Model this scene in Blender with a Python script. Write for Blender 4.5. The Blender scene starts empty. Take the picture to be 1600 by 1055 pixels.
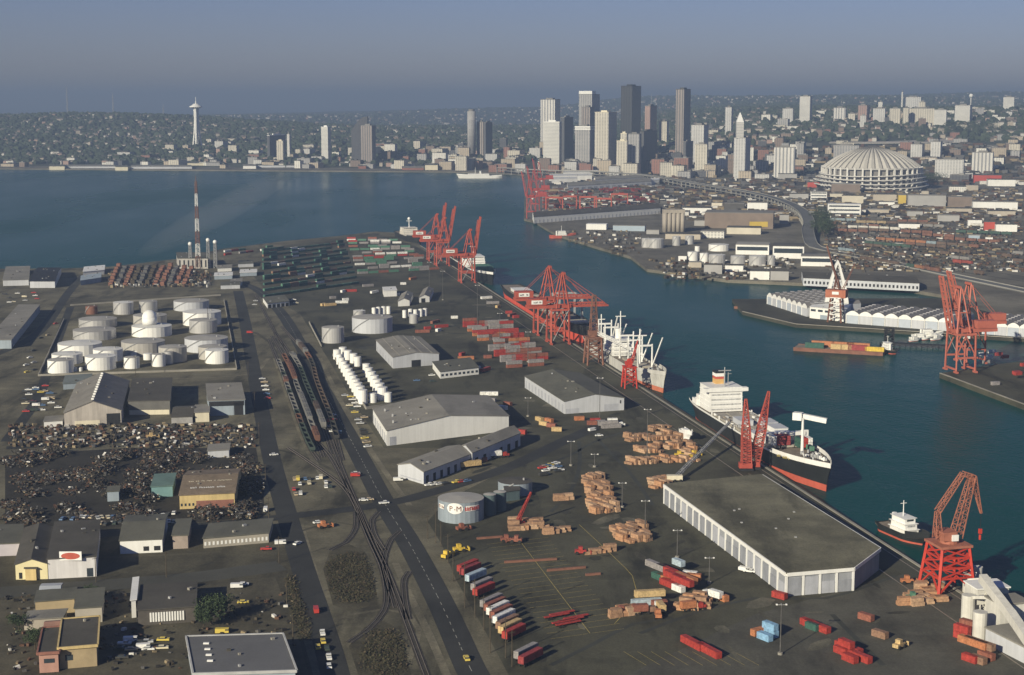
import bpy, math, random
from mathutils import Vector
random.seed(11)
R = math.radians
S = bpy.context.scene
C = S.collection
# ---------------------------------------------------------------- camera, sky, sun, exposure
FP, EYE = 2460.0, 200.0
PITCH = math.atan(372.5 / FP)
cam = bpy.data.objects.new('camera', bpy.data.cameras.new('camera'))
C.objects.link(cam)
cam.location = (0, 0, EYE)
cam.rotation_euler = (R(90) - PITCH, 0, 0)
cam.data.sensor_width = 36
cam.data.lens = 36 * FP / 1600
cam.data.clip_start = 1
cam.data.clip_end = 60000
S.camera = cam
SUN_EL, SUN_TO = R(22), R(36)          # height of the sun; bearing its light travels to, from straight ahead
world = bpy.data.worlds.new('World'); S.world = world; world.use_nodes = True
wn = world.node_tree.nodes; wl = world.node_tree.links
bg = wn['Background']
sky = wn.new('ShaderNodeTexSky'); sky.sky_type = 'NISHITA'; sky.sun_disc = False
sky.sun_elevation = SUN_EL; sky.sun_rotation = R(180) + SUN_TO
sky.altitude = 200; sky.air_density = 1.0; sky.dust_density = 0.3; sky.ozone_density = 1.5
tint = wn.new('ShaderNodeMixRGB'); tint.blend_type = 'MULTIPLY'; tint.inputs[0].default_value = 1
tint.inputs[2].default_value = (0.40, 0.43, 0.71, 1)
wl.new(sky.outputs[0], tint.inputs[1]); wl.new(tint.outputs[0], bg.inputs['Color'])
bg.inputs['Strength'].default_value = 0.07
sl = bpy.data.lights.new('sun', 'SUN'); sl.energy = 5.0; sl.angle = R(0.55); sl.color = (1.0, 0.915, 0.70)
sun = bpy.data.objects.new('sun', sl); C.objects.link(sun)
sun.rotation_euler = Vector((math.sin(SUN_TO) * math.cos(SUN_EL), math.cos(SUN_TO) * math.cos(SUN_EL), -math.sin(SUN_EL))).to_track_quat('-Z', 'Y').to_euler()
S.view_settings.view_transform = 'Standard'; S.view_settings.look = 'None'
S.view_settings.exposure = 0.34; S.view_settings.gamma = 1
S.cycles.max_bounces = 4; S.cycles.diffuse_bounces = 2; S.cycles.glossy_bounces = 2
S.cycles.volume_bounces = 0; S.cycles.transparent_max_bounces = 4; S.cycles.use_denoising = True
HAZE_DENSITY = 1.35e-4
HAZE_COLOR = (0.29, 0.385, 0.575)

# ---------------------------------------------------------------- helpers
_cp, _sp = math.cos(PITCH), math.sin(PITCH)
def g(px, py, z=3.5):
    """ground point at height z seen at a pixel of the photograph"""
    a, b = (px - 800) / FP, (527.5 - py) / FP
    dy, dz = _cp + b * _sp, -_sp + b * _cp
    t = (z - EYE) / dz
    return (a * t, dy * t)
def at(px, py, Y):
    """x and z of a pixel on the upright plane y = Y"""
    a, b = (px - 800) / FP, (527.5 - py) / FP
    t = Y / (_cp + b * _sp)
    return (a * t, EYE + t * (-_sp + b * _cp))

class MB:
    def __init__(s): s.v = []; s.f = []
    def box(s, x0, y0, z0, x1, y1, z1):
        return s.prism([(x0, y0), (x1, y0), (x1, y1), (x0, y1)], z0, z1)
    def prism(s, poly, z0, z1, top=None):
        n = len(poly); b = len(s.v); top = top or poly
        ar = sum(poly[i][0] * poly[(i + 1) % n][1] - poly[(i + 1) % n][0] * poly[i][1] for i in range(n))
        if ar < 0: poly = poly[::-1]; top = top[::-1]
        s.v += [(x, y, z0) for x, y in poly] + [(x, y, z1) for x, y in top]
        s.f += [tuple(range(b + n - 1, b - 1, -1)), tuple(range(b + n, b + 2 * n))]
        s.f += [(b + i, b + (i + 1) % n, b + n + (i + 1) % n, b + n + i) for i in range(n)]
        return s
    def obox(s, cx, cy, z0, lx, ly, h, rz=0):
        c, d = math.cos(rz), math.sin(rz)
        return s.prism([(cx + c * a * lx / 2 - d * b * ly / 2, cy + d * a * lx / 2 + c * b * ly / 2) for a, b in ((-1, -1), (1, -1), (1, 1), (-1, 1))], z0, z0 + h)
    def cyl(s, x, y, z0, z1, r, n=16, r2=None):
        r2 = r if r2 is None else r2
        p = [(x + r * math.cos(6.28318 * i / n), y + r * math.sin(6.28318 * i / n)) for i in range(n)]
        q = [(x + r2 * math.cos(6.28318 * i / n), y + r2 * math.sin(6.28318 * i / n)) for i in range(n)]
        return s.prism(p, z0, z1, q)
    def bar(s, p, q, w, h=None):
        p, q = Vector(p), Vector(q); d = q - p
        if d.length < 1e-6: return s
        h = h or w; d.normalize()
        u = d.cross(Vector((0, 0, 1)))
        u = Vector((1, 0, 0)) if u.length < 1e-3 else u.normalized()
        t = u.cross(d)
        b = len(s.v)
        for o in (p, q):
            for a, c in ((-1, -1), (1, -1), (1, 1), (-1, 1)):
                s.v.append(tuple(o + u * (a * w / 2) + t * (c * h / 2)))
        s.f += [(b + 3, b + 2, b + 1, b), (b + 4, b + 5, b + 6, b + 7)] + [(b + i, b + (i + 1) % 4, b + 4 + (i + 1) % 4, b + 4 + i) for i in range(4)]
        return s
    def poly(s, pts):
        b = len(s.v); s.v += [tuple(p) for p in pts]; s.f.append(tuple(range(b, b + len(pts)))); return s
    def lattice(s, p, q, w0, w1, n, b, brace=None):
        """four-chord lattice mast from p to q, n bays"""
        p, q = Vector(p), Vector(q); d = (q - p).normalized()
        u = d.cross(Vector((0, 1, 0)) if abs(d.y) < .8 else Vector((1, 0, 0))).normalized(); t = u.cross(d)
        brace = brace or b * .6
        ring = []
        for i in range(n + 1):
            k = i / n; c = p.lerp(q, k); w = (w0 + (w1 - w0) * k) / 2
            ring.append([c + u * (a * w) + t * (e * w) for a, e in ((-1, -1), (1, -1), (1, 1), (-1, 1))])
        for j in range(4): s.bar(ring[0][j], ring[n][j], b)
        for i in range(n):
            for j in range(4):
                k = (j + 1) % 4
                s.bar(ring[i][j], ring[i + 1][k], brace) if i % 2 else s.bar(ring[i][k], ring[i + 1][j], brace)
                s.bar(ring[i + 1][j], ring[i + 1][k], brace)
        return s
    def sphere(s, x, y, z, r, n=12, m=6, half=False, sz=1):
        b = len(s.v); lo = 0 if half else -90
        for i in range(m + 1):
            a = R(lo + (90 - lo) * i / m)
            for j in range(n):
                t = 6.28318 * j / n
                s.v.append((x + r * math.cos(a) * math.cos(t), y + r * math.cos(a) * math.sin(t), z + sz * r * math.sin(a)))
        for i in range(m):
            for j in range(n):
                k = (j + 1) % n
                s.f.append((b + i * n + j, b + i * n + k, b + (i + 1) * n + k, b + (i + 1) * n + j))
        return s
    def mesh(s, name, m, smooth=False):
        me = bpy.data.meshes.new(name); me.from_pydata(s.v, [], s.f)
        if smooth: me.polygons.foreach_set('use_smooth', [True] * len(me.polygons))
        if m: me.materials.append(m)
        me.update(); return me
    def build(s, name, m, parent=None, smooth=False):
        return obj(name, s.mesh(name, m, smooth), parent)

def obj(name, me, parent=None, loc=None, rz=0, scale=None):
    o = bpy.data.objects.new(name, me); C.objects.link(o)
    if parent is not None: o.parent = parent
    if loc is not None: o.location = loc
    if rz: o.rotation_euler = (0, 0, rz)
    if scale: o.scale = scale
    return o
def tag(o, label, cat=None, group=None, kind=None):
    if label: o['label'] = label
    if cat: o['category'] = cat
    if group: o['group'] = group
    if kind: o['kind'] = kind
    return o
def thing(name, label, cat, loc=(0, 0, 0), rz=0, group=None):
    o = obj(name, None, None, loc, rz); o.empty_display_size = .5
    return tag(o, label, cat, group)
def struct(name, mb, m, z=None):
    return tag(mb.build(name, m), None, kind='structure')
def copy_tree(o, parent=None):
    c = o.copy(); C.objects.link(c); c.parent = parent
    for ch in list(o.children): copy_tree(ch, c)
    return c

ORD = ['first', 'second', 'third', 'fourth', 'fifth', 'sixth', 'seventh', 'eighth', 'ninth', 'tenth', 'eleventh', 'twelfth', 'thirteenth', 'fourteenth', 'fifteenth', 'sixteenth', 'seventeenth', 'eighteenth', 'nineteenth', 'twentieth'] + ['twenty-' + w for w in ('first', 'second', 'third', 'fourth', 'fifth', 'sixth', 'seventh', 'eighth', 'ninth')] + ['thirtieth', 'thirty-first', 'thirty-second']

# ---------------------------------------------------------------- materials
_mats = {}
def M(name, col, rough=.85, var=.18, scale=.15, metal=0, fine=0, streak=0, bump=0, stain=0):
    if name in _mats: return _mats[name]
    m = bpy.data.materials.new(name); m.use_nodes = True
    n, l = m.node_tree.nodes, m.node_tree.links
    b = n['Principled BSDF']; b.inputs['Roughness'].default_value = rough; b.inputs['Metallic'].default_value = metal
    b.inputs['Specular IOR Level'].default_value = .25
    geo = n.new('ShaderNodeNewGeometry')
    src = geo.outputs['Position']
    def noise(sc, det=5, stretch=None):
        t = n.new('ShaderNodeTexNoise'); t.inputs['Scale'].default_value = sc; t.inputs['Detail'].default_value = det; t.inputs['Roughness'].default_value = .65
        if stretch:
            mp = n.new('ShaderNodeMapping'); mp.inputs['Scale'].default_value = stretch
            l.new(src, mp.inputs[0]); l.new(mp.outputs[0], t.inputs['Vector'])
        else: l.new(src, t.inputs['Vector'])
        return t.outputs['Fac']
    base = n.new('ShaderNodeMixRGB'); base.blend_type = 'MIX'
    lo = tuple(c * (1 - var) for c in col) + (1,); hi = tuple(min(1, c * (1 + var)) for c in col) + (1,)
    base.inputs[1].default_value = lo; base.inputs[2].default_value = hi
    r = n.new('ShaderNodeMapRange'); r.inputs[1].default_value = .32; r.inputs[2].default_value = .68
    l.new(noise(scale), r.inputs[0]); l.new(r.outputs[0], base.inputs[0])
    out = base.outputs[0]
    if fine or streak:
        mm = n.new('ShaderNodeMixRGB'); mm.blend_type = 'MULTIPLY'; mm.inputs[0].default_value = 1
        q = n.new('ShaderNodeMapRange'); q.inputs[1].default_value = .3; q.inputs[2].default_value = .7
        amt = fine or streak
        q.inputs[3].default_value = 1 - amt; q.inputs[4].default_value = 1 + amt * .6
        l.new(noise(1.3, 4) if fine else noise(.6, 3, (1, 1, .06)), q.inputs[0])
        l.new(out, mm.inputs[1]); l.new(q.outputs[0], mm.inputs[2]); out = mm.outputs[0]
    if stain:                                     # oil and tyre stains with a shape of their own, and paler worn patches
        for sc, st, amt, lo_, hi_ in ((.05, (1, .22, 1), -stain, .52, .66), (.018, None, -stain * .6, .50, .62), (.09, (.3, 1, 1), stain * .55, .56, .72)):
            mm = n.new('ShaderNodeMixRGB'); mm.blend_type = 'MULTIPLY'; mm.inputs[0].default_value = 1
            q = n.new('ShaderNodeMapRange'); q.inputs[1].default_value = lo_; q.inputs[2].default_value = hi_; q.inputs[3].default_value = 1; q.inputs[4].default_value = 1 + amt
            l.new(noise(sc, 6, st), q.inputs[0]); l.new(out, mm.inputs[1]); l.new(q.outputs[0], mm.inputs[2]); out = mm.outputs[0]
    l.new(out, b.inputs['Base Color'])
    if bump:
        bp = n.new('ShaderNodeBump'); bp.inputs['Strength'].default_value = .6; bp.inputs['Distance'].default_value = bump
        l.new(noise(.8, 4), bp.inputs['Height']); l.new(bp.outputs[0], b.inputs['Normal'])
    _mats[name] = m
    return m
def facade(name, wall, glass, sx=4.0, sz=3.6, fx=.5, fz=.5, rough=.6):
    """wall whose storeys and bays are too far away to tell apart one by one"""
    if name in _mats: return _mats[name]
    m = M(name, wall, rough, .10, .03)
    n, l = m.node_tree.nodes, m.node_tree.links
    b = n['Principled BSDF']; old = b.inputs['Base Color'].links[0].from_socket
    geo = n.new('ShaderNodeNewGeometry'); sep = n.new('ShaderNodeSeparateXYZ'); l.new(geo.outputs['Position'], sep.inputs[0])
    def fn(op, a, bb=None):
        k = n.new('ShaderNodeMath'); k.operation = op
        for i, q in enumerate((a, bb)):
            if q is None: continue
            if isinstance(q, (int, float)): k.inputs[i].default_value = q
            else: l.new(q, k.inputs[i])
        return k.outputs[0]
    h = fn('ADD', sep.outputs[0], fn('MULTIPLY', sep.outputs[1], .83))
    ux = fn('FRACT', fn('DIVIDE', h, sx)); uz = fn('FRACT', fn('DIVIDE', sep.outputs[2], sz))
    mask = fn('MULTIPLY', fn('LESS_THAN', ux, fx) if fx < 1 else 1.0, fn('LESS_THAN', uz, fz) if fz < 1 else 1.0)
    nrm = n.new('ShaderNodeSeparateXYZ'); l.new(geo.outputs['Normal'], nrm.inputs[0])
    mask = fn('MULTIPLY', mask, fn('LESS_THAN', nrm.outputs[2], .5))
    mx = n.new('ShaderNodeMixRGB'); l.new(mask, mx.inputs[0]); l.new(old, mx.inputs[1]); mx.inputs[2].default_value = glass + (1,)
    l.new(mx.outputs[0], b.inputs['Base Color'])
    return m
ASPHALT = M('asphalt', (.060, .058, .042), .9, .25, .02, fine=.22, stain=.3)
YARD = M('yard paving', (.078, .074, .049), .9, .34, .012, fine=.26, stain=.6)
DIRT = M('packed dirt', (.142, .128, .086), .95, .38, .02, fine=.3, stain=.6)
ROADM = M('road asphalt', (.042, .042, .039), .88, .2, .03, fine=.15, stain=.3)
CONC = M('concrete', (.30, .28, .24), .85, .2, .05, fine=.15)
LINE = M('road paint', (.36, .35, .31), .7, .2, .5)
YLINE = M('yellow paint', (.38, .30, .10), .8, .3, .5)
WHITE = M('white paint', (.78, .77, .74), .55, .06, .05, streak=.08)
CREAM = M('cream paint', (.66, .60, .46), .6, .08, .05, streak=.1)
GREYW = M('grey cladding', (.50, .51, .54), .6, .08, .05, streak=.1)
ROOFG = M('felt roof', (.125, .122, .098), .9, .16, .05, fine=.15, stain=.2)
ROOFD = M('dark roof', (.085, .078, .066), .9, .18, .05, fine=.15, stain=.2)
ROOFL = M('pale roof', (.25, .235, .205), .85, .14, .05, fine=.12, stain=.2)
CRANE = M('crane orange red', (.37, .080, .052), .55, .15, .2)
CRANEB = M('crane bright red', (.45, .045, .028), .5, .12, .2)
RUST = M('rust brown', (.20, .095, .065), .8, .25, .2)
STEEL = M('grey steel', (.34, .34, .34), .5, .12, .2)
DARK = M('dark void', (.022, .022, .024), .7, .2, .3)
GLASS = M('window glass', (.04, .05, .06), .15, .1, .3)
TIMBER = M('sawn timber', (.46, .28, .15), .85, .22, .4, fine=.25)
TYRE = M('tyre rubber', (.025, .024, .022), .85, .1, 1)
SILVER = M('aluminium paint', (.56, .55, .54), .38, .08, .05, .35, streak=.12)
TANKW = M('tank white', (.80, .79, .76), .5, .05, .05, streak=.08)
TANKG = M('tank grey', (.42, .40, .37), .55, .10, .05, streak=.12)
HULLB = M('black hull', (.022, .024, .024), .5, .2, .1)
HULLR = M('red boot topping', (.46, .10, .065), .6, .15, .2)
# ---------------------------------------------------------------- water and land
def water_mat():
    m = bpy.data.materials.new('bay water'); m.use_nodes = True
    n, l = m.node_tree.nodes, m.node_tree.links
    b = n['Principled BSDF']; b.inputs['Base Color'].default_value = (.002, .052, .047, 1)
    b.inputs['Roughness'].default_value = .16; b.inputs['IOR'].default_value = 1.33; b.inputs['Specular IOR Level'].default_value = .03
    geo = n.new('ShaderNodeNewGeometry')
    def nz(sc, st):
        mp = n.new('ShaderNodeMapping'); mp.inputs['Scale'].default_value = st; mp.inputs['Rotation'].default_value = (0, 0, R(20))
        t = n.new('ShaderNodeTexNoise'); t.inputs['Scale'].default_value = sc; t.inputs['Detail'].default_value = 4
        l.new(geo.outputs['Position'], mp.inputs[0]); l.new(mp.outputs[0], t.inputs['Vector']); return t.outputs['Fac']
    a = n.new('ShaderNodeMath'); a.operation = 'ADD'; l.new(nz(.35, (1, .6, 1)), a.inputs[0])
    k = n.new('ShaderNodeMath'); k.operation = 'MULTIPLY'; k.inputs[1].default_value = 3.0; l.new(nz(.045, (1, .5, 1)), k.inputs[0]); l.new(k.outputs[0], a.inputs[1])
    bp = n.new('ShaderNodeBump'); bp.inputs['Strength'].default_value = .55; bp.inputs['Distance'].default_value = .55
    l.new(a.outputs[0], bp.inputs['Height']); l.new(bp.outputs[0], b.inputs['Normal'])
    # wind patches: roughness changes across the bay
    mr = n.new('ShaderNodeMapRange'); mr.inputs[1].default_value = .35; mr.inputs[2].default_value = .65; mr.inputs[3].default_value = .18; mr.inputs[4].default_value = .34
    l.new(nz(.004, (1, .35, 1)), mr.inputs[0]); l.new(mr.outputs[0], b.inputs['Roughness'])
    return m
struct('water', MB().poly([(-28000, -2000, 0), (28000, -2000, 0), (28000, 40000, 0), (-28000, 40000, 0)]), water_mat())

QN = Vector((-.1965, .9805))                      # the way the quays and roads run
def quay_x(y): return 177.5 - (y - 629.5) * .2006
isl = [(177.5 + 60 * .2006 + 22, 330), (quay_x(330), 330), (quay_x(2130), 2130), (-152, 2330), (-206, 2362), (-250, 2285), (-318, 2200), (-384, 2085), (-418, 1950), (-476, 1860), (-530, 1838), (-900, 1830), (-900, 330)]
isl = isl[1:]
m = MB().prism(isl, -4, 3.5); struct('ground', m, DIRT)
# timber fender edge and concrete cap of the quay
m = MB(); a, b = (quay_x(330), 330), (quay_x(2130), 2130)
m.bar((a[0] - .6, a[1], 3.62), (b[0] - .6, b[1], 3.62), 1.4, .5)
struct('quay_kerb', m, CONC)
land = [(-9000, 4900), (-3500, 4640)]
land += [(-1462, 4545), (-716, 4424), (-176, 4346), (-20, 4250), (34, 4160), (20, 2619), (38, 2550), (66, 2310), (116, 2110), (150, 1983), (158, 1834), (238, 1723), (328, 1687), (412, 1642), (440, 1583)]
land += [(436, 1500), (500, 1250), (620, 1200), (2500, 1150), (9000, 1150), (9000, 14500), (-9000, 14500)]
m = MB().prism(land, -4, 3.4)
FLAT = M('industrial flats', (.165, .150, .118), .95, .35, .012, fine=.3, stain=.3); struct('mainland', m, FLAT)
pier = [(219, 1555), (216, 1462), (251, 1379), (367, 1325), (440, 1288), (520, 1246), (520, 1560), (430, 1562)]
m = MB().prism(pier, -4, 3.3); struct('pier_deck', m, ASPHALT)
ed = [(310, 1125), (321, 1066), (332, 1011), (420, 560), (900, 560), (900, 1300), (505, 1240), (430, 1205), (366, 1165)]
m = MB().prism(ed, -4, 3.5); struct('terminal_ground', m, YARD)
m = MB().bar((310.6, 1125, 3.6), (420.6, 560, 3.6), 1.4, .5); struct('quay_kerb', m, CONC)
m = MB().bar((251, 1379, 3.4), (440, 1288, 3.4), 1.2, .5).bar((216, 1462, 3.4), (251, 1379, 3.4), 1.2, .5); struct('pier_kerb', m, CONC)

# far terrain: downtown slope, the hill on the left, the long ridge behind the stadium, haze-blue plateaus
def gauss(x, y, cx, cy, sx, sy): return math.exp(-((x - cx) / sx) ** 2 - ((y - cy) / sy) ** 2)
def shore(x):
    if x < -1462: return 4545 + (-1462 - x) * .06
    if x < -176: return 4545 + (x + 1462) * (4346 - 4545) / 1286
    if x < 60: return 4346 + (x + 176) * (-230 / 236)
    return max(3650, 4116 - (x - 60) * .62)
def sst(a, b, v):
    t = max(0, min(1, (v - a) / (b - a))); return t * t * (3 - 2 * t)
def terrain(x, y):
    d = y - shore(x)
    z = 40 * sst(120, 900, d)
    z += 100 * gauss(x, y, -1750, 6600, 1000, 850)
    z += 55 * sst(200, 1500, d) * sst(150, 900, x)
    z += 66 * sst(900, 2500, d) * sst(350, 1400, x)
    z += 26 * math.sin(x * .0016 + 1.3) * math.sin(y * .0011) * sst(900, 3000, d)
    z += 66 * sst(8200, 13200, y) * (.25 + .75 * sst(-3600, -300, x))
    return z + 3.0 * math.sin(x * .011) * math.sin(y * .013) * sst(300, 900, d)
nx, ny = 150, 120
m = MB(); X0, X1, Y0, Y1 = -7000, 8000, 3750, 14200
for j in range(ny + 1):
    t = j / ny; y = Y0 + (Y1 - Y0) * t ** 1.6
    for i in range(nx + 1):
        x = X0 + (X1 - X0) * i / nx
        m.v.append((x, y, terrain(x, y) + (3.3 if y - shore(x) > 150 else -6)))
for j in range(ny):
    for i in range(nx):
        a = j * (nx + 1) + i; m.f.append((a, a + 1, a + nx + 2, a + nx + 1))
TERR = M('wooded hillside', (.060, .068, .045), .95, .45, .008, fine=.35)
tag(m.build('terrain', TERR, None, True), None, kind='structure')
def ground_z(x, y): return max(3.4, terrain(x, y) + 3.3)

# ---------------------------------------------------------------- paved yards, roads, tracks
def sheet(name, pts, z, mt, px=True):
    p = [g(*q) for q in pts] if px else pts
    o = MB().poly([(x, y, z) for x, y in p]).build(name, mt)
    return tag(o, None, kind='structure')
def offset(path, w):
    L = []; Rr = []
    for i, p in enumerate(path):
        a = Vector(path[max(0, i - 1)]); b = Vector(path[min(len(path) - 1, i + 1)])
        d = (b - a).normalized(); nn = Vector((-d.y, d.x))
        L.append(Vector(p) + nn * w); Rr.append(Vector(p) - nn * w)
    return L, Rr
def ribbon_mb(path, w, z, mb=None):
    mb = mb or MB(); L, Rr = offset(path, w / 2)
    for i in range(len(path) - 1):
        mb.poly([(*Rr[i], z), (*Rr[i + 1], z), (*L[i + 1], z), (*L[i], z)])
    return mb
def smooth_path(pts, step=12):
    out = []
    P = [Vector(p) for p in pts]; P = [2 * P[0] - P[1]] + P + [2 * P[-1] - P[-2]]
    for i in range(1, len(P) - 2):
        n = max(1, int((P[i + 1] - P[i]).length / step))
        for k in range(n):
            t = k / n; a, b, c, d = P[i - 1], P[i], P[i + 1], P[i + 2]
            out.append(.5 * ((2 * b) + (c - a) * t + (2 * a - 5 * b + 4 * c - d) * t * t + (-a + 3 * b - 3 * c + d) * t ** 3))
    return out + [P[-2]]
def road(name, pix, w, mt=ROADM, z=3.56, dash=None):
    path = smooth_path([g(*q) for q in pix])
    o = struct(name, ribbon_mb(path, w, z), mt)
    if dash:
        mb = MB(); acc = 0
        for i in range(0, len(path) - 1):
            a, b = path[i], path[i + 1]; L_ = (b - a).length
            k = 0
            while k < L_:
                p = a.lerp(b, k / L_); q = a.lerp(b, min(1, (k + 3.2) / L_)); ribbon_mb([p, q], .24, z + .03, mb); k += 8
        tag(mb.build('lane_marking', LINE, o), None)
    return path
# terminal yard east of the road: dark asphalt
sheet('terminal_paving', [(800, 1064), (760, 990), (712, 905), (690, 850), (668, 815), (700, 780), (790, 735), (700, 700), (600, 700), (560, 640), (512, 560), (470, 492), (420, 462), (395, 430), (440, 384), (585, 364), (648, 384), (760, 448), (935, 560), (1190, 722), (1468, 905), (1700, 1064)], 3.52, YARD)
sheet('quay_apron', [(1420, 905), (1185, 735), (1000, 612), (900, 548), (735, 444), (640, 384), (652, 387), (762, 450), (938, 560), (1193, 722), (1470, 906)], 3.545, ASPHALT)
sheet('pavement', [(960, 1064), (1180, 960), (1440, 890), (1600, 960), (1600, 1064)], 3.535, M('patched paving', (.092, .087, .068), .9, .3, .03, fine=.25, stain=.4))
main_road = road('main_road', [(752, 1075), (735, 1045), (690, 945), (640, 850), (600, 785), (555, 700), (500, 600), (470, 540), (440, 490), (405, 455), (372, 440)], 11, dash=True)
west_road = road('west_road', [(528, 1070), (512, 1010), (490, 940), (468, 870), (430, 740), (408, 640), (393, 560), (382, 500), (372, 455)], 10)
road('cross_road', [(-30, 850), (200, 832), (350, 818), (460, 806), (600, 788), (700, 762), (800, 728), (880, 690), (960, 655)], 10, z=3.58)
road('south_road', [(-30, 928), (150, 915), (300, 903), (440, 884)], 15, z=3.57, mt=M('worn asphalt', (.070, .068, .056), .9, .2, .03, fine=.15))
road('tank_farm_road', [(-20, 560), (60, 520), (105, 460), (130, 430)], 9)
road('yard_lane', [(10, 690), (60, 620), (80, 560), (110, 480)], 7)
road('access_road', [(395, 690), (200, 690), (10, 700)], 8, z=3.565)
sheet('scrub_ground', [(505, 890), (515, 862), (545, 850), (570, 862), (585, 905), (590, 945), (545, 955), (520, 945)], 3.55, M('scrub soil', (.075, .066, .042), .95, .4, .1, fine=.4))
sheet('scrub_ground', [(545, 1010), (570, 980), (600, 970), (625, 985), (642, 1055), (560, 1055)], 3.55, _mats['scrub soil'])
sheet('scrapyard_ground', [(8, 712), (200, 700), (400, 700), (412, 770), (412, 805), (330, 815), (8, 835)], 3.54, M('oily soil', (.036, .032, .025), .95, .4, .05, fine=.3))
sheet('yard_ground', [(-20, 940), (430, 902), (468, 1000), (485, 1064), (-20, 1064)], 3.54, M('yard soil', (.090, .080, .054), .95, .35, .04, fine=.3, stain=.4))
# railway tracks: two rails on a dark ballast strip
BALL = M('ballast', (.060, .053, .044), .95, .25, .2, fine=.25); RAILM = M('rail steel', (.20, .17, .14), .5, .2, .5)
def track(pix, gauge=1.6):
    path = smooth_path([g(*q) for q in pix], 8)
    o = struct('railway_track', ribbon_mb(path, 3.2, 3.60), BALL)
    L, Rr = offset(path, gauge / 2)
    for side in (L, Rr):
        mb = MB()
        for i in range(len(side) - 1): mb.bar((*side[i], 3.70), (*side[i + 1], 3.70), .16, .18)
        mb.build('rail', RAILM, o)
    return path
track([(668, 1060), (640, 985), (610, 905), (585, 850), (558, 790), (535, 735), (508, 665), (470, 590), (430, 520), (400, 462)])
track([(618, 950), (605, 905), (600, 875), (612, 842), (625, 830)])
track([(600, 860), (585, 835), (582, 812), (592, 800)])
track([(545, 1005), (575, 985), (600, 955), (604, 925), (596, 885), (578, 845), (560, 800)])
track([(638, 968), (632, 930), (632, 905), (640, 893)])
track([(515, 860), (540, 848), (556, 825), (556, 800)])
track([(558, 795), (520, 720), (495, 690)])
track([(560, 800), (535, 760), (480, 720), (450, 700)])
train_paths = [track(p) for p in ([(498, 720), (480, 690), (452, 615), (440, 580), (420, 530)], [(505, 715), (490, 675), (466, 612), (452, 575), (425, 525)], [(520, 710), (502, 660), (478, 602), (463, 567), (430, 520)], [(535, 720), (518, 660), (496, 602), (482, 560), (440, 510)])]
# worn patches on the paving and wheel tracks across the dirt
def patch_mb(n, quad, seed, smin, smax, z0):
    rr = random.Random(seed); q = [Vector(g(*p)) for p in quad]; mb = MB()
    for i in range(n):
        u, w = rr.random(), rr.random(); c = q[0].lerp(q[1], u).lerp(q[3].lerp(q[2], u), w); L_, W_ = rr.uniform(smin, smax), rr.uniform(smin * .35, smax * .4); a = R(rr.choice((11, 101, 101, 55)) + rr.uniform(-4, 4)); k = 7
        pts = []
        for j in range(k):
            t = 6.28318 * j / k; r = rr.uniform(.65, 1.1); X, Y_ = L_ * r * math.cos(t), W_ * r * math.sin(t); pts.append((c.x + X * math.cos(a) - Y_ * math.sin(a), c.y + X * math.sin(a) + Y_ * math.cos(a), z0 + i * .0003))
        mb.poly(pts)
    return mb
YQ = [(830, 1058), (1480, 1000), (1180, 730), (720, 770)]; YF = [(720, 770), (1150, 720), (780, 470), (450, 470)]; DQ = [(20, 1050), (520, 1050), (400, 640), (60, 640)]
for nm, n, q, sd, a, b, z, col in (('dark_patch', 40, YQ, 1, 2, 9, 3.556, (.055, .052, .038)), ('pale_patch', 26, YQ, 2, 2, 11, 3.572, (.135, .125, .090)), ('dark_patch', 60, YF, 3, 3, 14, 3.556, (.052, .051, .040)), ('pale_patch', 40, YF, 4, 3, 15, 3.575, (.125, .117, .085))):
    struct(nm, patch_mb(n, q, sd, a, b, z), M(nm.replace('_', ' ') + str(sd), col, .9, .35, .08, fine=.3, stain=.5))
TR1 = M('worn dirt track', (.19, .17, .118), .95, .3, .05, fine=.3, stain=.5); TR2 = M('muddy track', (.085, .076, .052), .95, .3, .05, fine=.3, stain=.5)
for i, (mt, w, pts) in enumerate(((TR1, 2.6, [(540, 1060), (528, 1010), (508, 950), (488, 880), (470, 820)]), (TR1, 3, [(700, 1060), (670, 990), (640, 930), (618, 880)]), (TR1, 2.4, [(655, 850), (690, 930), (720, 985), (745, 1040)]), (TR2, 2.2, [(470, 830), (520, 815), (560, 822), (600, 810)]), (TR1, 2.2, [(640, 1030), (655, 985), (640, 960), (600, 952), (540, 962), (505, 975)]), (TR2, 2.5, [(420, 700), (470, 712), (520, 735), (548, 760)]), (TR1, 3.4, [(430, 560), (450, 620), (480, 700), (520, 770)]), (TR1, 3, [(500, 560), (540, 640), (590, 720), (640, 790)]), (TR2, 2.4, [(10, 880), (120, 872), (250, 868), (420, 858)]), (TR1, 2.6, [(160, 990), (260, 984), (350, 980), (455, 962)]), (TR2, 2.6, [(350, 1000), (400, 985), (450, 985)]), (TR1, 3.2, [(30, 600), (200, 594), (380, 586), (420, 560)]), (TR2, 3, [(400, 520), (440, 545), (500, 560)]))):
    struct('wheel_track', ribbon_mb(smooth_path([g(*q) for q in pts]), w, 3.528 + i * .001, None), mt)
sheet('west_ground', [(-60, 842), (430, 820), (468, 905), (474, 1000), (492, 1064), (-60, 1064)], 3.531, M('dark west soil', (.078, .070, .046), .95, .4, .03, fine=.35, stain=.5))
for k, ins in enumerate((4.5, 19.5)):
    struct('crane_rail', MB().bar((quay_x(420) - ins, 420, 3.57), (quay_x(2100) - ins, 2100, 3.57), .5, .06), RAILM)
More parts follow.
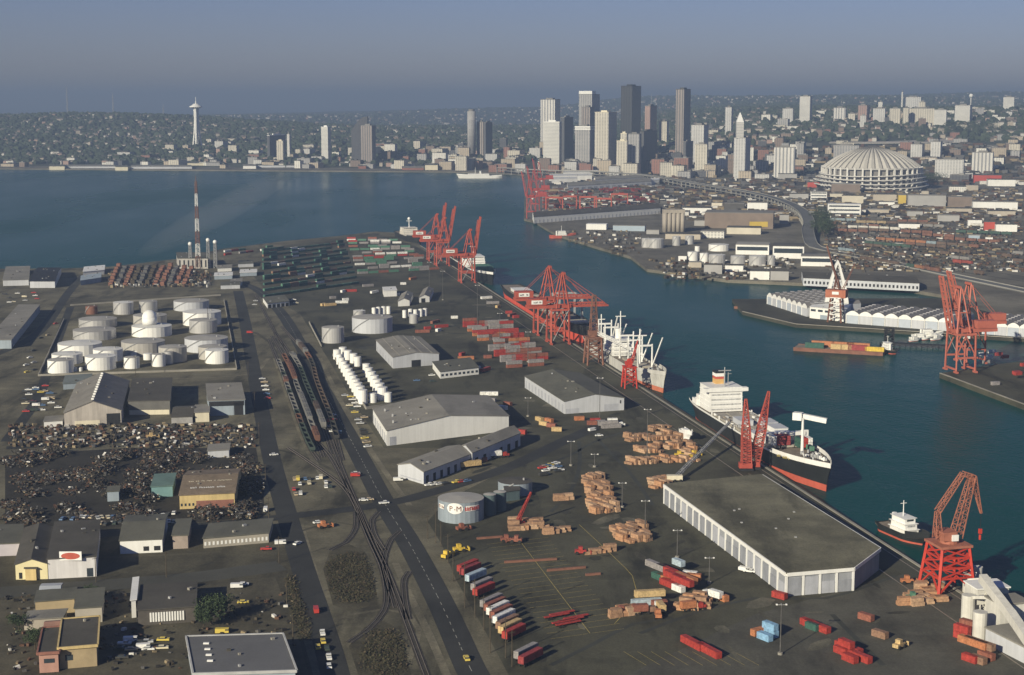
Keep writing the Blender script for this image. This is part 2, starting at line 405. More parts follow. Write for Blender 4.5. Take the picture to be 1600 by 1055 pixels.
# ---------------------------------------------------------------- downtown
ROOFC = M('city roof', (.20, .19, .175), .9, .25, .01)
def tower(name, label, px0, px1, ptop, Y, split, mt, roofm=ROOFC, rz=None, group=None, extra=None, depth=None):
    """a tower whose lit face spans px0..split and shaded face split..px1 in the photograph"""
    x0, z1 = at(px0, ptop, Y); x1, _ = at(px1, ptop, Y); xs, _ = at(split, ptop, Y)
    a, b = xs - x0, x1 - xs                   # widths seen of the two faces
    th = R(24) if rz is None else rz          # the block is turned so that its right flank shows
    la = a / math.cos(th); lb = max(b / math.sin(th), 8.0) if b > 0 else la
    if depth: lb = depth
    z0 = ground_z((x0 + x1) / 2, Y) - 3
    # local frame: origin at front-right corner (the split edge); u runs to the left, w runs back
    t = thing(name, label, 'tower' if z1 - z0 > 60 else 'building', (xs, Y, z0), 0, group)
    u = Vector((-math.cos(th), math.sin(th))); w = Vector((math.sin(th), math.cos(th)))
    q = [Vector((0, 0)), u * la, u * la + w * lb, w * lb]
    h = z1 - z0
    MB().prism([tuple(v) for v in q], 0, h).build('wall', mt, t)
    c = (q[0] + q[2]) / 2
    MB().prism([tuple(c + (v - c) * 1.012) for v in q], h, h + 1.6).build('roof', roofm, t)
    MB().prism([tuple(c + (v - c) * .45) for v in q], h + 1.6, h + 5.5).build('rooftop_plant', roofm, t)
    t['h'] = h
    return t, q, h
TW = facade('white banded facade', (.66, .64, .59), (.36, .36, .36), 4, 3.8, 1.0, .42)
TS = facade('white ribbed facade', (.62, .60, .56), (.26, .26, .27), 5.2, 3.8, .42, 1.0)
TC = facade('cream grid facade', (.55, .51, .43), (.22, .21, .19), 4.2, 3.7, .5, .5)
TB = facade('black glass facade', (.045, .047, .05), (.028, .03, .033), 4.5, 3.8, .6, 1.0, .35)
TG = facade('grey facade', (.36, .35, .34), (.15, .15, .16), 4.2, 3.7, .5, .55)
TN = facade('brown ribbed facade', (.30, .26, .235), (.13, .12, .12), 4.4, 3.7, .45, 1.0)
TK = facade('dark facade', (.10, .10, .105), (.05, .05, .055), 4.4, 3.7, .5, .5)
TP = facade('pinkish brick facade', (.36, .24, .20), (.14, .12, .12), 4.0, 3.6, .45, .5)
TL = facade('light grey facade', (.54, .53, .51), (.24, .24, .25), 4.0, 3.6, .5, .45)
tower('office_tower', 'pale ribbed tower with vertical stripes rising behind the square white tower', 845, 876, 156, 4750, 867, TS)
tw, q, h = tower('office_tower', 'grey tower with sloping white crown left of the black tower', 905, 939, 148, 4800, 925, TG)
MB().prism([tuple(v) for v in q[:2]] + [tuple((q[1] + q[2]) / 2), tuple((q[0] + q[3]) / 2)], h + 1.7, h + 11).build('crown', WHITE, tw)
tower('office_tower', 'short brown tower in front of the white crowned tower', 909, 929, 168, 4600, 922, TN)
tower('office_tower', 'square white tower with fine horizontal bands beside a dark slab', 849, 878, 191, 4350, 874, TW, WHITE)
tower('office_slab', 'dark slab block behind the square white tower', 876, 897, 184, 4560, 882, TK)
tw, q, h = tower('office_block', 'grey office block with white upper bands below the crowned tower', 899, 930, 198, 4330, 922, TG)
c = (q[0] + q[2]) / 2
MB().prism([tuple(c + (v - c) * 1.03) for v in q], h - 9, h - 5).build('white_band', WHITE, tw); MB().prism([tuple(c + (v - c) * 1.03) for v in q], h - 3, h + 1).build('white_band', WHITE, tw)
tower('office_tower', 'cream tower with gridded windows and a broad dark flank', 930, 966, 176, 4180, 951, TC, CREAM)
tower('hotel_block', 'cream hotel block with stepped top beside the cream tower', 964, 981, 221, 4120, 980, TC, CREAM)
tower('stepped_block', 'small cream penthouse block behind the stepped hotel', 970, 980, 209, 4170, 979, TC, CREAM)
tower('black_tower', 'tallest black glass tower of the skyline', 971, 1005, 135, 4450, 988, TB, DARK)
tower('office_block', 'grey office block at the foot of the black tower', 982, 1003, 210, 4150, 999, TG)
tower('office_block', 'broad dark block between the black tower and the brown slab tower', 1000, 1033, 206, 4260, 1006, TK, ROOFD)
tower('office_tower', 'pinkish tower just right of the black tower', 1008, 1029, 166, 4850, 1016, TP)
tower('apartment_block', 'cream apartment block behind the pinkish tower', 1030, 1046, 190, 4900, 1042, TC)
tower('slab_tower', 'brown ribbed slab tower right of the black tower', 1057, 1083, 140, 4380, 1069, TN, ROOFD)
tower('office_block', 'pale grey block to the right of the brown slab tower', 1081, 1110, 196, 4300, 1100, TL)
tower('office_block', 'dark block with a white front frame below the brown slab tower', 1068, 1087, 222, 4150, 1072, TK)
tower('office_block', 'cream block beneath the pale grey block', 1087, 1107, 226, 4050, 1105, TC)
# old tower with pyramid roof
tw, q, h = tower('pyramid_tower', 'old white tower with a pointed pyramid roof on a broad base', 1148, 1177, 216, 3960, 1165, TL, ROOFC)
x0, z1 = at(1152, 191, 3960); x1, _ = at(1163, 191, 3960); bx = (x0 + x1) / 2 - tw.location.x; hw = (x1 - x0) / 2
MB().box(bx - hw, 6, h, bx + hw, 6 + 2 * hw, z1 - tw.location.z).build('shaft', TW, tw)
zt = at(1157, 176, 3960)[1] - tw.location.z
MB().prism([(bx - hw, 6), (bx + hw, 6), (bx + hw, 6 + 2 * hw), (bx - hw, 6 + 2 * hw)], z1 - tw.location.z, zt, [(bx + k[0], 6 + hw + k[1]) for k in ((-.8, -.8), (.8, -.8), (.8, .8), (-.8, .8))]).build('pyramid_roof', WHITE, tw)
tower('apartment_tower', 'pale apartment tower behind the pyramid roofed tower', 1134, 1147, 168, 5000, 1143, TL)
# left end of downtown
t = thing('round_tower', 'slim round hotel tower standing alone left of the main skyline', 'tower', (*(lambda p: (p[0], 4700))(at(736.5, 190, 4700)), 40))
zt = at(736, 174, 4700)[1]; MB().cyl(0, 12, 0, zt - 40, 12.5, 28).build('shaft', TG, t, True); MB().cyl(0, 12, zt - 40, zt - 34, 9, 24).build('roof', ROOFC, t)
tower('office_block', 'brown block next to the slim round tower', 745, 757, 191, 4720, 755, TN)
tower('office_block', 'dark grey block right of the slim round tower', 756, 769, 192, 4680, 759, TK)
# dark building with sloping top
Yd = 4700; x0 = at(549, 220, Yd)[0]; x1 = at(575, 220, Yd)[0]; zb = 20
t = thing('sloped_tower', 'dark tower with a curved sloping shoulder near the waterfront', 'tower', (x0, Yd, zb))
W_ = x1 - x0; prof = [(0, at(549, 204, Yd)[1]), (.2 * W_, at(554, 196, Yd)[1]), (.45 * W_, at(560, 188, Yd)[1]), (.7 * W_, at(566, 183, Yd)[1]), (.98 * W_, at(574, 182, Yd)[1])]
m = MB(); pts = [(0, 0)] + [(a, z - zb) for a, z in prof] + [(.98 * W_, 0)]
n_ = len(pts); m.v = [(a, 0, z) for a, z in pts] + [(a, 38, z) for a, z in pts]; m.f = [tuple(range(n_)), tuple(range(2 * n_ - 1, n_ - 1, -1))] + [(i, n_ + i, n_ + (i + 1) % n_, (i + 1) % n_) for i in range(n_)]
m.build('wall', TK, t)
tower('apartment_block', 'brown apartment block in front of the sloped dark tower', 563, 586, 197, 4640, 581, TN)
tower('apartment_tower', 'white apartment tower left of the sloped dark tower', 501, 516, 199, 4750, 512, TW, WHITE)
tower('office_block', 'dark block with white edge piers near the needle', 417, 440, 212, 4800, 421, TK, WHITE)
tower('office_block', 'cream block below the white edged dark block', 431, 443, 221, 4720, 442, TC, CREAM)
tower('office_slab', 'thin white slab at the end of the white edged block', 448, 453, 210, 4800, 452, TW)
# blocks by hand on the ridge to the right
for a in (('apartment_tower', 'white twin bay apartment tower on the ridge', 1251, 1272, 151, 5300, 1266, TW), ('apartment_block', 'pale block left of the white twin bay tower', 1224, 1242, 170, 5300, 1239, TL),
          ('apartment_block', 'white slab with vertical piers on the ridge', 1304, 1325, 169, 5300, 1321, TS), ('office_block', 'small cream block beside the white pier slab', 1326, 1337, 178, 5250, 1336, TC),
          ('apartment_tower', 'pink apartment tower on the ridge', 1342, 1363, 165, 5250, 1355, TP), ('chimney_block', 'slender pale tower below the pink tower', 1345, 1354, 181, 5050, 1353, TL),
          ('hospital_block', 'stepped pale block left of the hospital', 1366, 1386, 170, 5200, 1383, TL), ('apartment_tower', 'white lift tower on top of the stepped pale block', 1373, 1380, 160, 5230, 1379, TW),
          ('apartment_block', 'tan block with lit windows before the hospital', 1392, 1409, 170, 5100, 1407, TC), ('hospital_wing', 'slim cream wing at the end of the hospital', 1412, 1421, 169, 5060, 1420, TC),
          ('hospital', 'large cream hospital with a central tower on the ridge', 1420, 1463, 170, 5080, 1460, TC), ('hospital_tower', 'cream tower rising from the middle of the hospital', 1437, 1448, 160, 5120, 1446, TC),
          ('hospital_wing', 'bright cream wing right of the hospital', 1462, 1482, 172, 5000, 1479, TW), ('hospital_block', 'white hospital block near the dark trees of the ridge', 1495, 1525, 165, 5150, 1516, TW),
          ('cathedral', 'pale building with long roof on the skyline', 1416, 1441, 152, 5900, 1439, TL), ('spire_block', 'thin pale spire on the skyline', 1409, 1412, 144, 5900, 1411, TW),
          ('school_block', 'white block on the skyline at the end of the ridge', 1570, 1588, 152, 5800, 1585, TW), ('ribbed_block', 'cream block with bold vertical ribs left of the stadium', 1212, 1243, 231, 3900, 1242, TS),
          ('apartment_block', 'grey apartment block just right of the stadium dome', 1425, 1451, 226, 4250, 1441, TL), ('apartment_block', 'pale apartment block second right of the dome', 1456, 1477, 222, 4250, 1470, TL),
          ('office_block', 'pale block with vertical windows far right of the dome', 1523, 1556, 239, 4000, 1552, TS), ('factory_block', 'long low white factory right of the dome', 1466, 1510, 250, 3850, 1506, TL),
          ('warehouse_block', 'dark warehouse with long ribbed front behind the dome', 1306, 1344, 228, 4200, 1342, TG)):
    tower(a[0], a[1], a[2], a[3], a[4], a[5], a[6], a[7])
t = thing('water_tower', 'small white water tower on the ridge skyline', 'water tower', (at(1517, 160, 5900)[0], 5900, ground_z(1700, 5900)))
zt = at(1517, 147, 5900)[1] - t.location.z; MB().cyl(0, 0, 0, zt - 8, 2.5, 8).build('stem', TL, t); MB().sphere(0, 0, zt - 6, 7.5, 12, 6).build('bowl', WHITE, t, True)

# observation needle
Yn = 5205; xn, zb = at(308, 232, Yn); zt = at(308, 158, Yn)[1]
t = thing('observation_needle', 'tall white observation needle with a saucer top standing over the city', 'tower', (xn, Yn, zb - 4)); hN = zt - zb + 4
m = MB()
for k in range(3):
    a = k * 2.0944 + .5
    pr = [(0, 18), (.35, 9.5), (.62, 6.0), (.8, 6.5), (.88, 9)]
    for (u0, r0), (u1, r1) in zip(pr, pr[1:]):
        m.bar((r0 * math.cos(a), r0 * math.sin(a), u0 * hN), (r1 * math.cos(a), r1 * math.sin(a), u1 * hN), 4.2)
m.build('leg', WHITE, t)
MB().lattice((0, 0, 0), (0, 0, hN * .86), 8, 7, 14, 1.6).build('core', WHITE, t)
MB().cyl(0, 0, hN * .845, hN * .875, 9, 28, 21).cyl(0, 0, hN * .875, hN * .90, 21.5, 28, 20).cyl(0, 0, hN * .90, hN * .945, 16, 28, 7).build('saucer', WHITE, t)
MB().cyl(0, 0, hN * .945, hN * 1.0, 2.6, 8, 1.2).cyl(0, 0, hN, hN * 1.08, .8, 6).build('mast', WHITE, t)

# ---------------------------------------------------------------- mid-rise city fabric: one object each
UC = MB().box(-.5, -.5, 0, .5, .5, 1)
def unit(name, mt):
    k = ('u', name, mt.name)
    if k not in _mats: _mats[k] = UC.mesh(name, mt)
    return _mats[k]
def block(px, py_top, w_px, Y, mt, roofm, label, group, name='city_block', depth=None, cat='building', rz=None, sunk=2):
    x, z1 = at(px, py_top, Y); w = w_px * Y / FP; z0 = ground_z(x, Y); h = max(4.0, z1 - z0)
    d = depth or min(45, max(10, w * random.uniform(.7, 1.3)))
    t = thing(name, label, cat, (x, Y + d / 2, z0 - sunk), R(random.choice((-24, -22, -11, -11))) if rz is None else rz, group)
    obj('wall', unit('wall', mt), t, scale=(w, d, h + sunk))
    obj('roof', unit('roof', roofm), t, (0, 0, h + sunk), scale=(w * 1.01, d * 1.01, .9))
    if w > 14: obj('rooftop_plant', unit('rooftop_plant', roofm), t, (w * random.uniform(-.25, .25), 0, h + sunk + .9), scale=(w * .25, d * .3, 2.6))
    return t
FAC = [('white', facade('fac white', (.70, .68, .62), (.30, .30, .30), 4, 3.5, .5, .45)), ('cream', TC), ('pale grey', TL), ('grey', TG), ('brick red', facade('fac brick', (.27, .135, .10), (.10, .08, .08), 4, 3.5, .45, .5)),
       ('brown', facade('fac brown', (.22, .165, .13), (.08, .07, .07), 4, 3.5, .45, .5)), ('dark grey', TK), ('tan', facade('fac tan', (.45, .38, .29), (.16, .15, .14), 4, 3.5, .45, .5))]
ROOFS = [ROOFC, ROOFD, M('tar roof', (.10, .095, .085), .9, .2, .02), M('gravel roof', (.30, .285, .255), .9, .2, .02)]
MARKS = [(120, 'on the shore below the wooded hill'), (308, 'around the observation needle'), (430, 'near the white edged dark block'), (510, 'near the white apartment tower'), (565, 'by the sloped dark tower'), (640, 'along the waterfront bluff'), (736, 'under the slim round tower'), (800, 'left of the square white tower'), (862, 'below the square white tower'), (915, 'below the crowned tower'), (948, 'at the foot of the cream tower'), (990, 'at the foot of the black tower'), (1035, 'right of the black tower'), (1070, 'below the brown slab tower'), (1115, 'between the brown slab and the pyramid tower'), (1160, 'beside the pyramid roofed tower'), (1225, 'around the bold ribbed block'), (1310, 'behind the stadium dome'), (1380, 'above the stadium dome'), (1450, 'below the cream hospital'), (1540, 'at the far end of the ridge')]
def mark(px): return min(MARKS, key=lambda q: abs(q[0] - px))[1]
def storeys(h): return 'low' if h < 9 else 'four-storey' if h < 16 else 'seven-storey' if h < 28 else 'tall'
def fabric(n, pxr, Yr, hr, wr, weights, name='city_block'):
    for i in range(n):
        px = random.uniform(*pxr); Y = random.uniform(*Yr); x = (px - 800) / FP * Y
        if Y < shore(x) + 70: Y = shore(x) + random.uniform(90, 420); x = (px - 800) / FP * Y
        z0 = ground_z(x, Y); h = random.uniform(*hr) * random.choice((.7, 1, 1, 1.35))
        k = random.choices(range(8), weights)[0]; cn, mt = FAC[k]; w = random.uniform(*wr)
        t = (z0 + h - EYE); a = EYE - (z0 + h)
        py = 155 + a * FP / Y
        rf = random.choice(ROOFS); lab = '%s%s %s block with %s roof %s' % ('narrow ' if w < 24 else 'broad ' if w > 34 else '', cn, storeys(h), {ROOFC: 'grey', ROOFD: 'dark', ROOFS[2]: 'black', ROOFS[3]: 'pale'}[rf], mark(px))
        block(px, py, w * FP / Y, Y, mt, rf, lab, 'city blocks ' + mark(px), name)
fabric(20, (8, 420), (4620, 5150), (6, 13), (18, 45), (5, 5, 4, 3, 2, 2, 1, 4))
fabric(20, (240, 470), (4700, 5400), (9, 20), (16, 40), (6, 5, 4, 3, 2, 2, 2, 3))
fabric(36, (455, 740), (4500, 5200), (9, 26), (18, 46), (4, 4, 4, 4, 3, 3, 3, 4))
fabric(44, (680, 900), (4280, 4900), (12, 34), (18, 42), (4, 5, 4, 3, 4, 4, 3, 4))
fabric(46, (880, 1130), (4060, 4500), (14, 30), (18, 40), (2, 4, 3, 3, 5, 5, 4, 4))
fabric(40, (1040, 1260), (3920, 4700), (10, 28), (18, 42), (3, 4, 4, 3, 4, 4, 3, 4))
fabric(32, (1180, 1590), (4300, 5000), (8, 18), (16, 44), (4, 4, 4, 3, 3, 3, 2, 3))
fabric(40, (1080, 1590), (4900, 5700), (8, 26), (16, 40), (6, 6, 5, 2, 2, 2, 1, 3))
fabric(26, (1040, 1290), (3350, 3900), (7, 15), (20, 46), (1, 2, 2, 3, 5, 5, 4, 3))
fabric(34, (15, 700), (4500, 4900), (6, 16), (18, 40), (4, 4, 4, 4, 3, 3, 2, 4))
fabric(22, (1400, 1592), (3720, 4450), (7, 16), (18, 46), (3, 3, 4, 4, 3, 3, 2, 4))
# ---------------------------------------------------------------- sheds
def shed(name, label, A, B, Cc, h, wallm, roofm, roof='flat', rise=3, doors=(), doorm=DARK, group=None, zb=3.5, cat='warehouse', over=.5, eave=None, trim=None, world_pts=False, seams=()):
    """A front corner, B the other end of the front, Cc the far end of the flank through A (pixels on the ground)"""
    a, b, c = [Vector(q if world_pts else g(*q, zb)) for q in (A, B, Cc)]
    u, w = b - a, c - a
    t = thing(name, label, cat, (a.x, a.y, zb - .3), 0, group)
    def P(i, j, z=0): v = u * i + w * j; return (v.x, v.y, z)
    h += .3
    m = MB(); q = [P(0, 0), P(1, 0), P(1, 1), P(0, 1)]
    m.prism([(x, y) for x, y, _ in q], 0, h)
    if roof == 'gable_w':                      # ridge runs back from the front
        m.poly([P(0, 0, h), P(1, 0, h), P(.5, 0, h + rise)]); m.poly([P(1, 1, h), P(0, 1, h), P(.5, 1, h + rise)])
    if roof == 'gable_u':
        m.poly([P(0, 1, h), P(0, 0, h), P(0, .5, h + rise)]); m.poly([P(1, 0, h), P(1, 1, h), P(1, .5, h + rise)])
    m.build('wall', wallm, t)
    eu, ew = over / u.length, over / w.length; tk = .35
    def slope(pts):
        mm = MB(); n = len(pts); mm.v = [p for p in pts] + [(p[0], p[1], p[2] + tk) for p in pts]
        mm.f = [tuple(range(n - 1, -1, -1)), tuple(range(n, 2 * n))] + [(i, (i + 1) % n, n + (i + 1) % n, n + i) for i in range(n)]
        return mm
    if roof == 'flat':
        slope([P(-eu, -ew, h), P(1 + eu, -ew, h), P(1 + eu, 1 + ew, h), P(-eu, 1 + ew, h)]).build('roof', roofm, t)
        if trim:
            pm = MB()
            for p, r_ in ((P(-eu, -ew, h + .2), P(1 + eu, -ew, h + .2)), (P(-eu, -ew, h + .2), P(-eu, 1 + ew, h + .2)), (P(1 + eu, -ew, h + .2), P(1 + eu, 1 + ew, h + .2)), (P(-eu, 1 + ew, h + .2), P(1 + eu, 1 + ew, h + .2))): pm.bar(p, r_, .6, 1.0)
            pm.build('parapet', trim, t)
    elif roof == 'gable_w':
        slope([P(-eu, -ew, h - .1), P(.5, -ew, h + rise), P(.5, 1 + ew, h + rise), P(-eu, 1 + ew, h - .1)]).build('roof_slope', roofm, t)
        slope([P(.5, -ew, h + rise + .01), P(1 + eu, -ew, h - .1), P(1 + eu, 1 + ew, h - .1), P(.5, 1 + ew, h + rise + .01)]).build('roof_slope', roofm, t)
    elif roof == 'gable_u':
        slope([P(-eu, -ew, h - .1), P(1 + eu, -ew, h - .1), P(1 + eu, .5, h + rise), P(-eu, .5, h + rise)]).build('roof_slope', roofm, t)
        slope([P(-eu, .5, h + rise + .01), P(1 + eu, .5, h + rise + .01), P(1 + eu, 1 + ew, h - .1), P(-eu, 1 + ew, h - .1)]).build('roof_slope', roofm, t)
    for sx in seams:
        z = h + .45 + (rise * (1 - abs(2 * sx - 1)) if roof == 'gable_w' else 0); MB().bar(P(sx, -ew, z), P(sx, 1 + ew, z), .7, .25).build('roof_seam', CONC, t)
    if u.length * w.length > 350:
        for _ in range(min(7, int(u.length * w.length / 260))):
            i_, j_ = random.uniform(.1, .9), random.uniform(.1, .9); zz = h + .3 + (rise * (1 - abs(2 * i_ - 1)) if roof == 'gable_w' else rise * (1 - abs(2 * j_ - 1)) if roof == 'gable_u' else 0); x_, y_, _z = P(i_, j_)
            MB().obox(x_, y_, zz - .3, random.uniform(.7, 1.8), random.uniform(.7, 1.4), random.uniform(.7, 1.3), random.random()).build('roof_vent', random.choice((STEEL, CONC, ROOFD)), t)
    # doors / windows: (side, from, to, z0, z1, material, name)
    for d in doors:
        side, s0, s1, z0, z1 = d[:5]; dm = d[5] if len(d) > 5 and d[5] else doorm; nm = d[6] if len(d) > 6 else 'door'
        e = .12
        if side == 'f': pp = [P(s0, -e / w.length), P(s1, -e / w.length), P(s1, .02), P(s0, .02)]
        elif side == 'l': pp = [P(-e / u.length, s0), P(-e / u.length, s1), P(.02, s1), P(.02, s0)]
        elif side == 'r': pp = [P(1 + e / u.length, s0), P(1 + e / u.length, s1), P(.98, s1), P(.98, s0)]
        MB().prism([(x, y) for x, y, _ in pp], z0 + .3, z1 + .3).build(nm, dm, t)
    return t, P, h
def row_doors(side, n, z0, z1, fill=.6, s0=0, s1=1, m=None, name='door'):
    st = (s1 - s0) / n
    return [(side, s0 + st * (i + (1 - fill) / 2), s0 + st * (i + (1 + fill) / 2), z0, z1, m, name) for i in range(n)]
PANEL = M('grey door panel', (.40, .41, .45), .6, .1, .2, streak=.12)
BLUEG = M('blue grey cladding', (.30, .35, .40), .6, .1, .1, streak=.1)
# the big flat warehouse: five-sided, white frame with grey panels between white pilasters
bw = [Vector(q) for q in (g(1228, 932), g(1332, 923), g(1373, 891))]
bl = Vector(g(1038, 787)); dirn = (bl - bw[0])
P5 = [bw[0], bw[1], bw[2], Vector(g(1373, 891)) + dirn * .90, bl]
P5[3] = Vector((g(1190, 741, 13.5)[0], g(1190, 741, 13.5)[1]))
t = thing('flat_warehouse', 'huge flat-roofed white warehouse with grey bays beside the black ship', 'warehouse', (bw[0].x, bw[0].y, 3.3))
loc = [tuple(p - bw[0]) for p in P5]; cen = sum((Vector(p) for p in loc), Vector((0, 0))) / 5
MB().prism(loc, 0, 9.6).build('wall', M('bay grey', (.30, .31, .335), .65, .1, .2, streak=.15), t)
MB().prism([tuple(cen + (Vector(p) - cen) * 1.008) for p in loc], 9.6, 10.1).build('roof', M('weathered tar roof', (.172, .160, .108), .9, .24, .04, fine=.28, stain=.45), t)
for i in range(5):
    a, b = Vector(loc[i]), Vector(loc[(i + 1) % 5]); d = (b - a); n_ = max(1, round(d.length / 8.2)); dn = d.normalized(); out = Vector((dn.y, -dn.x))
    MB().bar((*(a + out * .3), 9.3), (*(b + out * .3), 9.3), .9, 1.5).build('fascia', WHITE, t)
    if i in (0, 4):
        for k in range(n_ + 1):
            p = a + d * (k / n_) + out * .2
            MB().obox(p.x, p.y, 0, .9, .5, 8.6, math.atan2(dn.y, dn.x)).build('pilaster', WHITE, t)
        for k in range(n_):
            p = a + d * ((k + .5) / n_) + out * .08; big = random.random() < .75
            MB().obox(p.x, p.y, 0, d.length / n_ - 1.6, .3, 7.6 if big else 5.2, math.atan2(dn.y, dn.x)).build('bay_panel', M('bay door', (.27, .28, .31), .65, .12, .3, streak=.15) if random.random() < .7 else PANEL, t)
for k in range(7):
    p = cen + Vector((random.uniform(-25, 25), random.uniform(-60, 60)))
    MB().obox(p.x * .6, p.y, 10.1, .9, .9, .5, .2).build('roof_vent', STEEL, t) if abs(p.y - cen.y) < 55 else None

shed('gabled_warehouse', 'grey-roofed warehouse with white flank beside the grey freighter', (882, 647), (975, 641), (820, 606), 8.0, GREYW, ROOFG, 'gable_w', 3.5,
     [('f', .02, .24, 0, 3.2, PANEL), ('f', .66, .90, 0, 4.6, PANEL), ('f', .93, .95, 4.6, 6.6, DARK, 'window')] + row_doors('l', 12, 0, 5.5, .45, m=PANEL))
shed('white_warehouse', 'white warehouse with seamed pale roof beside the red container rows', (614, 576), (686, 570), (588, 548), 8.5, GREYW, ROOFL, 'gable_w', 2.2, [('f', .40, .60, 0, 5, DARK)] + row_doors('l', 6, 0, 4, .3, m=PANEL), seams=(.15, .38, .62, .85))
t, P, h = shed('broad_warehouse', 'broad white warehouse with a low grey roof near the small white tanks', (605, 697), (795, 673), (583, 661), 9.0, WHITE, ROOFL, 'gable_w', 4.5, row_doors('l', 8, 0, 5.5, .4, m=PANEL) + [('f', .02, .07, 0, 5, PANEL)])
for i in range(9): MB().obox(*(P(random.uniform(.05, .4), random.uniform(.1, .9))[:2]), h + 1.2, 1, 1, 1.6).build('roof_vent', STEEL, t)
shed('long_shed', 'long pale-roofed shed with white gable wall along the diagonal lane, near half', (662, 757), (738, 727), (622, 745), 6.5, GREYW, ROOFL, 'gable_u', 2.6, row_doors('f', 7, 0, 4, .35, m=DARK) + [('l', .1, .9, 1, 1.6, PANEL, 'window')])
shed('long_shed', 'long pale-roofed shed along the diagonal lane, far half by the broad warehouse', (738, 729), (813, 697), (718, 719), 7.5, GREYW, ROOFL, 'gable_u', 2.6, row_doors('f', 6, 0, 4, .35, m=DARK))
shed('office_building', 'low cream office with dark windows below the white warehouse', (688, 592), (748, 585), (676, 576), 5.0, WHITE, ROOFG, 'flat', 0, row_doors('f', 9, 1.6, 3.2, .55, m=GLASS, name='window'), cat='office')
shed('site_cabin', 'small pale cabin beside the low cream office', (600, 560), (616, 568), (596, 556), 4.0, BLUEG, ROOFL, 'gable_u', 1.6, cat='cabin')
shed('gate_canopy', 'white gate house with flat roof at the end of the green container rows', (418, 482), (452, 478), (411, 472), 4.5, WHITE, ROOFG, 'flat', 0, row_doors('f', 5, 0, 3.2, .7, m=DARK), cat='gatehouse')
shed('twin_gable_shed', 'white gabled shed left of the pair by the container yard', (622, 479), (640, 478), (628, 467), 5, WHITE, ROOFL, 'gable_w', 2.5, cat='shed')
shed('twin_gable_shed', 'white gabled shed with dark opening, right of the pair by the container yard', (655, 473), (671, 472), (662, 460), 5, WHITE, ROOFL, 'gable_w', 2.5, [('f', .2, .6, 0, 4)], cat='shed')
shed('transit_shed', 'long white shed behind the twin gabled sheds', (600, 464), (620, 463), (598, 458), 6, WHITE, WHITE, cat='shed')
# ---- west side
CORR = M('corrugated roof', (.215, .20, .175), .8, .15, .1, streak=.15)
t, P, h = shed('gabled_shed', 'large gabled shed with lit front wall beside the dark-roofed shed', (101, 667), (190, 663), (122, 618), 8.5, M('weathered wall', (.42, .38, .34), .8, .15, .1, streak=.2), CORR, 'gable_w', 6.5, [('f', .74, .98, 0, 7), ('f', .18, .62, 0, 3.2, CREAM)])
for i in range(12): MB().obox(*P(.5, .04 + i * .08)[:2], h + 6.8, 1.6, 1.2, 1.0).build('ridge_vent', WHITE, t)
shed('dark_shed', 'big dark-roofed shed with pale lower wall between two lighter sheds', (201, 649), (266, 648), (209, 612), 9, M('dark cladding', (.13, .125, .115), .8, .2, .1), ROOFD, 'flat', 0, [('f', .02, .98, .2, 3.2, CREAM, 'lower_wall')])
t, P, h = shed('open_shed', 'open-fronted shed with pale roof and blue interior beside the west road', (326, 650), (383, 648), (323, 622), 9.5, BLUEG, ROOFL, 'flat', 0, [('f', .05, .68, 0, 5.5, BLUEG), ('f', .70, .95, 0, 8, DARK), ('f', .02, .98, 6, 9, DARK)])  # flush dark panels paint the shade inside the open front, no real doors
shed('lean_to', 'dark gabled annex under the dark-roofed shed', (268, 662), (301, 661), (276, 645), 4, M('tin wall', (.30, .29, .28), .7, .2, .3), ROOFD, 'gable_u', 2.5, cat='shed')
shed('tan_shed', 'small tan cube shed beside the open-fronted shed', (305, 660), (327, 659), (306, 648), 6, CREAM, ROOFL, cat='shed')
shed('flat_store', 'low grey-roofed store between the tank farm and the gabled shed', (99, 609), (141, 606), (103, 596), 4, BLUEG, M('slate roof', (.17, .19, .18), .85, .15, .1), cat='store')
shed('yard_store', 'low pale cabin among scrap at the end of the gabled shed', (69, 668), (98, 666), (72, 660), 3.5, WHITE, ROOFL, cat='cabin')
shed('long_store', 'long low store along the tank farm road', (-20, 545), (18, 545), (30, 488), 7, BLUEG, ROOFL, cat='store')
shed('wharf_shed', 'dark saw-toothed shipyard shed on the west shore', (47, 450), (86, 450), (60, 428), 7, GREYW, DARK, 'gable_u', 3)
shed('wharf_shed', 'pale wharf building at the water edge of the shipyard', (5, 447), (45, 446), (10, 425), 6, GREYW, ROOFL)
shed('shore_shed', 'white shed at the waterside left of the stacked beams', (130, 432), (163, 429), (132, 424), 5, WHITE, WHITE)
shed('arched_shed', 'pale blue arched shed near the stacked beams', (126, 446), (158, 441), (128, 438), 5, BLUEG, M('pale blue roof', (.36, .42, .46), .6, .1, .1), 'gable_u', 2)
shed('power_building', 'tall pale concrete building below the striped mast', (278, 420), (325, 420), (276, 410), 12, M('pale concrete', (.42, .40, .37), .8, .15, .1, streak=.15), ROOFG, doors=row_doors('f', 7, 2, 10, .35, m=DARK, name='window'))
for i, (x, y, w_) in enumerate(((340, 425, 22), (335, 437, 28), (345, 452, 30), (360, 447, 18), (375, 432, 26), (372, 418, 24))):
    shed('harbour_office', 'low white roofed office, %s from the striped mast along the shore' % ORD[i], (x, y), (x + w_, y - 1), (x + 1, y - 5), 4, (WHITE, BLUEG, GREYW)[i % 3], (ROOFL, WHITE, ROOFG)[i % 3], cat='office')
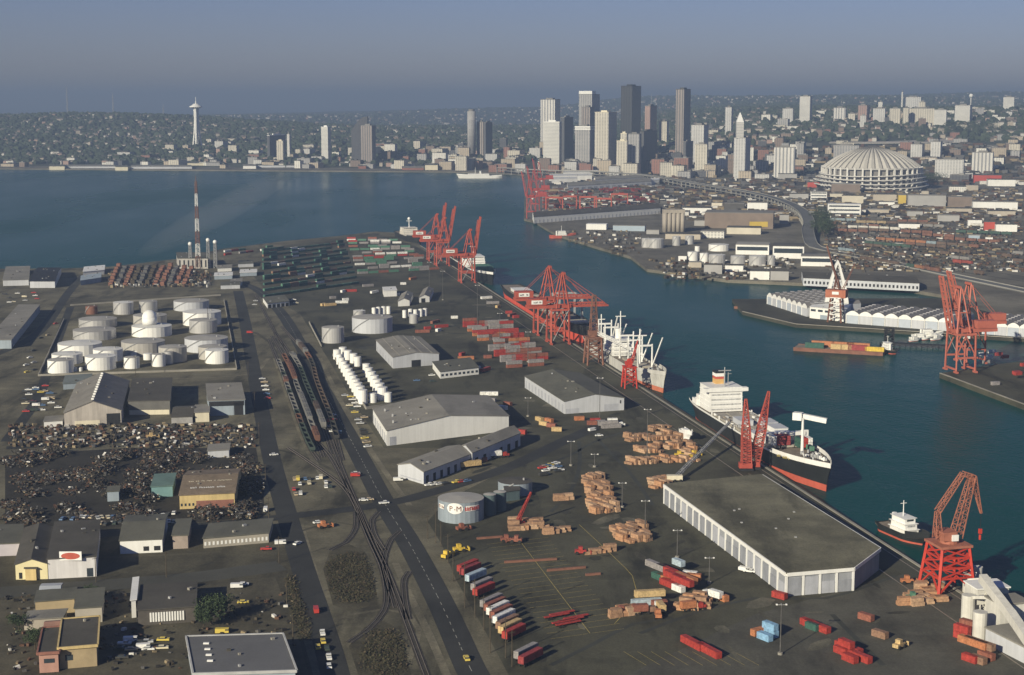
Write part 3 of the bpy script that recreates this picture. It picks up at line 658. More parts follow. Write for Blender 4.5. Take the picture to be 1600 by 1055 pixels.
# ---- scrapyard buildings
BRICK = M('brick wall', (.26, .12, .09), .9, .2, .2, fine=.2); YEL = M('yellow stucco', (.55, .42, .20), .8, .15, .1, streak=.15)
t, P, h = shed('scrap_merchant_hall', 'ochre hall with faded painted lettering on its brown roof in the scrapyard', (281, 796), (367, 792), (296, 757), 7.0, YEL, M('brown tin roof', (.20, .155, .11), .85, .2, .1, streak=.2), 'gable_u', 3.5, [('f', .30, .98, 0, 3.8, BRICK)] + row_doors('f', 4, 1.5, 2.8, .45, 0, .28, GLASS, 'window'))
def letters(text, t, p, size, rot, m, name='lettering', ext=.03):
    c = bpy.data.curves.new('lettering', 'FONT'); c.body = text; c.size = size; c.extrude = ext; c.align_x = 'CENTER'; c.resolution_u = 2
    tmp = bpy.data.objects.new('tmp', c); C.objects.link(tmp); dg = bpy.context.evaluated_depsgraph_get(); dg.update()
    me = bpy.data.meshes.new_from_object(tmp.evaluated_get(dg)); bpy.data.objects.remove(tmp); bpy.data.curves.remove(c)
    me.materials.clear(); me.materials.append(m)
    o = obj(name, me, t); o.location = p; o.rotation_euler = rot; return o
p = P(.5, .12, h + 1.5); ang = math.atan2((P(1, 0)[1]), P(1, 0)[0])
sl_ = math.atan2(3.6, (Vector(P(0, .5)[:2])).length)
def scribble(t, n, w, h, pos, rot, m, name='lettering', seed=1):
    """painted words too blurred to read: uneven upright strokes and bars"""
    rr = random.Random(seed); mb = MB(); cw = w / n
    for i in range(n):
        if rr.random() < .14: continue
        x = -w / 2 + i * cw; k = rr.random(); sw = cw * .2
        mb.box(x, 0, -.04, x + sw, h, .04)
        if k < .7: mb.box(x + cw * .6, 0, -.04, x + cw * .6 + sw, h * (1 if k < .45 else .55), .04)
        mb.box(x + sw, h * (.8 if k < .5 else .42), -.04, x + cw * .6, h * (.8 if k < .5 else .42) + h * .18, .04)
        if k > .4: mb.box(x + sw, 0, -.04, x + cw * .75, h * .17, .04)
    o = mb.build(name, m, t); o.location = pos; o.rotation_euler = rot; return o
scribble(t, 16, 17, 1.5, (P(.5, .14)[0], P(.5, .14)[1], h + 1.45), (sl_, 0, ang), WHITE, seed=3)
scribble(t, 24, 21, 1.0, (P(.52, .31)[0], P(.52, .31)[1], h + 2.7), (sl_, 0, ang), CREAM, seed=5)
shed('teal_shed', 'small teal shed beside the ochre scrapyard hall', (237, 778), (270, 776), (243, 758), 5.5, M('teal wall', (.17, .30, .31), .7, .15, .1), M('teal roof', (.13, .20, .18), .8, .15, .1), 'flat', cat='shed')
shed('crusher_house', 'grey blue sorting cabin on stilts amid scrap', (168, 784), (186, 783), (170, 776), 5, BLUEG, ROOFG, cat='cabin')
shed('scrap_gate_office', 'long pale-roofed shed on the far edge of the scrapyard', (325, 716), (358, 714), (327, 706), 4, GREYW, ROOFL, cat='shed')
# ---- south-west blocks
shed('brick_hall', 'white-fronted hall with a red oval sign on its wall', (76, 905), (151, 901), (88, 845), 8.5, M('dull white wall', (.62, .60, .60), .7, .08, .1, streak=.12), ROOFD, 'flat', 0, [('f', .80, .93, .2, 3.8, GLASS)])
t, P, h = shed('arched_hall', 'yellow-fronted hall with curved dark roof beside the red oval sign hall', (25, 906), (75, 905), (40, 848), 6.5, M('lit yellow wall', (.68, .60, .36), .8, .1, .1), ROOFD, 'gable_w', 2.2, [('f', .1, .2, .4, 3, DARK)])  # all walls of the hall share one even yellow
shed('yellow_annex', 'ochre annex standing against the yellow-fronted hall', (40, 907), (57, 907), (42, 900), 5, YEL, ROOFD, 'flat', cat='annex')
sg = thing('oval_sign', 'white sign with a red oval on the dull white hall', 'sign', (*g(112, 903.5), 0))
MB().box(-4.6, -.45, 11.2, 4.6, -.15, 15).build('panel', WHITE, sg)
m = MB(); m.v = [(3.9 * math.cos(i * .2618), -.5, 13.1 + 1.45 * math.sin(i * .2618)) for i in range(24)]; m.f = [tuple(range(24))]; m.build('oval', HULLR, sg)
shed('corner_store', 'pale store at the picture edge beside the yellow-fronted hall', (-15, 870), (32, 868), (-8, 840), 5.5, M('lilac wall', (.45, .42, .46), .7, .1, .1), ROOFG)
shed('corner_house', 'grey-roofed corner building with white lower windows across the road from the scrapyard', (188, 866), (254, 863), (200, 826), 6, WHITE, ROOFG, 'gable_u', 2.5, [('f', .55, .68, 1, 3), ('f', .8, .95, 1, 3)] , cat='building')
shed('brick_chimney_house', 'narrow pale house with a chimney beside the grey-roofed corner building', (270, 858), (294, 857), (276, 832), 6, M('pale brick', (.33, .27, .23), .85, .2, .2), ROOFG, cat='building')
shed('long_office', 'long low office with a row of small windows beside the west road', (318, 857), (420, 848), (328, 834), 4.5, M('putty wall', (.34, .31, .26), .8, .12, .1), ROOFG, 'flat', 0, row_doors('f', 16, 1.2, 2.8, .5, m=WHITE, name='window'), cat='office')
t, P, h = shed('window_workshop', 'dark-roofed workshop with a long band of bright white panes', (216, 978), (306, 972), (222, 938), 6, M('dark wall', (.09, .08, .07), .85, .2, .2), ROOFD, 'flat', 0)
for i in range(13): MB().obox(*(P(.22 + i * .047, -.012)[:2]), 1.6, .66, .2, 3.6, math.atan2(P(1, 0)[1], P(1, 0)[0])).build('pane', WHITE, t)
shed('white_gable_wall', 'tall narrow white wall at the end of the dark workshop', (206, 966), (213, 965), (210, 930), 7, WHITE, WHITE, cat='building')
shed('flat_workshop', 'grey flat-roofed workshop left of the dark black gap', (118, 975), (160, 972), (123, 945), 6, M('beige wall', (.40, .36, .30), .8, .12, .1), ROOFG)
shed('bungalow', 'ochre building with pale roof edge among the yards', (56, 962), (117, 957), (60, 945), 5.5, M('ochre wall', (.42, .33, .20), .8, .15, .1), ROOFG, cat='building')
shed('porch_house', 'low house with wide pale eaves below the ochre building', (38, 985), (98, 981), (46, 972), 4, M('beige wall', (.40, .36, .30)), ROOFL, cat='building')
shed('silver_shed', 'small silver-roofed shed beside the south road', (62, 950), (92, 949), (68, 930), 4.5, GREYW, M('zinc roof', (.45, .47, .49), .5, .1, .1), 'gable_u', 1.5, cat='shed')
shed('brick_house', 'pinkish brick house at the picture bottom with a dark window band', (62, 1052), (92, 1050), (70, 1012), 7, M('pink brick', (.42, .24, .19), .85, .15, .2), ROOFD, 'flat', 0, [('f', .25, .8, 3.5, 5, GLASS, 'window')], cat='building', trim=BRICK)
shed('warehouse_block', 'ochre brick block with dark roof beside the pinkish brick house', (94, 1046), (152, 1041), (100, 1000), 7.5, M('ochre brick', (.36, .28, .17), .85, .15, .2), ROOFD, 'flat', 0, [('f', .15, .35, 3, 5, GLASS, 'window')], cat='building', trim=YEL)
shed('tile_house', 'house with stepped reddish roof at the lower corner of the yards', (70, 1010), (98, 1008), (74, 990), 4.5, BRICK, M('reddish roof', (.30, .17, .13), .85, .2, .2), 'gable_u', 2, cat='building')
t, P, h = shed('parapet_warehouse', 'flat grey warehouse with white parapet at the bottom of the picture', (305, 1085), (462, 1080), (294, 1026), 7, BLUEG, M('blue grey roof', (.135, .135, .14), .9, .12, .05, fine=.12), 'flat', trim=M('dull parapet', (.42, .42, .42), .8, .15, .2))
for i in range(4): MB().obox(*P(.18, .3 + i * .16)[:2], h + .35, 2.0, .9, .5).build('skylight', WHITE, t)
# ---- conveyor works in the lower right corner
CW = M('dusty white concrete', (.60, .58, .53), .85, .15, .1, streak=.15)
t = thing('silo_works', 'pale dusty silo works with a sloping conveyor gallery at the lower right', 'plant', (*g(1530, 1000), 3.3))
def L2(px, py, z=3.5): v = Vector(g(px, py, z)) - Vector(t.location[:2]); return v.x, v.y
a, b = L2(1560, 935, 14), L2(1620, 1040, 4)
MB().bar((*L2(1535, 908, 20), 18), (*L2(1578, 955, 16), 12), 3, 3.2).bar((*L2(1578, 955, 16), 12), (*L2(1640, 1050, 8), 5), 3.2, 3.4).build('conveyor_gallery', CW, t)
x, y = L2(1540, 960); MB().obox(x, y, 6, 13, 10, 6, .2).build('hopper_house', CW, t); MB().obox(x, y, 12, 14, 11, .5, .2).build('hopper_roof', WHITE, t)
for i, (dx, dy) in enumerate(((-5, -4), (5, -4), (5, 4), (-5, 4))): MB().bar((x + dx, y + dy, 0), (x + dx, y + dy, 6), .8).build('leg', CW, t)
m = MB()
for i in range(4): m.bar((x - 5 + 3 * i, y - 4, 0), (x - 2 + 3 * i, y - 4, 6), .35)
m.build('brace', CW, t)
x, y = L2(1572, 985); MB().obox(x, y, 0, 12, 10, 12, .25).build('elevator_house', CW, t); MB().obox(x, y, 12, 13, 11, .6, .25).build('house_roof', ROOFL, t)
x, y = L2(1600, 1020); MB().obox(x, y, 0, 14, 26, 6, .35).build('storage_shed', GREYW, t); MB().obox(x, y, 6, 15, 27, .5, .35).build('storage_roof', ROOFL, t)
for i, q in enumerate(((1514, 925), (1524, 918), (1512, 968), (1530, 1000))):
    x, y = L2(*q); MB().cyl(x, y, 0, 8 + i, 2.6, 16).build('bin', CW, t, False)
MB().bar((*L2(1512, 968), 9), (*L2(1560, 985), 13), 1.2).build('pipe_bridge', CW, t); MB().bar((*L2(1512, 940), 9), (*L2(1545, 950), 12), 1.2).build('pipe_bridge', CW, t)
for i in range(5): MB().lattice((*L2(1512 + i * 11, 950 + i * 8), 0), (*L2(1512 + i * 11, 950 + i * 8), 9 + i % 3), 2.4, 2.4, 3, .3).build('trestle', CW, t)
MB().bar((*L2(1508, 950), 9.5), (*L2(1560, 990), 10), 2.0, .5).build('walkway', STEEL, t)

# ---------------------------------------------------------------- tanks
def tank(label, xl, xr, yt, yb, mt, roofm=None, dome=0, group=None, n=28, name='storage_tank', zb=3.5, cat='tank', stair=True):
    cx = (xl + xr) / 2; fx, fy = g(cx, yb, zb); k = math.hypot(fy, EYE) / FP; r = (xr - xl) / 2 * k
    h = max(1.5, at(cx, yt, fy)[1] - zb)
    t = thing(name, label, cat, (fx, fy + r, zb - .2), 0, group)
    MB().cyl(0, 0, 0, h, r, n).build('shell', mt, t, False)
    if dome: MB().sphere(0, 0, h, r * .99, n, 5, True, dome).build('dome', roofm or mt, t, True)
    else: MB().cyl(0, 0, h + .01, h + max(.4, r * .07), r * 1.008, n, r * .02).build('roof', roofm or mt, t, False)
    if r > 4 and stair:
        m = MB()
        for i in range(13):
            a0, a1 = R(200 + i * 5), R(205 + i * 5); z0, z1 = h * i / 13, h * (i + 1) / 13
            m.bar(((r + .5) * math.cos(a0), (r + .5) * math.sin(a0), z0 + .6), ((r + .5) * math.cos(a1), (r + .5) * math.sin(a1), z1 + .6), .28, .5)
        m.build('stair', STEEL, t)
        MB().cyl(r * .5, 0, h, h + r * .05 + 1.0, .5, 8).build('vent', STEEL, t)
    return t
RT = M('tank roof grey', (.36, .345, .32), .75, .12, .1); RTW = M('tank roof white', (.66, .65, .62), .7, .1, .1)
for lab, xl, xr, yt, yb, mt, rm in (
    ('small rust red tank at the far corner of the tank farm', 527, 600, 437, 487, RUST, RUST), ('silver tank with white roof beside the rust red tank', 695, 820, 415, 488, SILVER, RTW), ('narrow silver tank with dark seam in the far row of the tank farm', 860, 972, 408, 477, SILVER, RT),
    ('wide pale grey tank in the far row near the road', 1065, 1285, 410, 468, GREYW, RT), ('bright white wide tank below the wide pale grey one', 1122, 1360, 480, 562, TANKW, RTW), ('silver tank in front of the bright white wide tank', 1168, 1340, 528, 606, SILVER, RT),
    ('broad silver tank on the upper left side of the tank farm', 465, 700, 525, 577, SILVER, RT), ('broad dull silver tank, second down the left side of the tank farm', 425, 690, 596, 652, SILVER, RT), ('grey tank just behind the white domed tank', 812, 1020, 500, 566, TANKG, RT),
    ('wide white tank, third down the left side of the tank farm', 328, 600, 682, 748, TANKW, RTW), ('white tank partly hidden behind the corner tank', 300, 490, 742, 802, TANKW, RTW), ('white corner tank at the near left of the tank farm', 278, 440, 778, 858, TANKW, RT),
    ('white tank behind the near middle tank', 562, 745, 712, 785, TANKW, RTW), ('white near middle tank with a line of pipes at its foot', 510, 700, 757, 838, TANKW, RTW), ('wide dull grey tank in the middle of the tank farm', 730, 1000, 668, 748, TANKG, RT),
    ('dark silver tank right of the wide dull grey tank', 975, 1150, 697, 788, TANKG, RT), ('short white tank in front of the dull grey tank', 797, 890, 712, 748, TANKW, RTW), ('white drum tank, near row, left of the gap', 765, 862, 758, 827, TANKW, RT), ('small white tank in the second row', 890, 946, 732, 772, TANKW, RTW),
    ('white upright drum tank in the near row', 943, 1026, 738, 814, TANKW, RT), ('slim pale tank with ladder beside the upright drum', 1022, 1077, 720, 797, SILVER, RT), ('wide light grey tank on the right side of the tank farm', 1130, 1400, 648, 728, GREYW, RT),
    ('grey tank behind the near right white tank', 1225, 1402, 695, 772, TANKG, RT), ('white tank at the near right corner of the tank farm', 1270, 1416, 715, 797, TANKW, RTW), ('tiny white tank at the foot of the near middle tank, first of two', 458, 480, 818, 842, TANKW, RTW), ('tiny white tank at the foot of the near middle tank, second of two', 490, 512, 818, 842, TANKW, RTW)):
    tank(lab, xl / 4, xr / 4, 370 + yt / 4, 370 + yb / 4, mt, rm)
t = tank('white tank crowned by a white dome in the centre of the tank farm', 798 / 4, 1046 / 4, 370 + 570 / 4, 370 + 632 / 4, TANKW, RTW)
sh = t.children[0]; r_ = max(v.co.x for v in sh.data.vertices); h_ = max(v.co.z for v in sh.data.vertices)
MB().cyl(-r_ * .1, 0, h_, h_ + r_ * .35, r_ * .37, 24).sphere(-r_ * .1, 0, h_ + r_ * .35, r_ * .37, 24, 6, True).build('dome', TANKW, t, True)
for lab, xl, xr, yt, yb, mt, rm in (('silver tank standing alone beside the main road', 501, 536, 513, 537, SILVER, RT), ('wide pale grey tank behind the lone silver tank', 547, 611, 499, 522, GREYW, RT), ('small silver tank behind the wide pale grey tank', 551, 570, 486, 496, SILVER, RTW), ('short silver tank at the end of the white vertical tanks', 639, 653, 492, 506, SILVER, RTW)):
    tank(lab, xl, xr, yt, yb, mt, rm)
for i, (x, y) in enumerate(((584, 493), (591, 492), (599, 491), (607, 491), (632, 497), (641, 495), (649, 496), (657, 495), (664, 494))):
    tank('slim white vertical tank, %s of the line behind the wide pale grey tank' % ORD[i], x - 3.4, x + 3.4, y - 12, y, TANKW, RTW, n=14, group='slim white vertical tanks')
for i in range(11):
    k = i / 10; x, y = 530 + 36 * k, 570 + 62 * k; w = 5 + 2.5 * k
    tank('white upright tank, %s from the far end of the long roadside row' % ORD[i], x - w, x + w, y - 16 - 6 * k, y, TANKW, RTW, n=16, group='roadside row of white tanks')
for i in range(7):
    k = i / 6; x, y = 572 + 25 * k, 583 + 43 * k; w = 6 + 2 * k
    tank('white upright tank, %s from the far end of the inner row' % ORD[i], x - w, x + w, y - 14 - 6 * k, y, TANKW, RTW, n=16, group='inner row of white tanks')
for i, (x, y) in enumerate(((526, 562), (535, 558), (543, 563), (552, 568), (558, 573), (582, 630), (606, 629))):
    tank('short white tank, %s of the odd ones beside the two rows' % ORD[i], x - 6, x + 6, y - 15, y, TANKW, RTW, n=16, group='odd small white tanks')
BLT = M('blue grey tank', (.25, .29, .33), .6, .1, .1, streak=.15)
t = tank('blue grey tank with a white oval emblem and painted name', 683, 755, 786, 819, BLT, RT, stair=False)
sh = t.children[0]; r_ = max(v.co.x for v in sh.data.vertices); h_ = max(v.co.z for v in sh.data.vertices)
def wrap(mt, a0, a1, z0, z1, name, oval=False, rr=.08):
    m = MB(); n = 16
    for i in range(n):
        t0, t1 = i / n, (i + 1) / n
        def zz(s):
            if not oval: return z0, z1
            k = math.sqrt(max(0, 1 - (2 * s - 1) ** 2)) * (z1 - z0) / 2; c = (z0 + z1) / 2; return c - k, c + k
        p = [R(a0 + (a1 - a0) * s) for s in (t0, t1)]; (l0, h0), (l1, h1) = zz(t0), zz(t1); q = r_ + rr
        m.poly([(q * math.cos(p[0]), q * math.sin(p[0]), l0), (q * math.cos(p[1]), q * math.sin(p[1]), l1), (q * math.cos(p[1]), q * math.sin(p[1]), h1), (q * math.cos(p[0]), q * math.sin(p[0]), h0)])
    return m.build(name, mt, t)
wrap(WHITE, 236, 278, h_ * .45, h_ * .93, 'emblem_oval', True); wrap(WHITE, 205, 226, h_ * .60, h_ * .80, 'name_band'); wrap(WHITE, 284, 322, h_ * .56, h_ * .80, 'name_band')
for ch, a in (('P', 247), ('\u2022', 257), ('M', 267)): letters(ch, t, ((r_ + .2) * math.cos(R(a)), (r_ + .2) * math.sin(R(a)), h_ * .58), h_ * .32 if ch != '\u2022' else h_ * .2, (R(90), 0, R(a + 90)), RUST)
for k_, a in enumerate((287, 292.5, 298, 303.5, 309, 314.5, 319)): scribble(t, 1, 1.9, h_ * .16, ((r_ + .2) * math.cos(R(a)), (r_ + .2) * math.sin(R(a)), h_ * .60), (R(90), 0, R(a + 90)), CRANEB, seed=20 + k_)
for k_, a in enumerate((209, 214, 219, 223)): scribble(t, 1, 1.8, h_ * .12, ((r_ + .2) * math.cos(R(a)), (r_ + .2) * math.sin(R(a)), h_ * .64), (R(90), 0, R(a + 90)), RUST, seed=30 + k_)
DKT = M('dark teal tank', (.085, .12, .13), .6, .1, .1, streak=.15)
for lab, xl, xr, yt, yb, mt, rm in (('dark teal tank just right of the emblem tank', 755, 775, 774, 806, DKT, RT), ('dark teal tank second right of the emblem tank', 771, 791, 770, 800, DKT, RT), ('low wide blue grey tank behind the dark teal pair', 778, 832, 757, 776, BLT, ROOFD)):
    tank(lab, xl, xr, yt, yb, mt, rm)
shed('pump_house', 'dark pump house between the low wide tank and the dark teal pair', (790, 784), (812, 781), (788, 776), 5, DKT, ROOFD, cat='shed')
# concrete bund walls round the small tanks
for a, b, lab in (((520, 556), (572, 640), 'concrete bund wall along the main road by the small white tanks'), ((572, 640), (612, 634), 'concrete bund wall at the near end of the small white tanks'), ((483, 505), (502, 542), 'pale bund wall beside the lone silver tank')):
    p, q = g(*a), g(*b); tag(MB().bar((*p, 4.4), (*q, 4.4), .5, 1.8).build('bund_wall', CONC), lab, 'wall')
for i, (a, b) in enumerate((((60, 588), (370, 578)), ((60, 588), (100, 500)), ((370, 578), (350, 470)), ((110, 478), (345, 462)))):
    p, q = g(*a), g(*b); tag(MB().bar((*p, 4.2), (*q, 4.2), .6, 1.6).build('dyke_wall', CONC), 'low dyke wall on the %s side of the tank farm' % ('near', 'west', 'road', 'far')[i], 'wall')
# ---------------------------------------------------------------- container cranes
QA = math.atan2(.1965, .9805)                      # turns local +x towards the water
def quay_crane(label, loc, rz, boom=0, mt=CRANE, s=1.0, group=None, hh=29, apex=57, sign=True):
    t = thing('container_crane', label, 'crane', loc, rz, group)
    gx, gy = 7.5, 8.5
    for sx in (-1, 1):
        for sy in (-1, 1):
            MB().bar((sx * gx, sy * gy, 1.2), (sx * gx * .96, sy * gy * .92, hh), 1.25 * s, 1.1).build('leg', mt, t)
            MB().obox(sx * gx, sy * gy, 0, 1.6, 5, 1.4).build('bogie', mt, t)
    for sx in (-1, 1):
        MB().bar((sx * gx, -gy, 2.6), (sx * gx, gy, 2.6), 1.0, 1.3).build('sill_beam', mt, t); MB().bar((sx * gx * .97, -gy, hh - 1), (sx * gx * .97, gy, hh - 1), 1.1, 1.5).build('portal_beam', mt, t)
    for sy in (-1, 1):
        MB().bar((-gx, sy * gy * .97, 11), (gx, sy * gy * .97, 11), 1.0, 1.3).build('portal_beam', mt, t); MB().bar((-gx, sy * gy * .92, hh - 1), (gx, sy * gy * .92, hh - 1), 1.1, 1.5).build('portal_beam', mt, t)
        MB().bar((-gx, sy * gy * .96, 12), (gx * .1, sy * gy * .94, hh - 2), .7).bar((gx, sy * gy * .96, 12), (gx * .1, sy * gy * .94, hh - 2), .7).build('brace', mt, t)
    m = MB()
    for sy in (-1, 1):
        m.bar((gx, sy * gy * .9, hh), (gx - 4, sy * 3.2, apex), 1.0); m.bar((-gx * .4, sy * gy * .9, hh), (gx - 5, sy * 3.2, apex - 1), .9)
        m.bar((-gx * .1, sy * gy * .72, hh + (apex - hh) * .45), (gx * .92, sy * gy * .62, hh + (apex - hh) * .45), .8)
    m.bar((gx - 3, -3.6, apex), (gx - 3, 3.6, apex), 1.8)
    m.build('a_frame', mt, t)
    m = MB()
    for sy in (-1, 1): m.bar((-gx - 19, sy * 3, hh + 1.2), (gx + 2, sy * 3, hh + 1.2), 1.2, 2.6)
    for i in range(6): m.bar((-gx - 18 + i * 7, -3, hh + 1.2), (-gx - 18 + i * 7, 3, hh + 1.2), .8, 1.4)
    m.build('girder', mt, t)
    mh = MB().box(-gx - 18, -4.3, hh + 2.6, -gx - 3, 4.3, hh + 8).build('machinery_house', mt, t)
    if sign:
        sg = MB().box(-gx - 15.5, -4.55, hh + 3.6, -gx - 6.5, -4.32, hh + 6.8).build('sign', WHITE, mh)
        o = scribble(sg, 8, 7.4, 1.3, (-gx - 11, -4.62, hh + 4.5), (R(90), 0, 0), DARK, seed=int(abs(loc[0]) * 7) % 97); o.name = 'lettering'
    # boom, hinged at the waterside
    L_ = 41 if boom > 30 else 32; a = R(boom); hx, hz = gx + 2, hh + 1.2
    def B(d, y, up=0): return (hx + d * math.cos(a) - up * math.sin(a), y, hz + d * math.sin(a) + up * math.cos(a))
    m = MB()
    for sy in (-1, 1):
        m.bar(B(0, sy * 3), B(L_, sy * 2.6), .9, 1.5); m.bar(B(0, sy * 3, 2.6), B(L_ * .9, sy * 2.4, 2.2), .6)
        for i in range(10): m.bar(B(i * L_ * .096, sy * 2.9, 0), B((i + (.5 if i % 2 else 1)) * L_ * .096, sy * 2.8, 2.4), .4)
    for i in range(8): m.bar(B(1 + i * L_ * .137, -3), B(1 + i * L_ * .137, 3), .8, 1.2)
    m.build('boom', mt, t)
    for sy in (-1, 1):
        if boom < 30: MB().bar((gx - 4, sy * 3, apex), B(L_ * .55, sy * 2.8, 2), .3).bar((gx - 4, sy * 3, apex), B(L_ * .92, sy * 2.6, 2), .28).build('fore_stay', mt, t)
        MB().bar((gx - 4, sy * 3, apex - .5), (-gx - 15, sy * 3, hh + 3), .28).build('back_stay', mt, t)
    MB().box(-3, 4.6, hh - 4.2, 1.2, 7.4, hh - 1.2).build('cab', WHITE, t)
    m = MB()
    for i in range(5): m.bar((gx * (-.8 + i * .35), -gy, 3 + i * 5), (gx * (-.45 + i * .35), -gy, 8 + i * 5), .9, .25)
    m.build('stair', STEEL, t)
    return t
def on_quay(px, py, inset=12):
    x, y = g(px, py); return (quay_x(y) - inset, y, 3.6)
quay_crane('nearer orange crane of the pair with lowered booms over the red-hulled ship', on_quay(858, 536), QA)
quay_crane('farther orange crane of the pair with lowered booms over the red-hulled ship', on_quay(840, 522), QA)
quay_crane('orange crane with upright boom beside the ship with green containers', on_quay(726, 441), QA, 82)
quay_crane('left orange crane of the upright pair at the far end of the quay', on_quay(672, 407), QA, 82)
quay_crane('right orange crane of the upright pair at the far end of the quay', on_quay(688, 415), QA, 80)
EA = math.atan2(.1965, .9805) + math.pi
def er(px, py): x, y = g(px, py); return (x, y, 3.6)
quay_crane('salmon crane with raised boom on the opposite quay, right half of the pair', er(1500, 580), EA, 78, M('crane salmon', (.43, .125, .085), .55, .12, .2), .8, apex=62)
quay_crane('salmon crane with raised boom on the opposite quay, behind its twin', er(1516, 566), EA, 74, _mats['crane salmon'], .8, apex=60)
for i, (x, y, b) in enumerate(((832, 341, 80), (838, 328, 82), (846, 308, 80))):
    p = g(x, y); quay_crane('red crane with upright boom on the far terminal, %s from its open end' % ORD[i], (p[0] - 2, p[1], 3.6), R(180), b, M('far crane red', (.34, .06, .05), .6, .12, .2), 1.0, hh=36, apex=70)
# rubber-tyred yard gantries of the far terminal
def yard_gantry(label, px, py):
    t = thing('yard_gantry', label, 'gantry crane', er(px, py), R(-8), 'yard gantries of the far terminal')
    for sx in (-1, 1):
        for sy in (-1, 1): MB().bar((sx * 15, sy * 6, 0), (sx * 15, sy * 4, 21), 1.4).build('leg', CRANE, t)
    MB().bar((-16, -4, 22), (16, -4, 22), 1.6, 2.8).bar((-16, 4, 22), (16, 4, 22), 1.6, 2.8).bar((-15, -4, 22), (-15, 4, 22), 1.5, 2.4).bar((15, -4, 22), (15, 4, 22), 1.5, 2.0).build('girder', CRANE, t)
    MB().box(-2, -3, 19, 5, 3, 22).build('trolley', WHITE, t)
for i, x in enumerate((866, 888, 919, 968, 942)): yard_gantry('red yard gantry, %s from the waterside of the far terminal' % ORD[(0, 1, 2, 4, 3)[i]], x, (328, 326, 327, 322, 330)[i])

# whirley crane at the lower right: red lattice tower, brown luffing jib with a hooked fly
t = thing('whirley_crane', 'red lattice portal crane with brown jib at the quay corner', 'crane', (*g(1479, 922), 3.6), R(14))
m = MB(); c4 = [(-6, -6), (6, -6), (6, 6), (-6, 6)]
for i, (x, y) in enumerate(c4):
    MB().bar((x * 1.35, y * 1.35, 0), (x, y, 19), 1.1).build('leg', CRANEB, t)
    x2, y2 = c4[(i + 1) % 4]
    for j in range(4):
        z0, z1 = 3 + j * 4, 7 + j * 4; k0, k1 = 1.35 - .35 * z0 / 19, 1.35 - .35 * z1 / 19
        if j > 0: m.bar((x * k0, y * k0, z0), (x2 * k1, y2 * k1, z1), .55); m.bar((x2 * k0, y2 * k0, z0), (x * k1, y * k1, z1), .55)
        m.bar((x * k1, y * k1, z1), (x2 * k1, y2 * k1, z1), .7)
    xm, ym = (x + x2) / 2, (y + y2) / 2
    m.bar((x * 1.3, y * 1.3, 1), (xm * 1.18, ym * 1.18, 8), .6); m.bar((x2 * 1.3, y2 * 1.3, 1), (xm * 1.18, ym * 1.18, 8), .6)
m.build('tower_bracing', CRANEB, t)
JIB = M('jib brown', (.34, .13, .085), .7, .2, .3)
MB().box(-7, -7, 19, 7, 7, 20).build('deck', JIB, t)
MB().cyl(0, 0, 20, 21.5, 4, 16).box(-4.5, -4, 21.5, 1.5, 4, 25).build('machinery_house', JIB, t); MB().box(-1, -4.6, 21.5, 1.8, -3.2, 24).build('cab', WHITE, t)
MB().lattice((-5, 0, 22), (-5.5, 0, 33), 3, 1.5, 5, .3, .16).build('back_mast', JIB, t)
MB().lattice((3, 0, 22), (9, 0, 46), 4, 2.4, 10, .32, .17).build('jib', JIB, t)
MB().lattice((-5.5, 0, 33), (5, 0, 48), 2, 1.6, 7, .28, .15).build('tie_boom', JIB, t)
MB().lattice((5, 0, 48), (10, 0, 46), 1.6, 2, 3, .35).lattice((9.5, 0, 46.5), (14, 0, 31), 2.2, .6, 6, .26, .15).build('fly_jib', JIB, t)
MB().bar((14, 0, 31), (14, 0, 24), .15).build('hoist_rope', DARK, t); MB().box(13.4, -.5, 22.5, 14.6, .5, 24.5).cyl(14, 0, 20, 22, .5, 8).build('hook_block', CRANEB, t)
# two red lattice tower booms with their crawler bases behind the flat warehouse, one long grey jib
def lattice_crane(name, label, px, py, ptop, lean, w, mt):
    x, y = g(px, py); h = at(px, ptop, y)[1] - 3.5; t = thing(name, label, 'crane', (x, y, 3.6))
    MB().box(-3.5, -2.6, 0, 3.5, -1.4, 1.3).build('track', DARK, t); MB().box(-3.5, 1.4, 0, 3.5, 2.6, 1.3).build('track', DARK, t); MB().box(-4, -2, 1.4, 3, 2, 4.2).build('cab_body', mt, t)
    MB().lattice((0, 0, 4), (lean * .55, 0, h * .55), w, w * .85, 12, .5).lattice((lean * .55, 0, h * .55), (lean, 0, h), w * .85, 1.0, 10, .45).build('boom', mt, t)
    return t
RB = M('boom red', (.36, .07, .05), .6, .15, .3)
lattice_crane('tower_crane', 'red lattice boom, shorter and left of the two behind the flat warehouse', 1166, 735, 624, -1, 5, RB)
lattice_crane('tower_crane', 'red lattice boom leaning right, taller of the two behind the flat warehouse', 1178, 733, 612, 7, 5, RB)
a, b = g(1057, 752), g(1122, 690); t = thing('mobile_crane', 'mobile crane whose long thin grey jib slopes over the quay', 'crane', (*a, 3.6))
z = at(1140, 660, b[1])[1]; e = Vector((at(1140, 660, b[1])[0] - a[0], b[1] - a[1], z - 3.6))
MB().lattice((0, 0, 2.5), tuple(e), 1.5, .8, 18, .3).build('jib', STEEL, t); MB().box(-5, -1.6, .8, 3, 1.6, 3.2).build('carrier', CREAM, t)
for i in range(3): MB().cyl(-4 + i * 3, -1.7, 0, 1.2, .6, 8).build('wheel', TYRE, t)
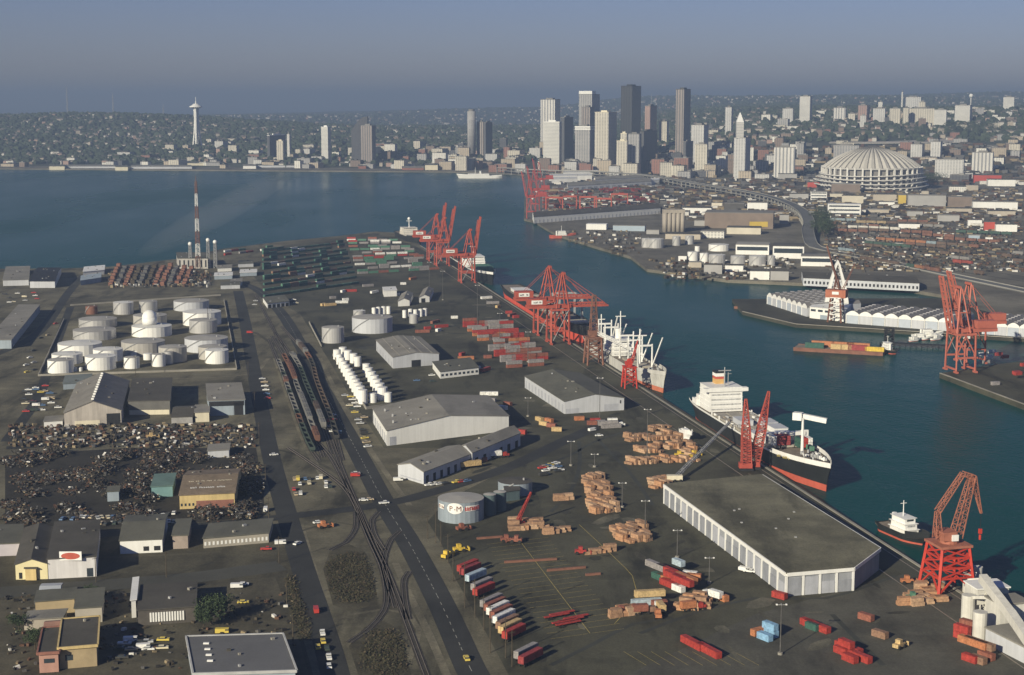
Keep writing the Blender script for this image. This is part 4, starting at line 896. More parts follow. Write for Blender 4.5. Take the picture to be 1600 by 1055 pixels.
# brown portal cranes at the grey freighter
def portal_crane(label, px, py, mt, top, jib):
    t = thing('portal_crane', label, 'crane', on_quay(px, py, 9), QA)
    m = MB()
    for x, y in c4:
        MB().bar((x, y, 0), (x * .8, y * .8, 20), 1.2).build('leg', mt, t)
    for i, (x, y) in enumerate(c4):
        x2, y2 = c4[(i + 1) % 4]
        for j in range(3):
            k0, k1 = 1 - .2 * (4 + j * 5) / 20, 1 - .2 * (9 + j * 5) / 20
            m.bar((x * k0, y * k0, 4 + j * 5), (x2 * k1, y2 * k1, 9 + j * 5), .5); m.bar((x2 * k0, y2 * k0, 4 + j * 5), (x * k1, y * k1, 9 + j * 5), .5); m.bar((x * k1, y * k1, 9 + j * 5), (x2 * k1, y2 * k1, 9 + j * 5), .7)
    m.build('tower_bracing', mt, t)
    MB().box(-6, -6, 20, 6, 6, 21).cyl(0, 0, 21, 22, 3.4, 12).box(-4, -3, 22, 2, 3, 25.5).build('machinery_house', mt, t)
    MB().lattice((0, 0, 24), (0, 0, top), 5.5, 2.5, 8, .5).build('mast', mt, t)
    MB().lattice((2, 0, 24), jib, 2.2, .8, 12, .35).build('jib', mt if jib[2] > 30 else WHITE, t)
    return t
portal_crane('brown lattice portal crane with tall mast behind the gabled warehouse', 934, 569, RUST, 52, (28, -40, 12))
rc = portal_crane('bright red portal crane standing against the bow of the grey freighter', 990, 606, CRANEB, 28, (10, 8, 44)); rc.scale = (.72, .72, .72)
# crane on the scalloped pier
t = thing('hammerhead_crane', 'grey and rust pier crane with thin red jib by the white arch', 'crane', (*g(1306, 503, 3.3), 3.4), R(-25))
m = MB()
for x, y in c4: MB().bar((x, y, 0), (x * .7, y * .7, 22), 1.2).build('leg', RUST, t)
for i, (x, y) in enumerate(c4):
    x2, y2 = c4[(i + 1) % 4]
    for j in range(4): m.bar((x * .9, y * .9, 2 + j * 5), (x2 * .8, y2 * .8, 7 + j * 5), .6); m.bar((x * .8, y * .8, 7 + j * 5), (x2 * .8, y2 * .8, 7 + j * 5), .7)
m.build('tower_bracing', WHITE, t)
MB().box(-9, -5, 22, 9, 5, 29).build('machinery_house', M('crane orange', (.38, .13, .07), .6, .15, .3), t); MB().box(-3, -5.3, 25, 3, -5.05, 27.5).build('sign', WHITE, t)
MB().lattice((0, 0, 29), (0, 0, 38), 5, 2.5, 4, .5).build('mast', RUST, t); MB().lattice((3, 0, 29), (-14, 16, 66), 2, .8, 12, .35).lattice((0, 0, 38), (-14, 16, 66), .6, .4, 8, .25).build('jib', RUST, t)
MB().lattice((5, 2, 29), (14, 6, 52), 1.4, .8, 8, .3).build('counter_jib', RUST, t)
t = thing('white_arch', 'tall white pointed arch frame behind the pier crane', 'structure', (*g(1312, 494, 3.3), 3.3)); t.location.y += 14
m = MB(); n_ = 12; pr = [(11.5 * (1 - (i / n_) ** 1.8) if i < n_ else 0, 50 * i / n_) for i in range(n_ + 1)]; pr = [(max(x, 2.2 if i == n_ - 1 else x), z) for i, (x, z) in enumerate(pr)]
out = [(-x, z) for x, z in pr] + [(x, z) for x, z in pr[::-1][1:]]; inn = [(x * .68, z * .93) for x, z in out]
for i in range(len(out) - 1):
    a, b, c, d = out[i], out[i + 1], inn[i + 1], inn[i]
    m.poly([(a[0], 0, a[1]), (b[0], 0, b[1]), (c[0], 0, c[1]), (d[0], 0, d[1])]); m.poly([(d[0], 4, d[1]), (c[0], 4, c[1]), (b[0], 4, b[1]), (a[0], 4, a[1])])
    m.poly([(a[0], 0, a[1]), (a[0], 4, a[1]), (b[0], 4, b[1]), (b[0], 0, b[1])]); m.poly([(d[0], 0, d[1]), (c[0], 0, c[1]), (c[0], 4, c[1]), (d[0], 4, d[1])])
m.build('arch', WHITE, t)
m = MB()
for i in range(4): m.bar((-8 + i, 2, 4 + i * 10), (8 - i, 2, 13 + i * 9), .9); m.bar((8 - i, 2, 4 + i * 10), (-8 + i, 2, 13 + i * 9), .9)
m.build('cross_brace', STEEL, t); MB().box(-8, 2.2, 0, 8, 3.4, 26).build('screen', WHITE, t)

# ---------------------------------------------------------------- scalloped sheds on the pier
def scalloped(label, A, B, n, depth, h=8.5, rise=2.6, dirv=None):
    a, b = Vector(g(*A, 3.3)), Vector(g(*B, 3.3)); u = (b - a); dn = u.normalized(); back = Vector(dirv) if dirv else Vector((-dn.y, dn.x))
    t = thing('scalloped_shed', label, 'shed', (a.x, a.y, 3.2)); w = u.length / n
    rf = M('vault roof', (.20, .19, .185), .8, .15, .1)
    for i in range(n):
        p, q = u * (i / n), u * ((i + 1) / n); 
        arc = [(p.lerp(q, .03 + .94 * k / 8), h + rise * math.sin(math.pi * k / 8)) for k in range(9)]
        m = MB(); bk = back * depth
        for k in range(8):
            (s0, z0), (s1, z1) = arc[k], arc[k + 1]; m.poly([(*s0, z0), (*s1, z1), (*(s1 + bk), z1), (*(s0 + bk), z0)])
        m.build('vault', rf, t, True)
        for k in range(1, 7):                     # rooflights down each vault
            s0, z0 = arc[4]; s0 = s0 + back * (depth * k / 7); MB().obox(s0.x, s0.y, z0 - .1, w * .3, depth * .045, .6, math.atan2(dn.y, dn.x)).build('rooflight', M('rooflight', (.34, .33, .34), .6, .1, .3), t)
        m = MB(); f = -back * .3
        m.poly([(*(p + f), h - 1)] + [(*(q + f), h - 1)] + [(*(s + f), z + .5) for s, z in arc[::-1]]); m.poly([(*(p), h - 1)] + [(*(s), z + .5) for s, z in arc] + [(*(q), h - 1)])
        for k in range(8):
            (s0, z0), (s1, z1) = arc[k], arc[k + 1]; m.poly([(*(s0 + f), z0 + .5), (*(s1 + f), z1 + .5), (*s1, z1 + .5), (*s0, z0 + .5)])
        m.build('arch_gable', WHITE, t)
        m = MB(); p2, q2 = p.lerp(q, .06), p.lerp(q, .94); m.bar((*((p2 + q2) / 2 - dn * (w * .44)), h / 2 - .5), (*((p2 + q2) / 2 + dn * (w * .44)), h / 2 - .5), .5, h - 1); m.build('door', GREYW if i % 2 else M('pale blue door', (.42, .46, .52), .6, .08, .2), t)
        MB().bar((*(p - back * .25), 0), (*(p - back * .25), h), .8).build('pilaster', WHITE, t)
    bk = back * depth
    MB().prism([tuple(back * .4), tuple(u + back * .4), tuple(u + bk), tuple(bk)], 0, h - .2).build('wall', GREYW, t)
    return t
scalloped('scalloped white shed with eight arched bays at the pier head', (1199, 475), (1261, 495), 8, 70, dirv=(.80, .45))
scalloped('long scalloped white shed with broad arched bays along the pier', (1322, 505), (1487, 518), 8, 62, dirv=(.55, .84))
scalloped('scalloped white shed half hidden behind the salmon cranes', (1535, 522), (1612, 528), 4, 62, dirv=(.55, .84))
shed('pier_office', 'white pier office with dark strip windows between the scalloped sheds', (1265, 497), (1320, 503), (1276, 487), 10, WHITE, WHITE, 'flat', 0, row_doors('f', 5, 6.5, 8.5, .7, m=GLASS, name='window') + [('f', .3, .5, 0, 4, BLUEG)], zb=3.3, cat='office')
# ---------------------------------------------------------------- ships
def hull(t, L, B, fb, hullm, bootm, deckm, boot=2.2, sheer=4.0, bulwark=None, stern=.75, rail=True):
    N = 26; st = []
    for i in range(N + 1):
        s = i / N; x = -L / 2 + L * s
        fwd = max(0, (s - .68) / .32); aft = max(0, (.16 - s) / .16)
        wd = B / 2 * (1 - fwd ** 2.6) * (1 - (1 - stern) * aft ** 2); ww = B / 2 * (1 - fwd ** 1.7) * (1 - .65 * aft ** 1.6)
        zd = fb + sheer * fwd ** 1.6 + .6 * aft; st.append((x, max(wd, .25), max(ww, .12), zd))
    def ring(k):
        x, wd, ww, zd = st[k]; rake = 5.5 * max(0, (k / N - .68) / .32) ** 2
        wb = ww + (wd - ww) * (boot / zd) ** 1.4
        return [(x, ww, -1.2), (x + rake * .15, wb, boot), (x + rake * .5, ww + (wd - ww) * .6, zd * .65), (x + rake, wd, zd)]
    def skin(lo, hi):
        m = MB()
        for sy in (1, -1):
            for k in range(N):
                a, b = ring(k), ring(k + 1)
                for j in range(lo, hi):
                    q = [a[j], b[j], b[j + 1], a[j + 1]]; q = [(x, sy * y, z) for x, y, z in q]; m.poly(q if sy < 0 else q[::-1])
        e = ring(0); m.poly([e[lo]] + [e[j] for j in range(lo + 1, hi + 1)] + [(x, -y, z) for x, y, z in e[lo:hi + 1][::-1]])
        return m
    skin(0, 1).build('boot_topping', bootm, t, True); skin(1, 3).build('hull', hullm, t, True)
    m = MB(); top = [ring(k)[3] for k in range(N + 1)]
    for k in range(N): a, b = top[k], top[k + 1]; m.poly([(a[0], -a[1], a[2] - .5), (b[0], -b[1], b[2] - .5), (b[0], b[1], b[2] - .5), (a[0], a[1], a[2] - .5)])
    m.build('deck', deckm, t)
    m = MB()
    for sy in (1, -1):
        for k in range(N):
            a, b = top[k], top[k + 1]; hi = 1.0 if not bulwark or k < N * .74 else 2.4
            m.poly([(a[0], sy * a[1], a[2] - .2), (b[0], sy * b[1], b[2] - .2), (b[0], sy * b[1] * 1.01, b[2] + hi), (a[0], sy * a[1] * 1.01, a[2] + hi)])
    m.build('bulwark', bulwark or hullm, t)
    return lambda s: (st[int(s * N)][0], st[int(s * N)][3])
def house(t, x0, x1, w, z, tiers, m=WHITE, name='superstructure', th=2.8, glassrow=True, step=.9, edge=.7):
    for i in range(tiers):
        k = i * step; MB().box(x0 + k * .4, -w / 2 + k * .3, z + i * th, x1 - k, w / 2 - k * .3, z + (i + 1) * th - .15).build(name, m, t)
        if glassrow: MB().box(x1 - k - .3, -w / 2 + k * .3 + 1, z + i * th + 1.1, x1 - k + .06, w / 2 - k * .3 - 1, z + i * th + 1.9).build('window_band', GLASS if i == tiers - 1 else M('porthole band', (.42, .42, .42), .6, .5, .9), t)
        MB().box(x0 + k * .4 - edge, -w / 2 + k * .3 - edge, z + (i + 1) * th - .15, x1 - k + edge * .4, w / 2 - k * .3 + edge, z + (i + 1) * th).build('deck_edge', m, t)
def mast(t, x, y, z0, z1, w=.9, m=WHITE, yard=0, name='mast'):
    mb = MB().cyl(x, y, z0, z1, w / 2, 8, w / 3)
    if yard: mb.bar((x, y - yard, z0 + (z1 - z0) * .82), (x, y + yard, z0 + (z1 - z0) * .82), w * .5)
    return mb.build(name, m, t)
DECKG = M('ship deck', (.24, .20, .16), .85, .25, .2, fine=.2); HATCH = M('hatch cover', (.36, .33, .28), .8, .2, .2); HULLG = M('grey hull', (.52, .51, .48), .6, .12, .1, streak=.2)
SH = math.atan2(-.9805, .1965)                       # bow towards the viewer, along the quay
def berth(yb, ys, beam, gap=3):
    ym = (yb + ys) / 2; return (quay_x(ym) + beam / 2 * 1.02 + gap, ym, 0), math.hypot(ys - yb, (ys - yb) * .2006)
# black-hulled cargo ship with white bridge at the stern
yb, ys = g(1300, 768, 0)[1], g(1092, 650, 0)[1]
p, L = berth(yb, ys, 27); t = thing('cargo_ship', 'black-hulled cargo ship with white stern bridge and red waterline at the quay', 'ship', p, SH)
f = hull(t, L, 27, 11.0, HULLB, HULLR, DECKG, 3.6, 2.6, WHITE)
for s in (-1, 1): MB().bar((-L * .40, s * 13.6, 2.5), (L * .30, s * 13.6, 2.5), .2, .5).build('rubbing_strake', HULLR, t)
house(t, -L * .39, -L * .29, 21, 11, 5, th=3.0, step=.15, edge=.35)
for k in range(3): MB().box(-L * .43 + k * 1.5, -11, 11 + k * 2.4, -L * .39, 11, 13.3 + k * 2.4).build('aft_deck_house', WHITE, t)
MB().box(-L * .44, -12, 11, -L * .40, 12, 15).build('poop_house', WHITE, t)
MB().box(-L * .31, -14, 23.4, -L * .289, 14, 25.6).build('bridge_wing', WHITE, t)
fz = 26; MB().box(-L * .385, -2.6, fz, -L * .355, 2.6, fz + 3).build('funnel', M('funnel buff', (.62, .38, .14), .6), t); MB().box(-L * .3855, -2.65, fz + 3, -L * .3545, 2.65, fz + 4.6).build('funnel_band', HULLR, t)
MB().box(-L * .3858, -2.7, fz + 4.6, -L * .3542, 2.7, fz + 6.6).build('funnel_band', WHITE, t); MB().box(-L * .386, -2.72, fz + 6.6, -L * .354, 2.72, fz + 8).build('funnel_top', HULLB, t)
mast(t, -L * .31, 0, 26, 38, 1.0, STEEL, 4); mast(t, -L * .32, 3, 26, 35, .6, STEEL, 2)
for i in range(40):
    MB().obox(random.uniform(-L * .24, L * .2), random.choice((-1, 1)) * random.uniform(3.9, 12.5), 12.5, random.uniform(.5, 2.5), random.uniform(.5, 1.5), random.uniform(.5, 1.6), random.random()).build('deck_fitting', random.choice((STEEL, WHITE, DECKG)), t)
for i in range(7):
    x = -L * .24 + i * L * .068
    for s in (-1, 0, 1): MB().box(x, s * 8.2 - 3.7, 11.2, x + L * .058, s * 8.2 + 3.7, 12.6).build('hatch_cover', HATCH, t)
    for s in (-1, 1): MB().box(x, s * 12.6 - .3, 11.2, x + 1, s * 12.6 + .3, 13.6).build('bitt', WHITE, t)
for x, y, m_ in ((-.10, -5, GREYW), (-.06, 7, GREYW), (.02, 7, WHITE), (.09, -9, WHITE), (.11, 5, WHITE)): MB().box(x * L, y - 4, 12.7, x * L + 13, y + 4, 15.6).build('deck_house', m_, t); MB().box(x * L - .2, y - 4.2, 15.6, x * L + 13.2, y + 4.2, 15.9).build('house_roof', GREYW, t)
mb = MB().bar((L * .19, -12.5, 12), (L * .19, -12.5, 19), 1.5, 4).bar((L * .19, 12.5, 12), (L * .19, 12.5, 19), 1.5, 4).bar((L * .19, -12.5, 17.5), (L * .19, 12.5, 17.5), 3, 2); mb.build('cell_frame', WHITE, t)
mast(t, L * .33, 0, 13, 32, 1.8, WHITE, 0, 'crane_post')
MB().bar((L * .33 - 3, -2, 33), (L * .33 + 6, 11, 31), 2.4, 2.6).build('crane_jib', WHITE, t); MB().obox(L * .33 - 2, -2, 30.5, 5, 4, 4, .9).build('crane_house', WHITE, t)
for i in range(22): MB().obox(L * .36 + random.uniform(0, L * .10), random.uniform(-6, 6) * (1 - i / 60), 14.2, random.uniform(.6, 1.8), random.uniform(.6, 1.6), random.uniform(.8, 2), random.random()).build('winch', STEEL if i % 3 else WHITE, t)
scribble(t, 14, 13, 1.3, (L * .355, -11.6, 11.3), (R(80), 0, R(19)), YLINE, seed=44)
# containers on her foredeck are things of their own (built later with the same helper)
SHIP_B = (t, L)
# grey freighter with white king posts
yb, ys = g(1043, 614, 0)[1], g(930, 545, 0)[1]
p, L = berth(yb, ys, 22); t = thing('freighter', 'grey freighter with red waterline and many white masts and derricks', 'ship', p, SH)
f = hull(t, L, 22, 9.5, HULLG, M('orange boot topping', (.52, .17, .10), .6, .15, .2), DECKG, 3.4, 4.0, HULLG)
house(t, -L * .16, -L * .02, 17, 9.3, 4, th=2.8); MB().cyl(-L * .10, 0, 20.5, 28, 2.6, 16).build('funnel', WHITE, t, False)
for x in (-.30, -.20, .02, .14, .27):
    for s in (-1, 1): mast(t, x * L, s * 5.2, 9, 29 if x < .2 else 27, 1.6, WHITE, 0, 'king_post')
    MB().bar((x * L, -5.2, 26), (x * L, 5.2, 26), 1.2).build('cross_tree', WHITE, t)
    for s in (-1, 1): MB().bar((x * L + .5, s * 5.2, 11), (x * L + 10, s * (7 + 3 * random.random()), 26 + random.uniform(0, 7)), .8).build('derrick', WHITE, t)
mast(t, -L * .07, 0, 20, 42, 1.2, WHITE, 4); mast(t, L * .20, 0, 9, 36, 1.6, WHITE, 5); mast(t, -L * .36, 0, 9, 32, 1.2, WHITE, 3)
for x in (-.27, -.22, .05, .10, .17, .22): MB().box(x * L, -5, 9.2, x * L + 8, 5, 10.8).build('hatch_cover', HATCH, t)
for i in range(10): MB().obox(L * .36 + random.uniform(0, L * .08), random.uniform(-4, 4), 12.2, 1.4, 1.2, 1.4, random.random()).build('winch', STEEL, t)
# container ship with red hull under the lowered booms
yb, ys = g(895, 540, 0)[1], g(770, 462, 0)[1]
p, L = berth(yb, ys, 26); t = thing('container_ship', 'red and black hulled ship beneath the lowered crane booms', 'ship', p, SH)
hull(t, L, 26, 11, HULLB, M('bright red hull', (.60, .09, .055), .55, .15, .2), DECKG, 6.5, 2.5, HULLB)
house(t, -L * .36, -L * .28, 16, 11, 1, th=3)
mb = MB()
for s in (-1, 1): mb.bar((L * .30, s * 10, 12), (L * .30, s * 10, 32), 1.6); mb.bar((L * .22, s * 10, 12), (L * .22, s * 10, 32), 1.6); mb.bar((L * .22, s * 10, 32), (L * .30, s * 10, 32), 1.4)
mb.bar((L * .30, -10, 32), (L * .30, 10, 32), 1.6).bar((L * .22, -10, 32), (L * .22, 10, 32), 1.6).bar((L * .30, -10, 14), (L * .30, 10, 30), .7).build('gantry_frame', STEEL, t)
MB().box(L * .36, -8, 13.5, L * .40, 8, 15).build('breakwater', CREAM, t)
for i in range(8): MB().box(-L * .22 + i * L * .052, -10, 11.2, -L * .22 + i * L * .052 + 8, 10, 12.6).build('hatch_cover', HATCH, t)
SHIP_R = (t, L)
# ship with green containers
yb, ys = g(755, 446, 0)[1], g(700, 408, 0)[1]
p, L = berth(yb, ys, 25); t = thing('container_ship', 'dark ship with green deck cargo at the far quay', 'ship', p, SH)
hull(t, L, 25, 10, HULLB, HULLB, DECKG, 2, 2.5, WHITE); house(t, -L * .02, L * .12, 22, 10, 4); mast(t, L * .05, 0, 20, 34, 1.2, WHITE, 4)
GREENC = M('container green', (.085, .19, .13), .65, .3, .9)
for i in range(5):
    for s in range(3): MB().box(L * .20 + i * 6.6, -9.6 + s * 6.6, 10.2, L * .20 + i * 6.6 + 6.1, -9.6 + s * 6.6 + 6.1, 15.4).build('deck_container', GREENC, t)
    MB().box(-L * .38 + i * 7, -9.6, 10.2, -L * .38 + i * 7 + 6.1, 9.6, 15.4).build('deck_container', GREENC if i % 2 else HULLR, t)
# white ship at the island tip, bow away
x, y = g(640, 392, 0); t = thing('white_ship', 'ship with white upper works lying off the tip of the island', 'ship', (quay_x(y) - 12 + 40, y + 92, 0), SH + R(4)); t.location = (g(639, 378, 0)[0], g(639, 378, 0)[1], 0)
hull(t, 130, 22, 10, HULLB, HULLB, DECKG, 2, 2.5, HULLB); house(t, -12, 12, 22, 9.5, 4, M('white ship paint', (.66, .62, .55), .6)); mast(t, 2, 0, 20, 32, 1.4, WHITE, 4); MB().sphere(2, 0, 33, 2.2, 12, 6).build('radar_dome', WHITE, t, True)
# tug at the near quay
def tug(label, loc, rz, s=1.0, hm=HULLB):
    t = thing('tugboat', label, 'tugboat', loc, rz); t.scale = (s, s, s)
    hull(t, 30, 9, 2.6, hm, HULLR, DECKG, .8, 1.8, hm, .8)
    house(t, -4, 8, 6.5, 2.4, 3, th=2.4); MB().cyl(-5.5, 0, 2.4, 9.5, 1.1, 12).build('funnel', WHITE, t); mast(t, 1, 0, 9.5, 16.5, .5, WHITE, 1.5)
    for i in range(6): MB().cyl(-10 + i * 4, 4.5, .8, 2.2, .6, 8).build('fender', TYRE, t)
    return t
tug('white and black tugboat moored below the flat warehouse', (*g(1408, 838, 0), 0), SH + R(10), 1.05)
tug('small dark tug nudging the end of the loaded barge', (*g(1387, 550, 0), 0), R(100), .8)
# barges
def barge(label, loc, rz, L, B, fb=2.4, m=RUST):
    t = thing('barge', label, 'barge', loc, rz)
    MB().prism([(-L / 2, -B / 2), (L / 2, -B / 2), (L / 2, B / 2), (-L / 2, B / 2)], -1, fb).build('hull', m, t)
    MB().box(-L / 2 + .6, -B / 2 + .6, fb, L / 2 - .6, B / 2 - .6, fb + .12).build('deck', DECKG, t)
    for s in (-1, 1): MB().bar((-L / 2, s * B / 2, fb + .3), (L / 2, s * B / 2, fb + .3), .4, .6).build('coaming', m, t)
    return t
a, b = Vector(g(1246, 548, 0)), Vector(g(1386, 556, 0)); BARGE = ((a + b) / 2, math.atan2((b - a).y, (b - a).x), (b - a).length)
barge('rusty barge loaded with boxcars in mid channel', (BARGE[0].x, BARGE[0].y + 8, 0), BARGE[1], BARGE[2], 20)
for i, (x, y, l, rz) in enumerate(((1182, 484, 42, -38), (1208, 497, 26, -25), (1170, 476, 24, -30))): barge('empty rusty barge moored at the pier head, %s from its tip' % ORD[(1, 2, 0)[i]], (*g(x, y, 0), 0), R(rz), l, 13, 1.8)
for i, (x, y, s) in enumerate(((1436, 531, .55), (1446, 528, .8), (1456, 529, .5), (1428, 533, .4), (1463, 531, .45))):
    tug('white workboat at the small jetty, %s from the open channel' % ORD[(1, 2, 3, 0, 4)[i]], (*g(x, y, 0), 0), R(5 + 8 * i), s, WHITE)
tug('orange and white boat moored off the far terminal tip', (*g(876, 372, 0), 0), R(10), 1.1, HULLR)
# jetty of dark piles between barge and salmon cranes
jt = thing('jetty', 'dark timber jetty between the barge and the salmon cranes', 'jetty', (*g(1396, 541, 0), 0))
e = Vector(g(1482, 545, 0)) - Vector(g(1396, 541, 0)); MB().bar((0, 0, 2.4), (e.x, e.y, 2.4), 7, .8).build('deck', DARK, jt)
for i in range(11): MB().cyl(e.x * i / 10, e.y * i / 10 - 3, -3, 2.2, .4, 8).build('pile', DARK, jt)
MB().lattice((-3, 3, 0), (-3, 3, 14), 6, 6, 4, .9).build('loading_frame', DARK, jt)
# ferry on the far waterfront
x0, x1 = g(717, 279, 0), g(785, 276, 0)
t = thing('ferry', 'white ferry lying at the far waterfront', 'ferry', ((x0[0] + x1[0]) / 2, x0[1], 0), R(182)); Lf = abs(x1[0] - x0[0])
hull(t, Lf, 22, 7, WHITE, HULLG, DECKG, 1.5, 3, WHITE); house(t, -Lf * .2, Lf * .3, 17, 7, 2); MB().cyl(0, 0, 12, 19, 2.5, 12).build('funnel', WHITE, t); mast(t, Lf * .12, 0, 12, 28, 1.5, WHITE, 3)
# ---------------------------------------------------------------- containers, lumber, trailers
CC = {'red': M('container red', (.34, .045, .035), .6, .32, 1.1, streak=.15), 'rust': M('container rust', (.25, .095, .065), .7, .32, 1.1, streak=.15), 'orange': M('container orange', (.42, .17, .08), .65, .32, 1.1, streak=.15), 'grey': M('container grey', (.27, .25, .245), .65, .32, 1.1, streak=.15), 'green': GREENC,
      'blue': M('container blue', (.22, .38, .55), .6, .32, 1.1, streak=.15), 'white': M('container white', (.72, .71, .68), .6, .32, 1.1, streak=.15), 'tan': M('container tan', (.50, .36, .18), .65, .32, 1.1, streak=.15), 'brown': M('container brown', (.25, .15, .10), .7, .32, 1.1, streak=.15), 'dark green': M('container dark green', (.045, .11, .085), .7, .32, 1.1, streak=.15),
      'pale blue': M('container pale blue', (.38, .46, .52), .6, .32, 1.1, streak=.15), 'yellow': M('container yellow', (.60, .42, .06), .6, .32, 1.1, streak=.15), 'maroon': M('container maroon', (.28, .05, .05), .65, .32, 1.1, streak=.15)}
def box_meshes(c, L, W=2.44, H=2.6):
    k = ('cont', c, L, H)
    if k not in _mats:
        m = MB().box(-L / 2, -W / 2, .1, L / 2, W / 2, H - .06)
        n = int(L / .75)
        for s in (-1, 1):
            for i in range(n): x = -L / 2 + .3 + (L - .6) * i / (n - 1); m.box(x - .12, s * W / 2 - .045, .25, x + .12, s * W / 2 + .045, H - .25)
        d = MB()
        for y in (-.62, .62): d.box(L / 2, y - .55, .25, L / 2 + .06, y + .55, H - .25)
        r = MB().box(-L / 2 + .08, -W / 2 + .08, H - .06, L / 2 - .08, W / 2 - .08, H)
        _mats[k] = (m.mesh('body', CC[c]), d.mesh('door', CC[c]), r.mesh('roof', CC[c]))
    return _mats[k]
def container(label, x, y, rz, c='red', L=6.1, z=3.56, group=None, parts=True, H=2.6):
    b, d, r = box_meshes(c, L, 2.44, H)
    o = obj('shipping_container', b, None, (x, y, z), rz)
    tag(o, label, 'container', group)
    if parts: obj('door', d, o); obj('roof', r, o)
    return o
def cpx(label, px, py, deg, c, L=6.1, lvl=0, **k): x, y = g(px, py); return container(label, x, y, R(deg), c, L, 3.56 + lvl * 2.62, **k)
# scattered boxes on the near yard
QD = math.degrees(math.atan2(.9805, -.1965))
near = [(1195, 1000, -55, 'blue', 6.1, 0, 'lower pale blue container of the stack beside the tall lamp mast'), (1204, 994, -55, 'blue', 6.1, 0, 'second lower pale blue container beside the tall lamp mast'), (1203, 994, -55, 'blue', 6.1, 1, 'pale blue container on top of the stack beside the lamp mast'), (1185, 992, 35, 'orange', 6.1, 0, 'orange red container end-on to the blue stack'),
        (1082, 1010, -62, 'red', 12.2, 0, 'long red container, left of the two by the picture bottom'), (1108, 1022, -62, 'red', 12.2, 0, 'long red container lying far right of its twin by the bottom'), (1262, 978, -55, 'red', 6.1, 0, 'red container at the head of the group right of the blue stack'), (1276, 984, -55, 'red', 12.2, 0, 'long red container beside a short dark one'), (1270, 984, -55, 'dark green', 6.1, 0, 'short dark teal container wedged between red ones'),
        (1353, 969, -50, 'rust', 6.1, 0, 'single pink red container standing alone above its brown neighbour'), (1375, 996, -50, 'brown', 6.1, 0, 'single brown container standing alone on pale patch'), (1315, 1022, -58, 'red', 6.1, 0, 'red container at the left of the bottom cluster'), (1326, 1018, -58, 'red', 12.2, 0, 'long red container on the back of the bottom cluster'), (1340, 1030, -58, 'red', 12.2, 0, 'long red container at the right of the bottom cluster'), (1328, 1034, -58, 'red', 6.1, 0, 'short red container in the middle of the bottom cluster'), (1322, 1022, -58, 'red', 6.1, 1, 'red container stacked on the bottom cluster'),
        (1503, 998, -50, 'red', 6.1, 0, 'red container, lower of the stack by the silo works'), (1503, 998, -50, 'red', 6.1, 1, 'red container, upper of the stack by the silo works'), (1512, 990, -50, 'rust', 6.1, 1, 'reddish brown container behind the stack by the silo works'), (1520, 1020, -55, 'orange', 12.2, 1, 'long tan orange container on top beside the silo works'), (1530, 1022, -55, 'brown', 12.2, 1, 'long brown container on top beside the silo works'), (1516, 1034, -55, 'red', 6.1, 0, 'red container end at the lower right corner'), (1528, 1036, -55, 'brown', 6.1, 0, 'brown container end at the lower right corner'), (1541, 1030, -55, 'rust', 6.1, 0, 'rust container end nearest the silo sheds'),
        (1218, 935, -45, 'red', 6.1, 0, 'lone red container at the corner of the flat warehouse'), (1025, 898, -58, 'grey', 12.2, 1, 'grey container on the upper end of the red block'), (1028, 905, -58, 'dark green', 6.1, 0, 'green container under the grey end of the red block'), (1036, 908, -58, 'orange', 6.1, 0, 'tan container at the left flank of the red block'), (1042, 905, -58, 'red', 12.2, 1, 'red container in the middle of the block near the warehouse'), (1054, 915, -58, 'red', 12.2, 1, 'long red container at the broad end of the block'), (1066, 922, -58, 'red', 12.2, 1, 'red container closing the broad end of the block'), (1048, 918, -58, 'red', 12.2, 0, 'red container under the middle of the block'), (1060, 924, -58, 'white', 6.1, 0, 'whitish container under the broad end of the block'), (1072, 918, -58, 'orange', 12.2, 1, 'orange container on the far side of the block'), (1060, 893, -58, 'pale blue', 6.1, 1, 'pale blue container behind the red block'), (1084, 906, -20, 'orange', 6.1, 0, 'tan container right of the red block'), (1078, 902, -20, 'white', 6.1, 0, 'white container right of the red block'),
        (1128, 938, -60, 'orange', 6.1, 0, 'tan container beside the white truck cab'), (1015, 942, 10, 'tan', 12.2, 1, 'tan flat container on the blue one by the log loader'), (1010, 946, 12, 'pale blue', 12.2, 0, 'pale blue container under the tan one by the log loader'), (1030, 948, 10, 'rust', 6.1, 0, 'rust container by the log loader')]
for px, py, dg, c, L_, lv, lab in near: cpx(lab, px, py, dg, c, L_, lv)
# rows of containers: (corner pixel start, row direction pixel end, rows...)
def multi(name, mats, items, label, kind='stuff'):
    """many small boxes in one object; items: (x, y, z, lx, ly, lz, rz, tilt, material index)"""
    v, f, mi = [], [], []
    for (x, y, z, lx, ly, lz, rz, tl, k) in items:
        b = len(v); c, s = math.cos(rz), math.sin(rz); ct, st = math.cos(tl), math.sin(tl)
        for dx, dy, dz in ((-1, -1, -1), (1, -1, -1), (1, 1, -1), (-1, 1, -1), (-1, -1, 1), (1, -1, 1), (1, 1, 1), (-1, 1, 1)):
            X, Yy, Z = dx * lx / 2, dy * ly / 2, dz * lz / 2; X, Z = X * ct - Z * st, X * st + Z * ct
            v.append((x + c * X - s * Yy, y + s * X + c * Yy, z + Z))
        f += [(b + 3, b + 2, b + 1, b), (b + 4, b + 5, b + 6, b + 7), (b, b + 1, b + 5, b + 4), (b + 1, b + 2, b + 6, b + 5), (b + 2, b + 3, b + 7, b + 6), (b + 3, b, b + 4, b + 7)]; mi += [k] * 6
    me = bpy.data.meshes.new(name); me.from_pydata(v, [], f)
    for m_ in mats: me.materials.append(m_)
    me.polygons.foreach_set('material_index', mi); me.update(); return tag(obj(name, me), label, kind=kind)
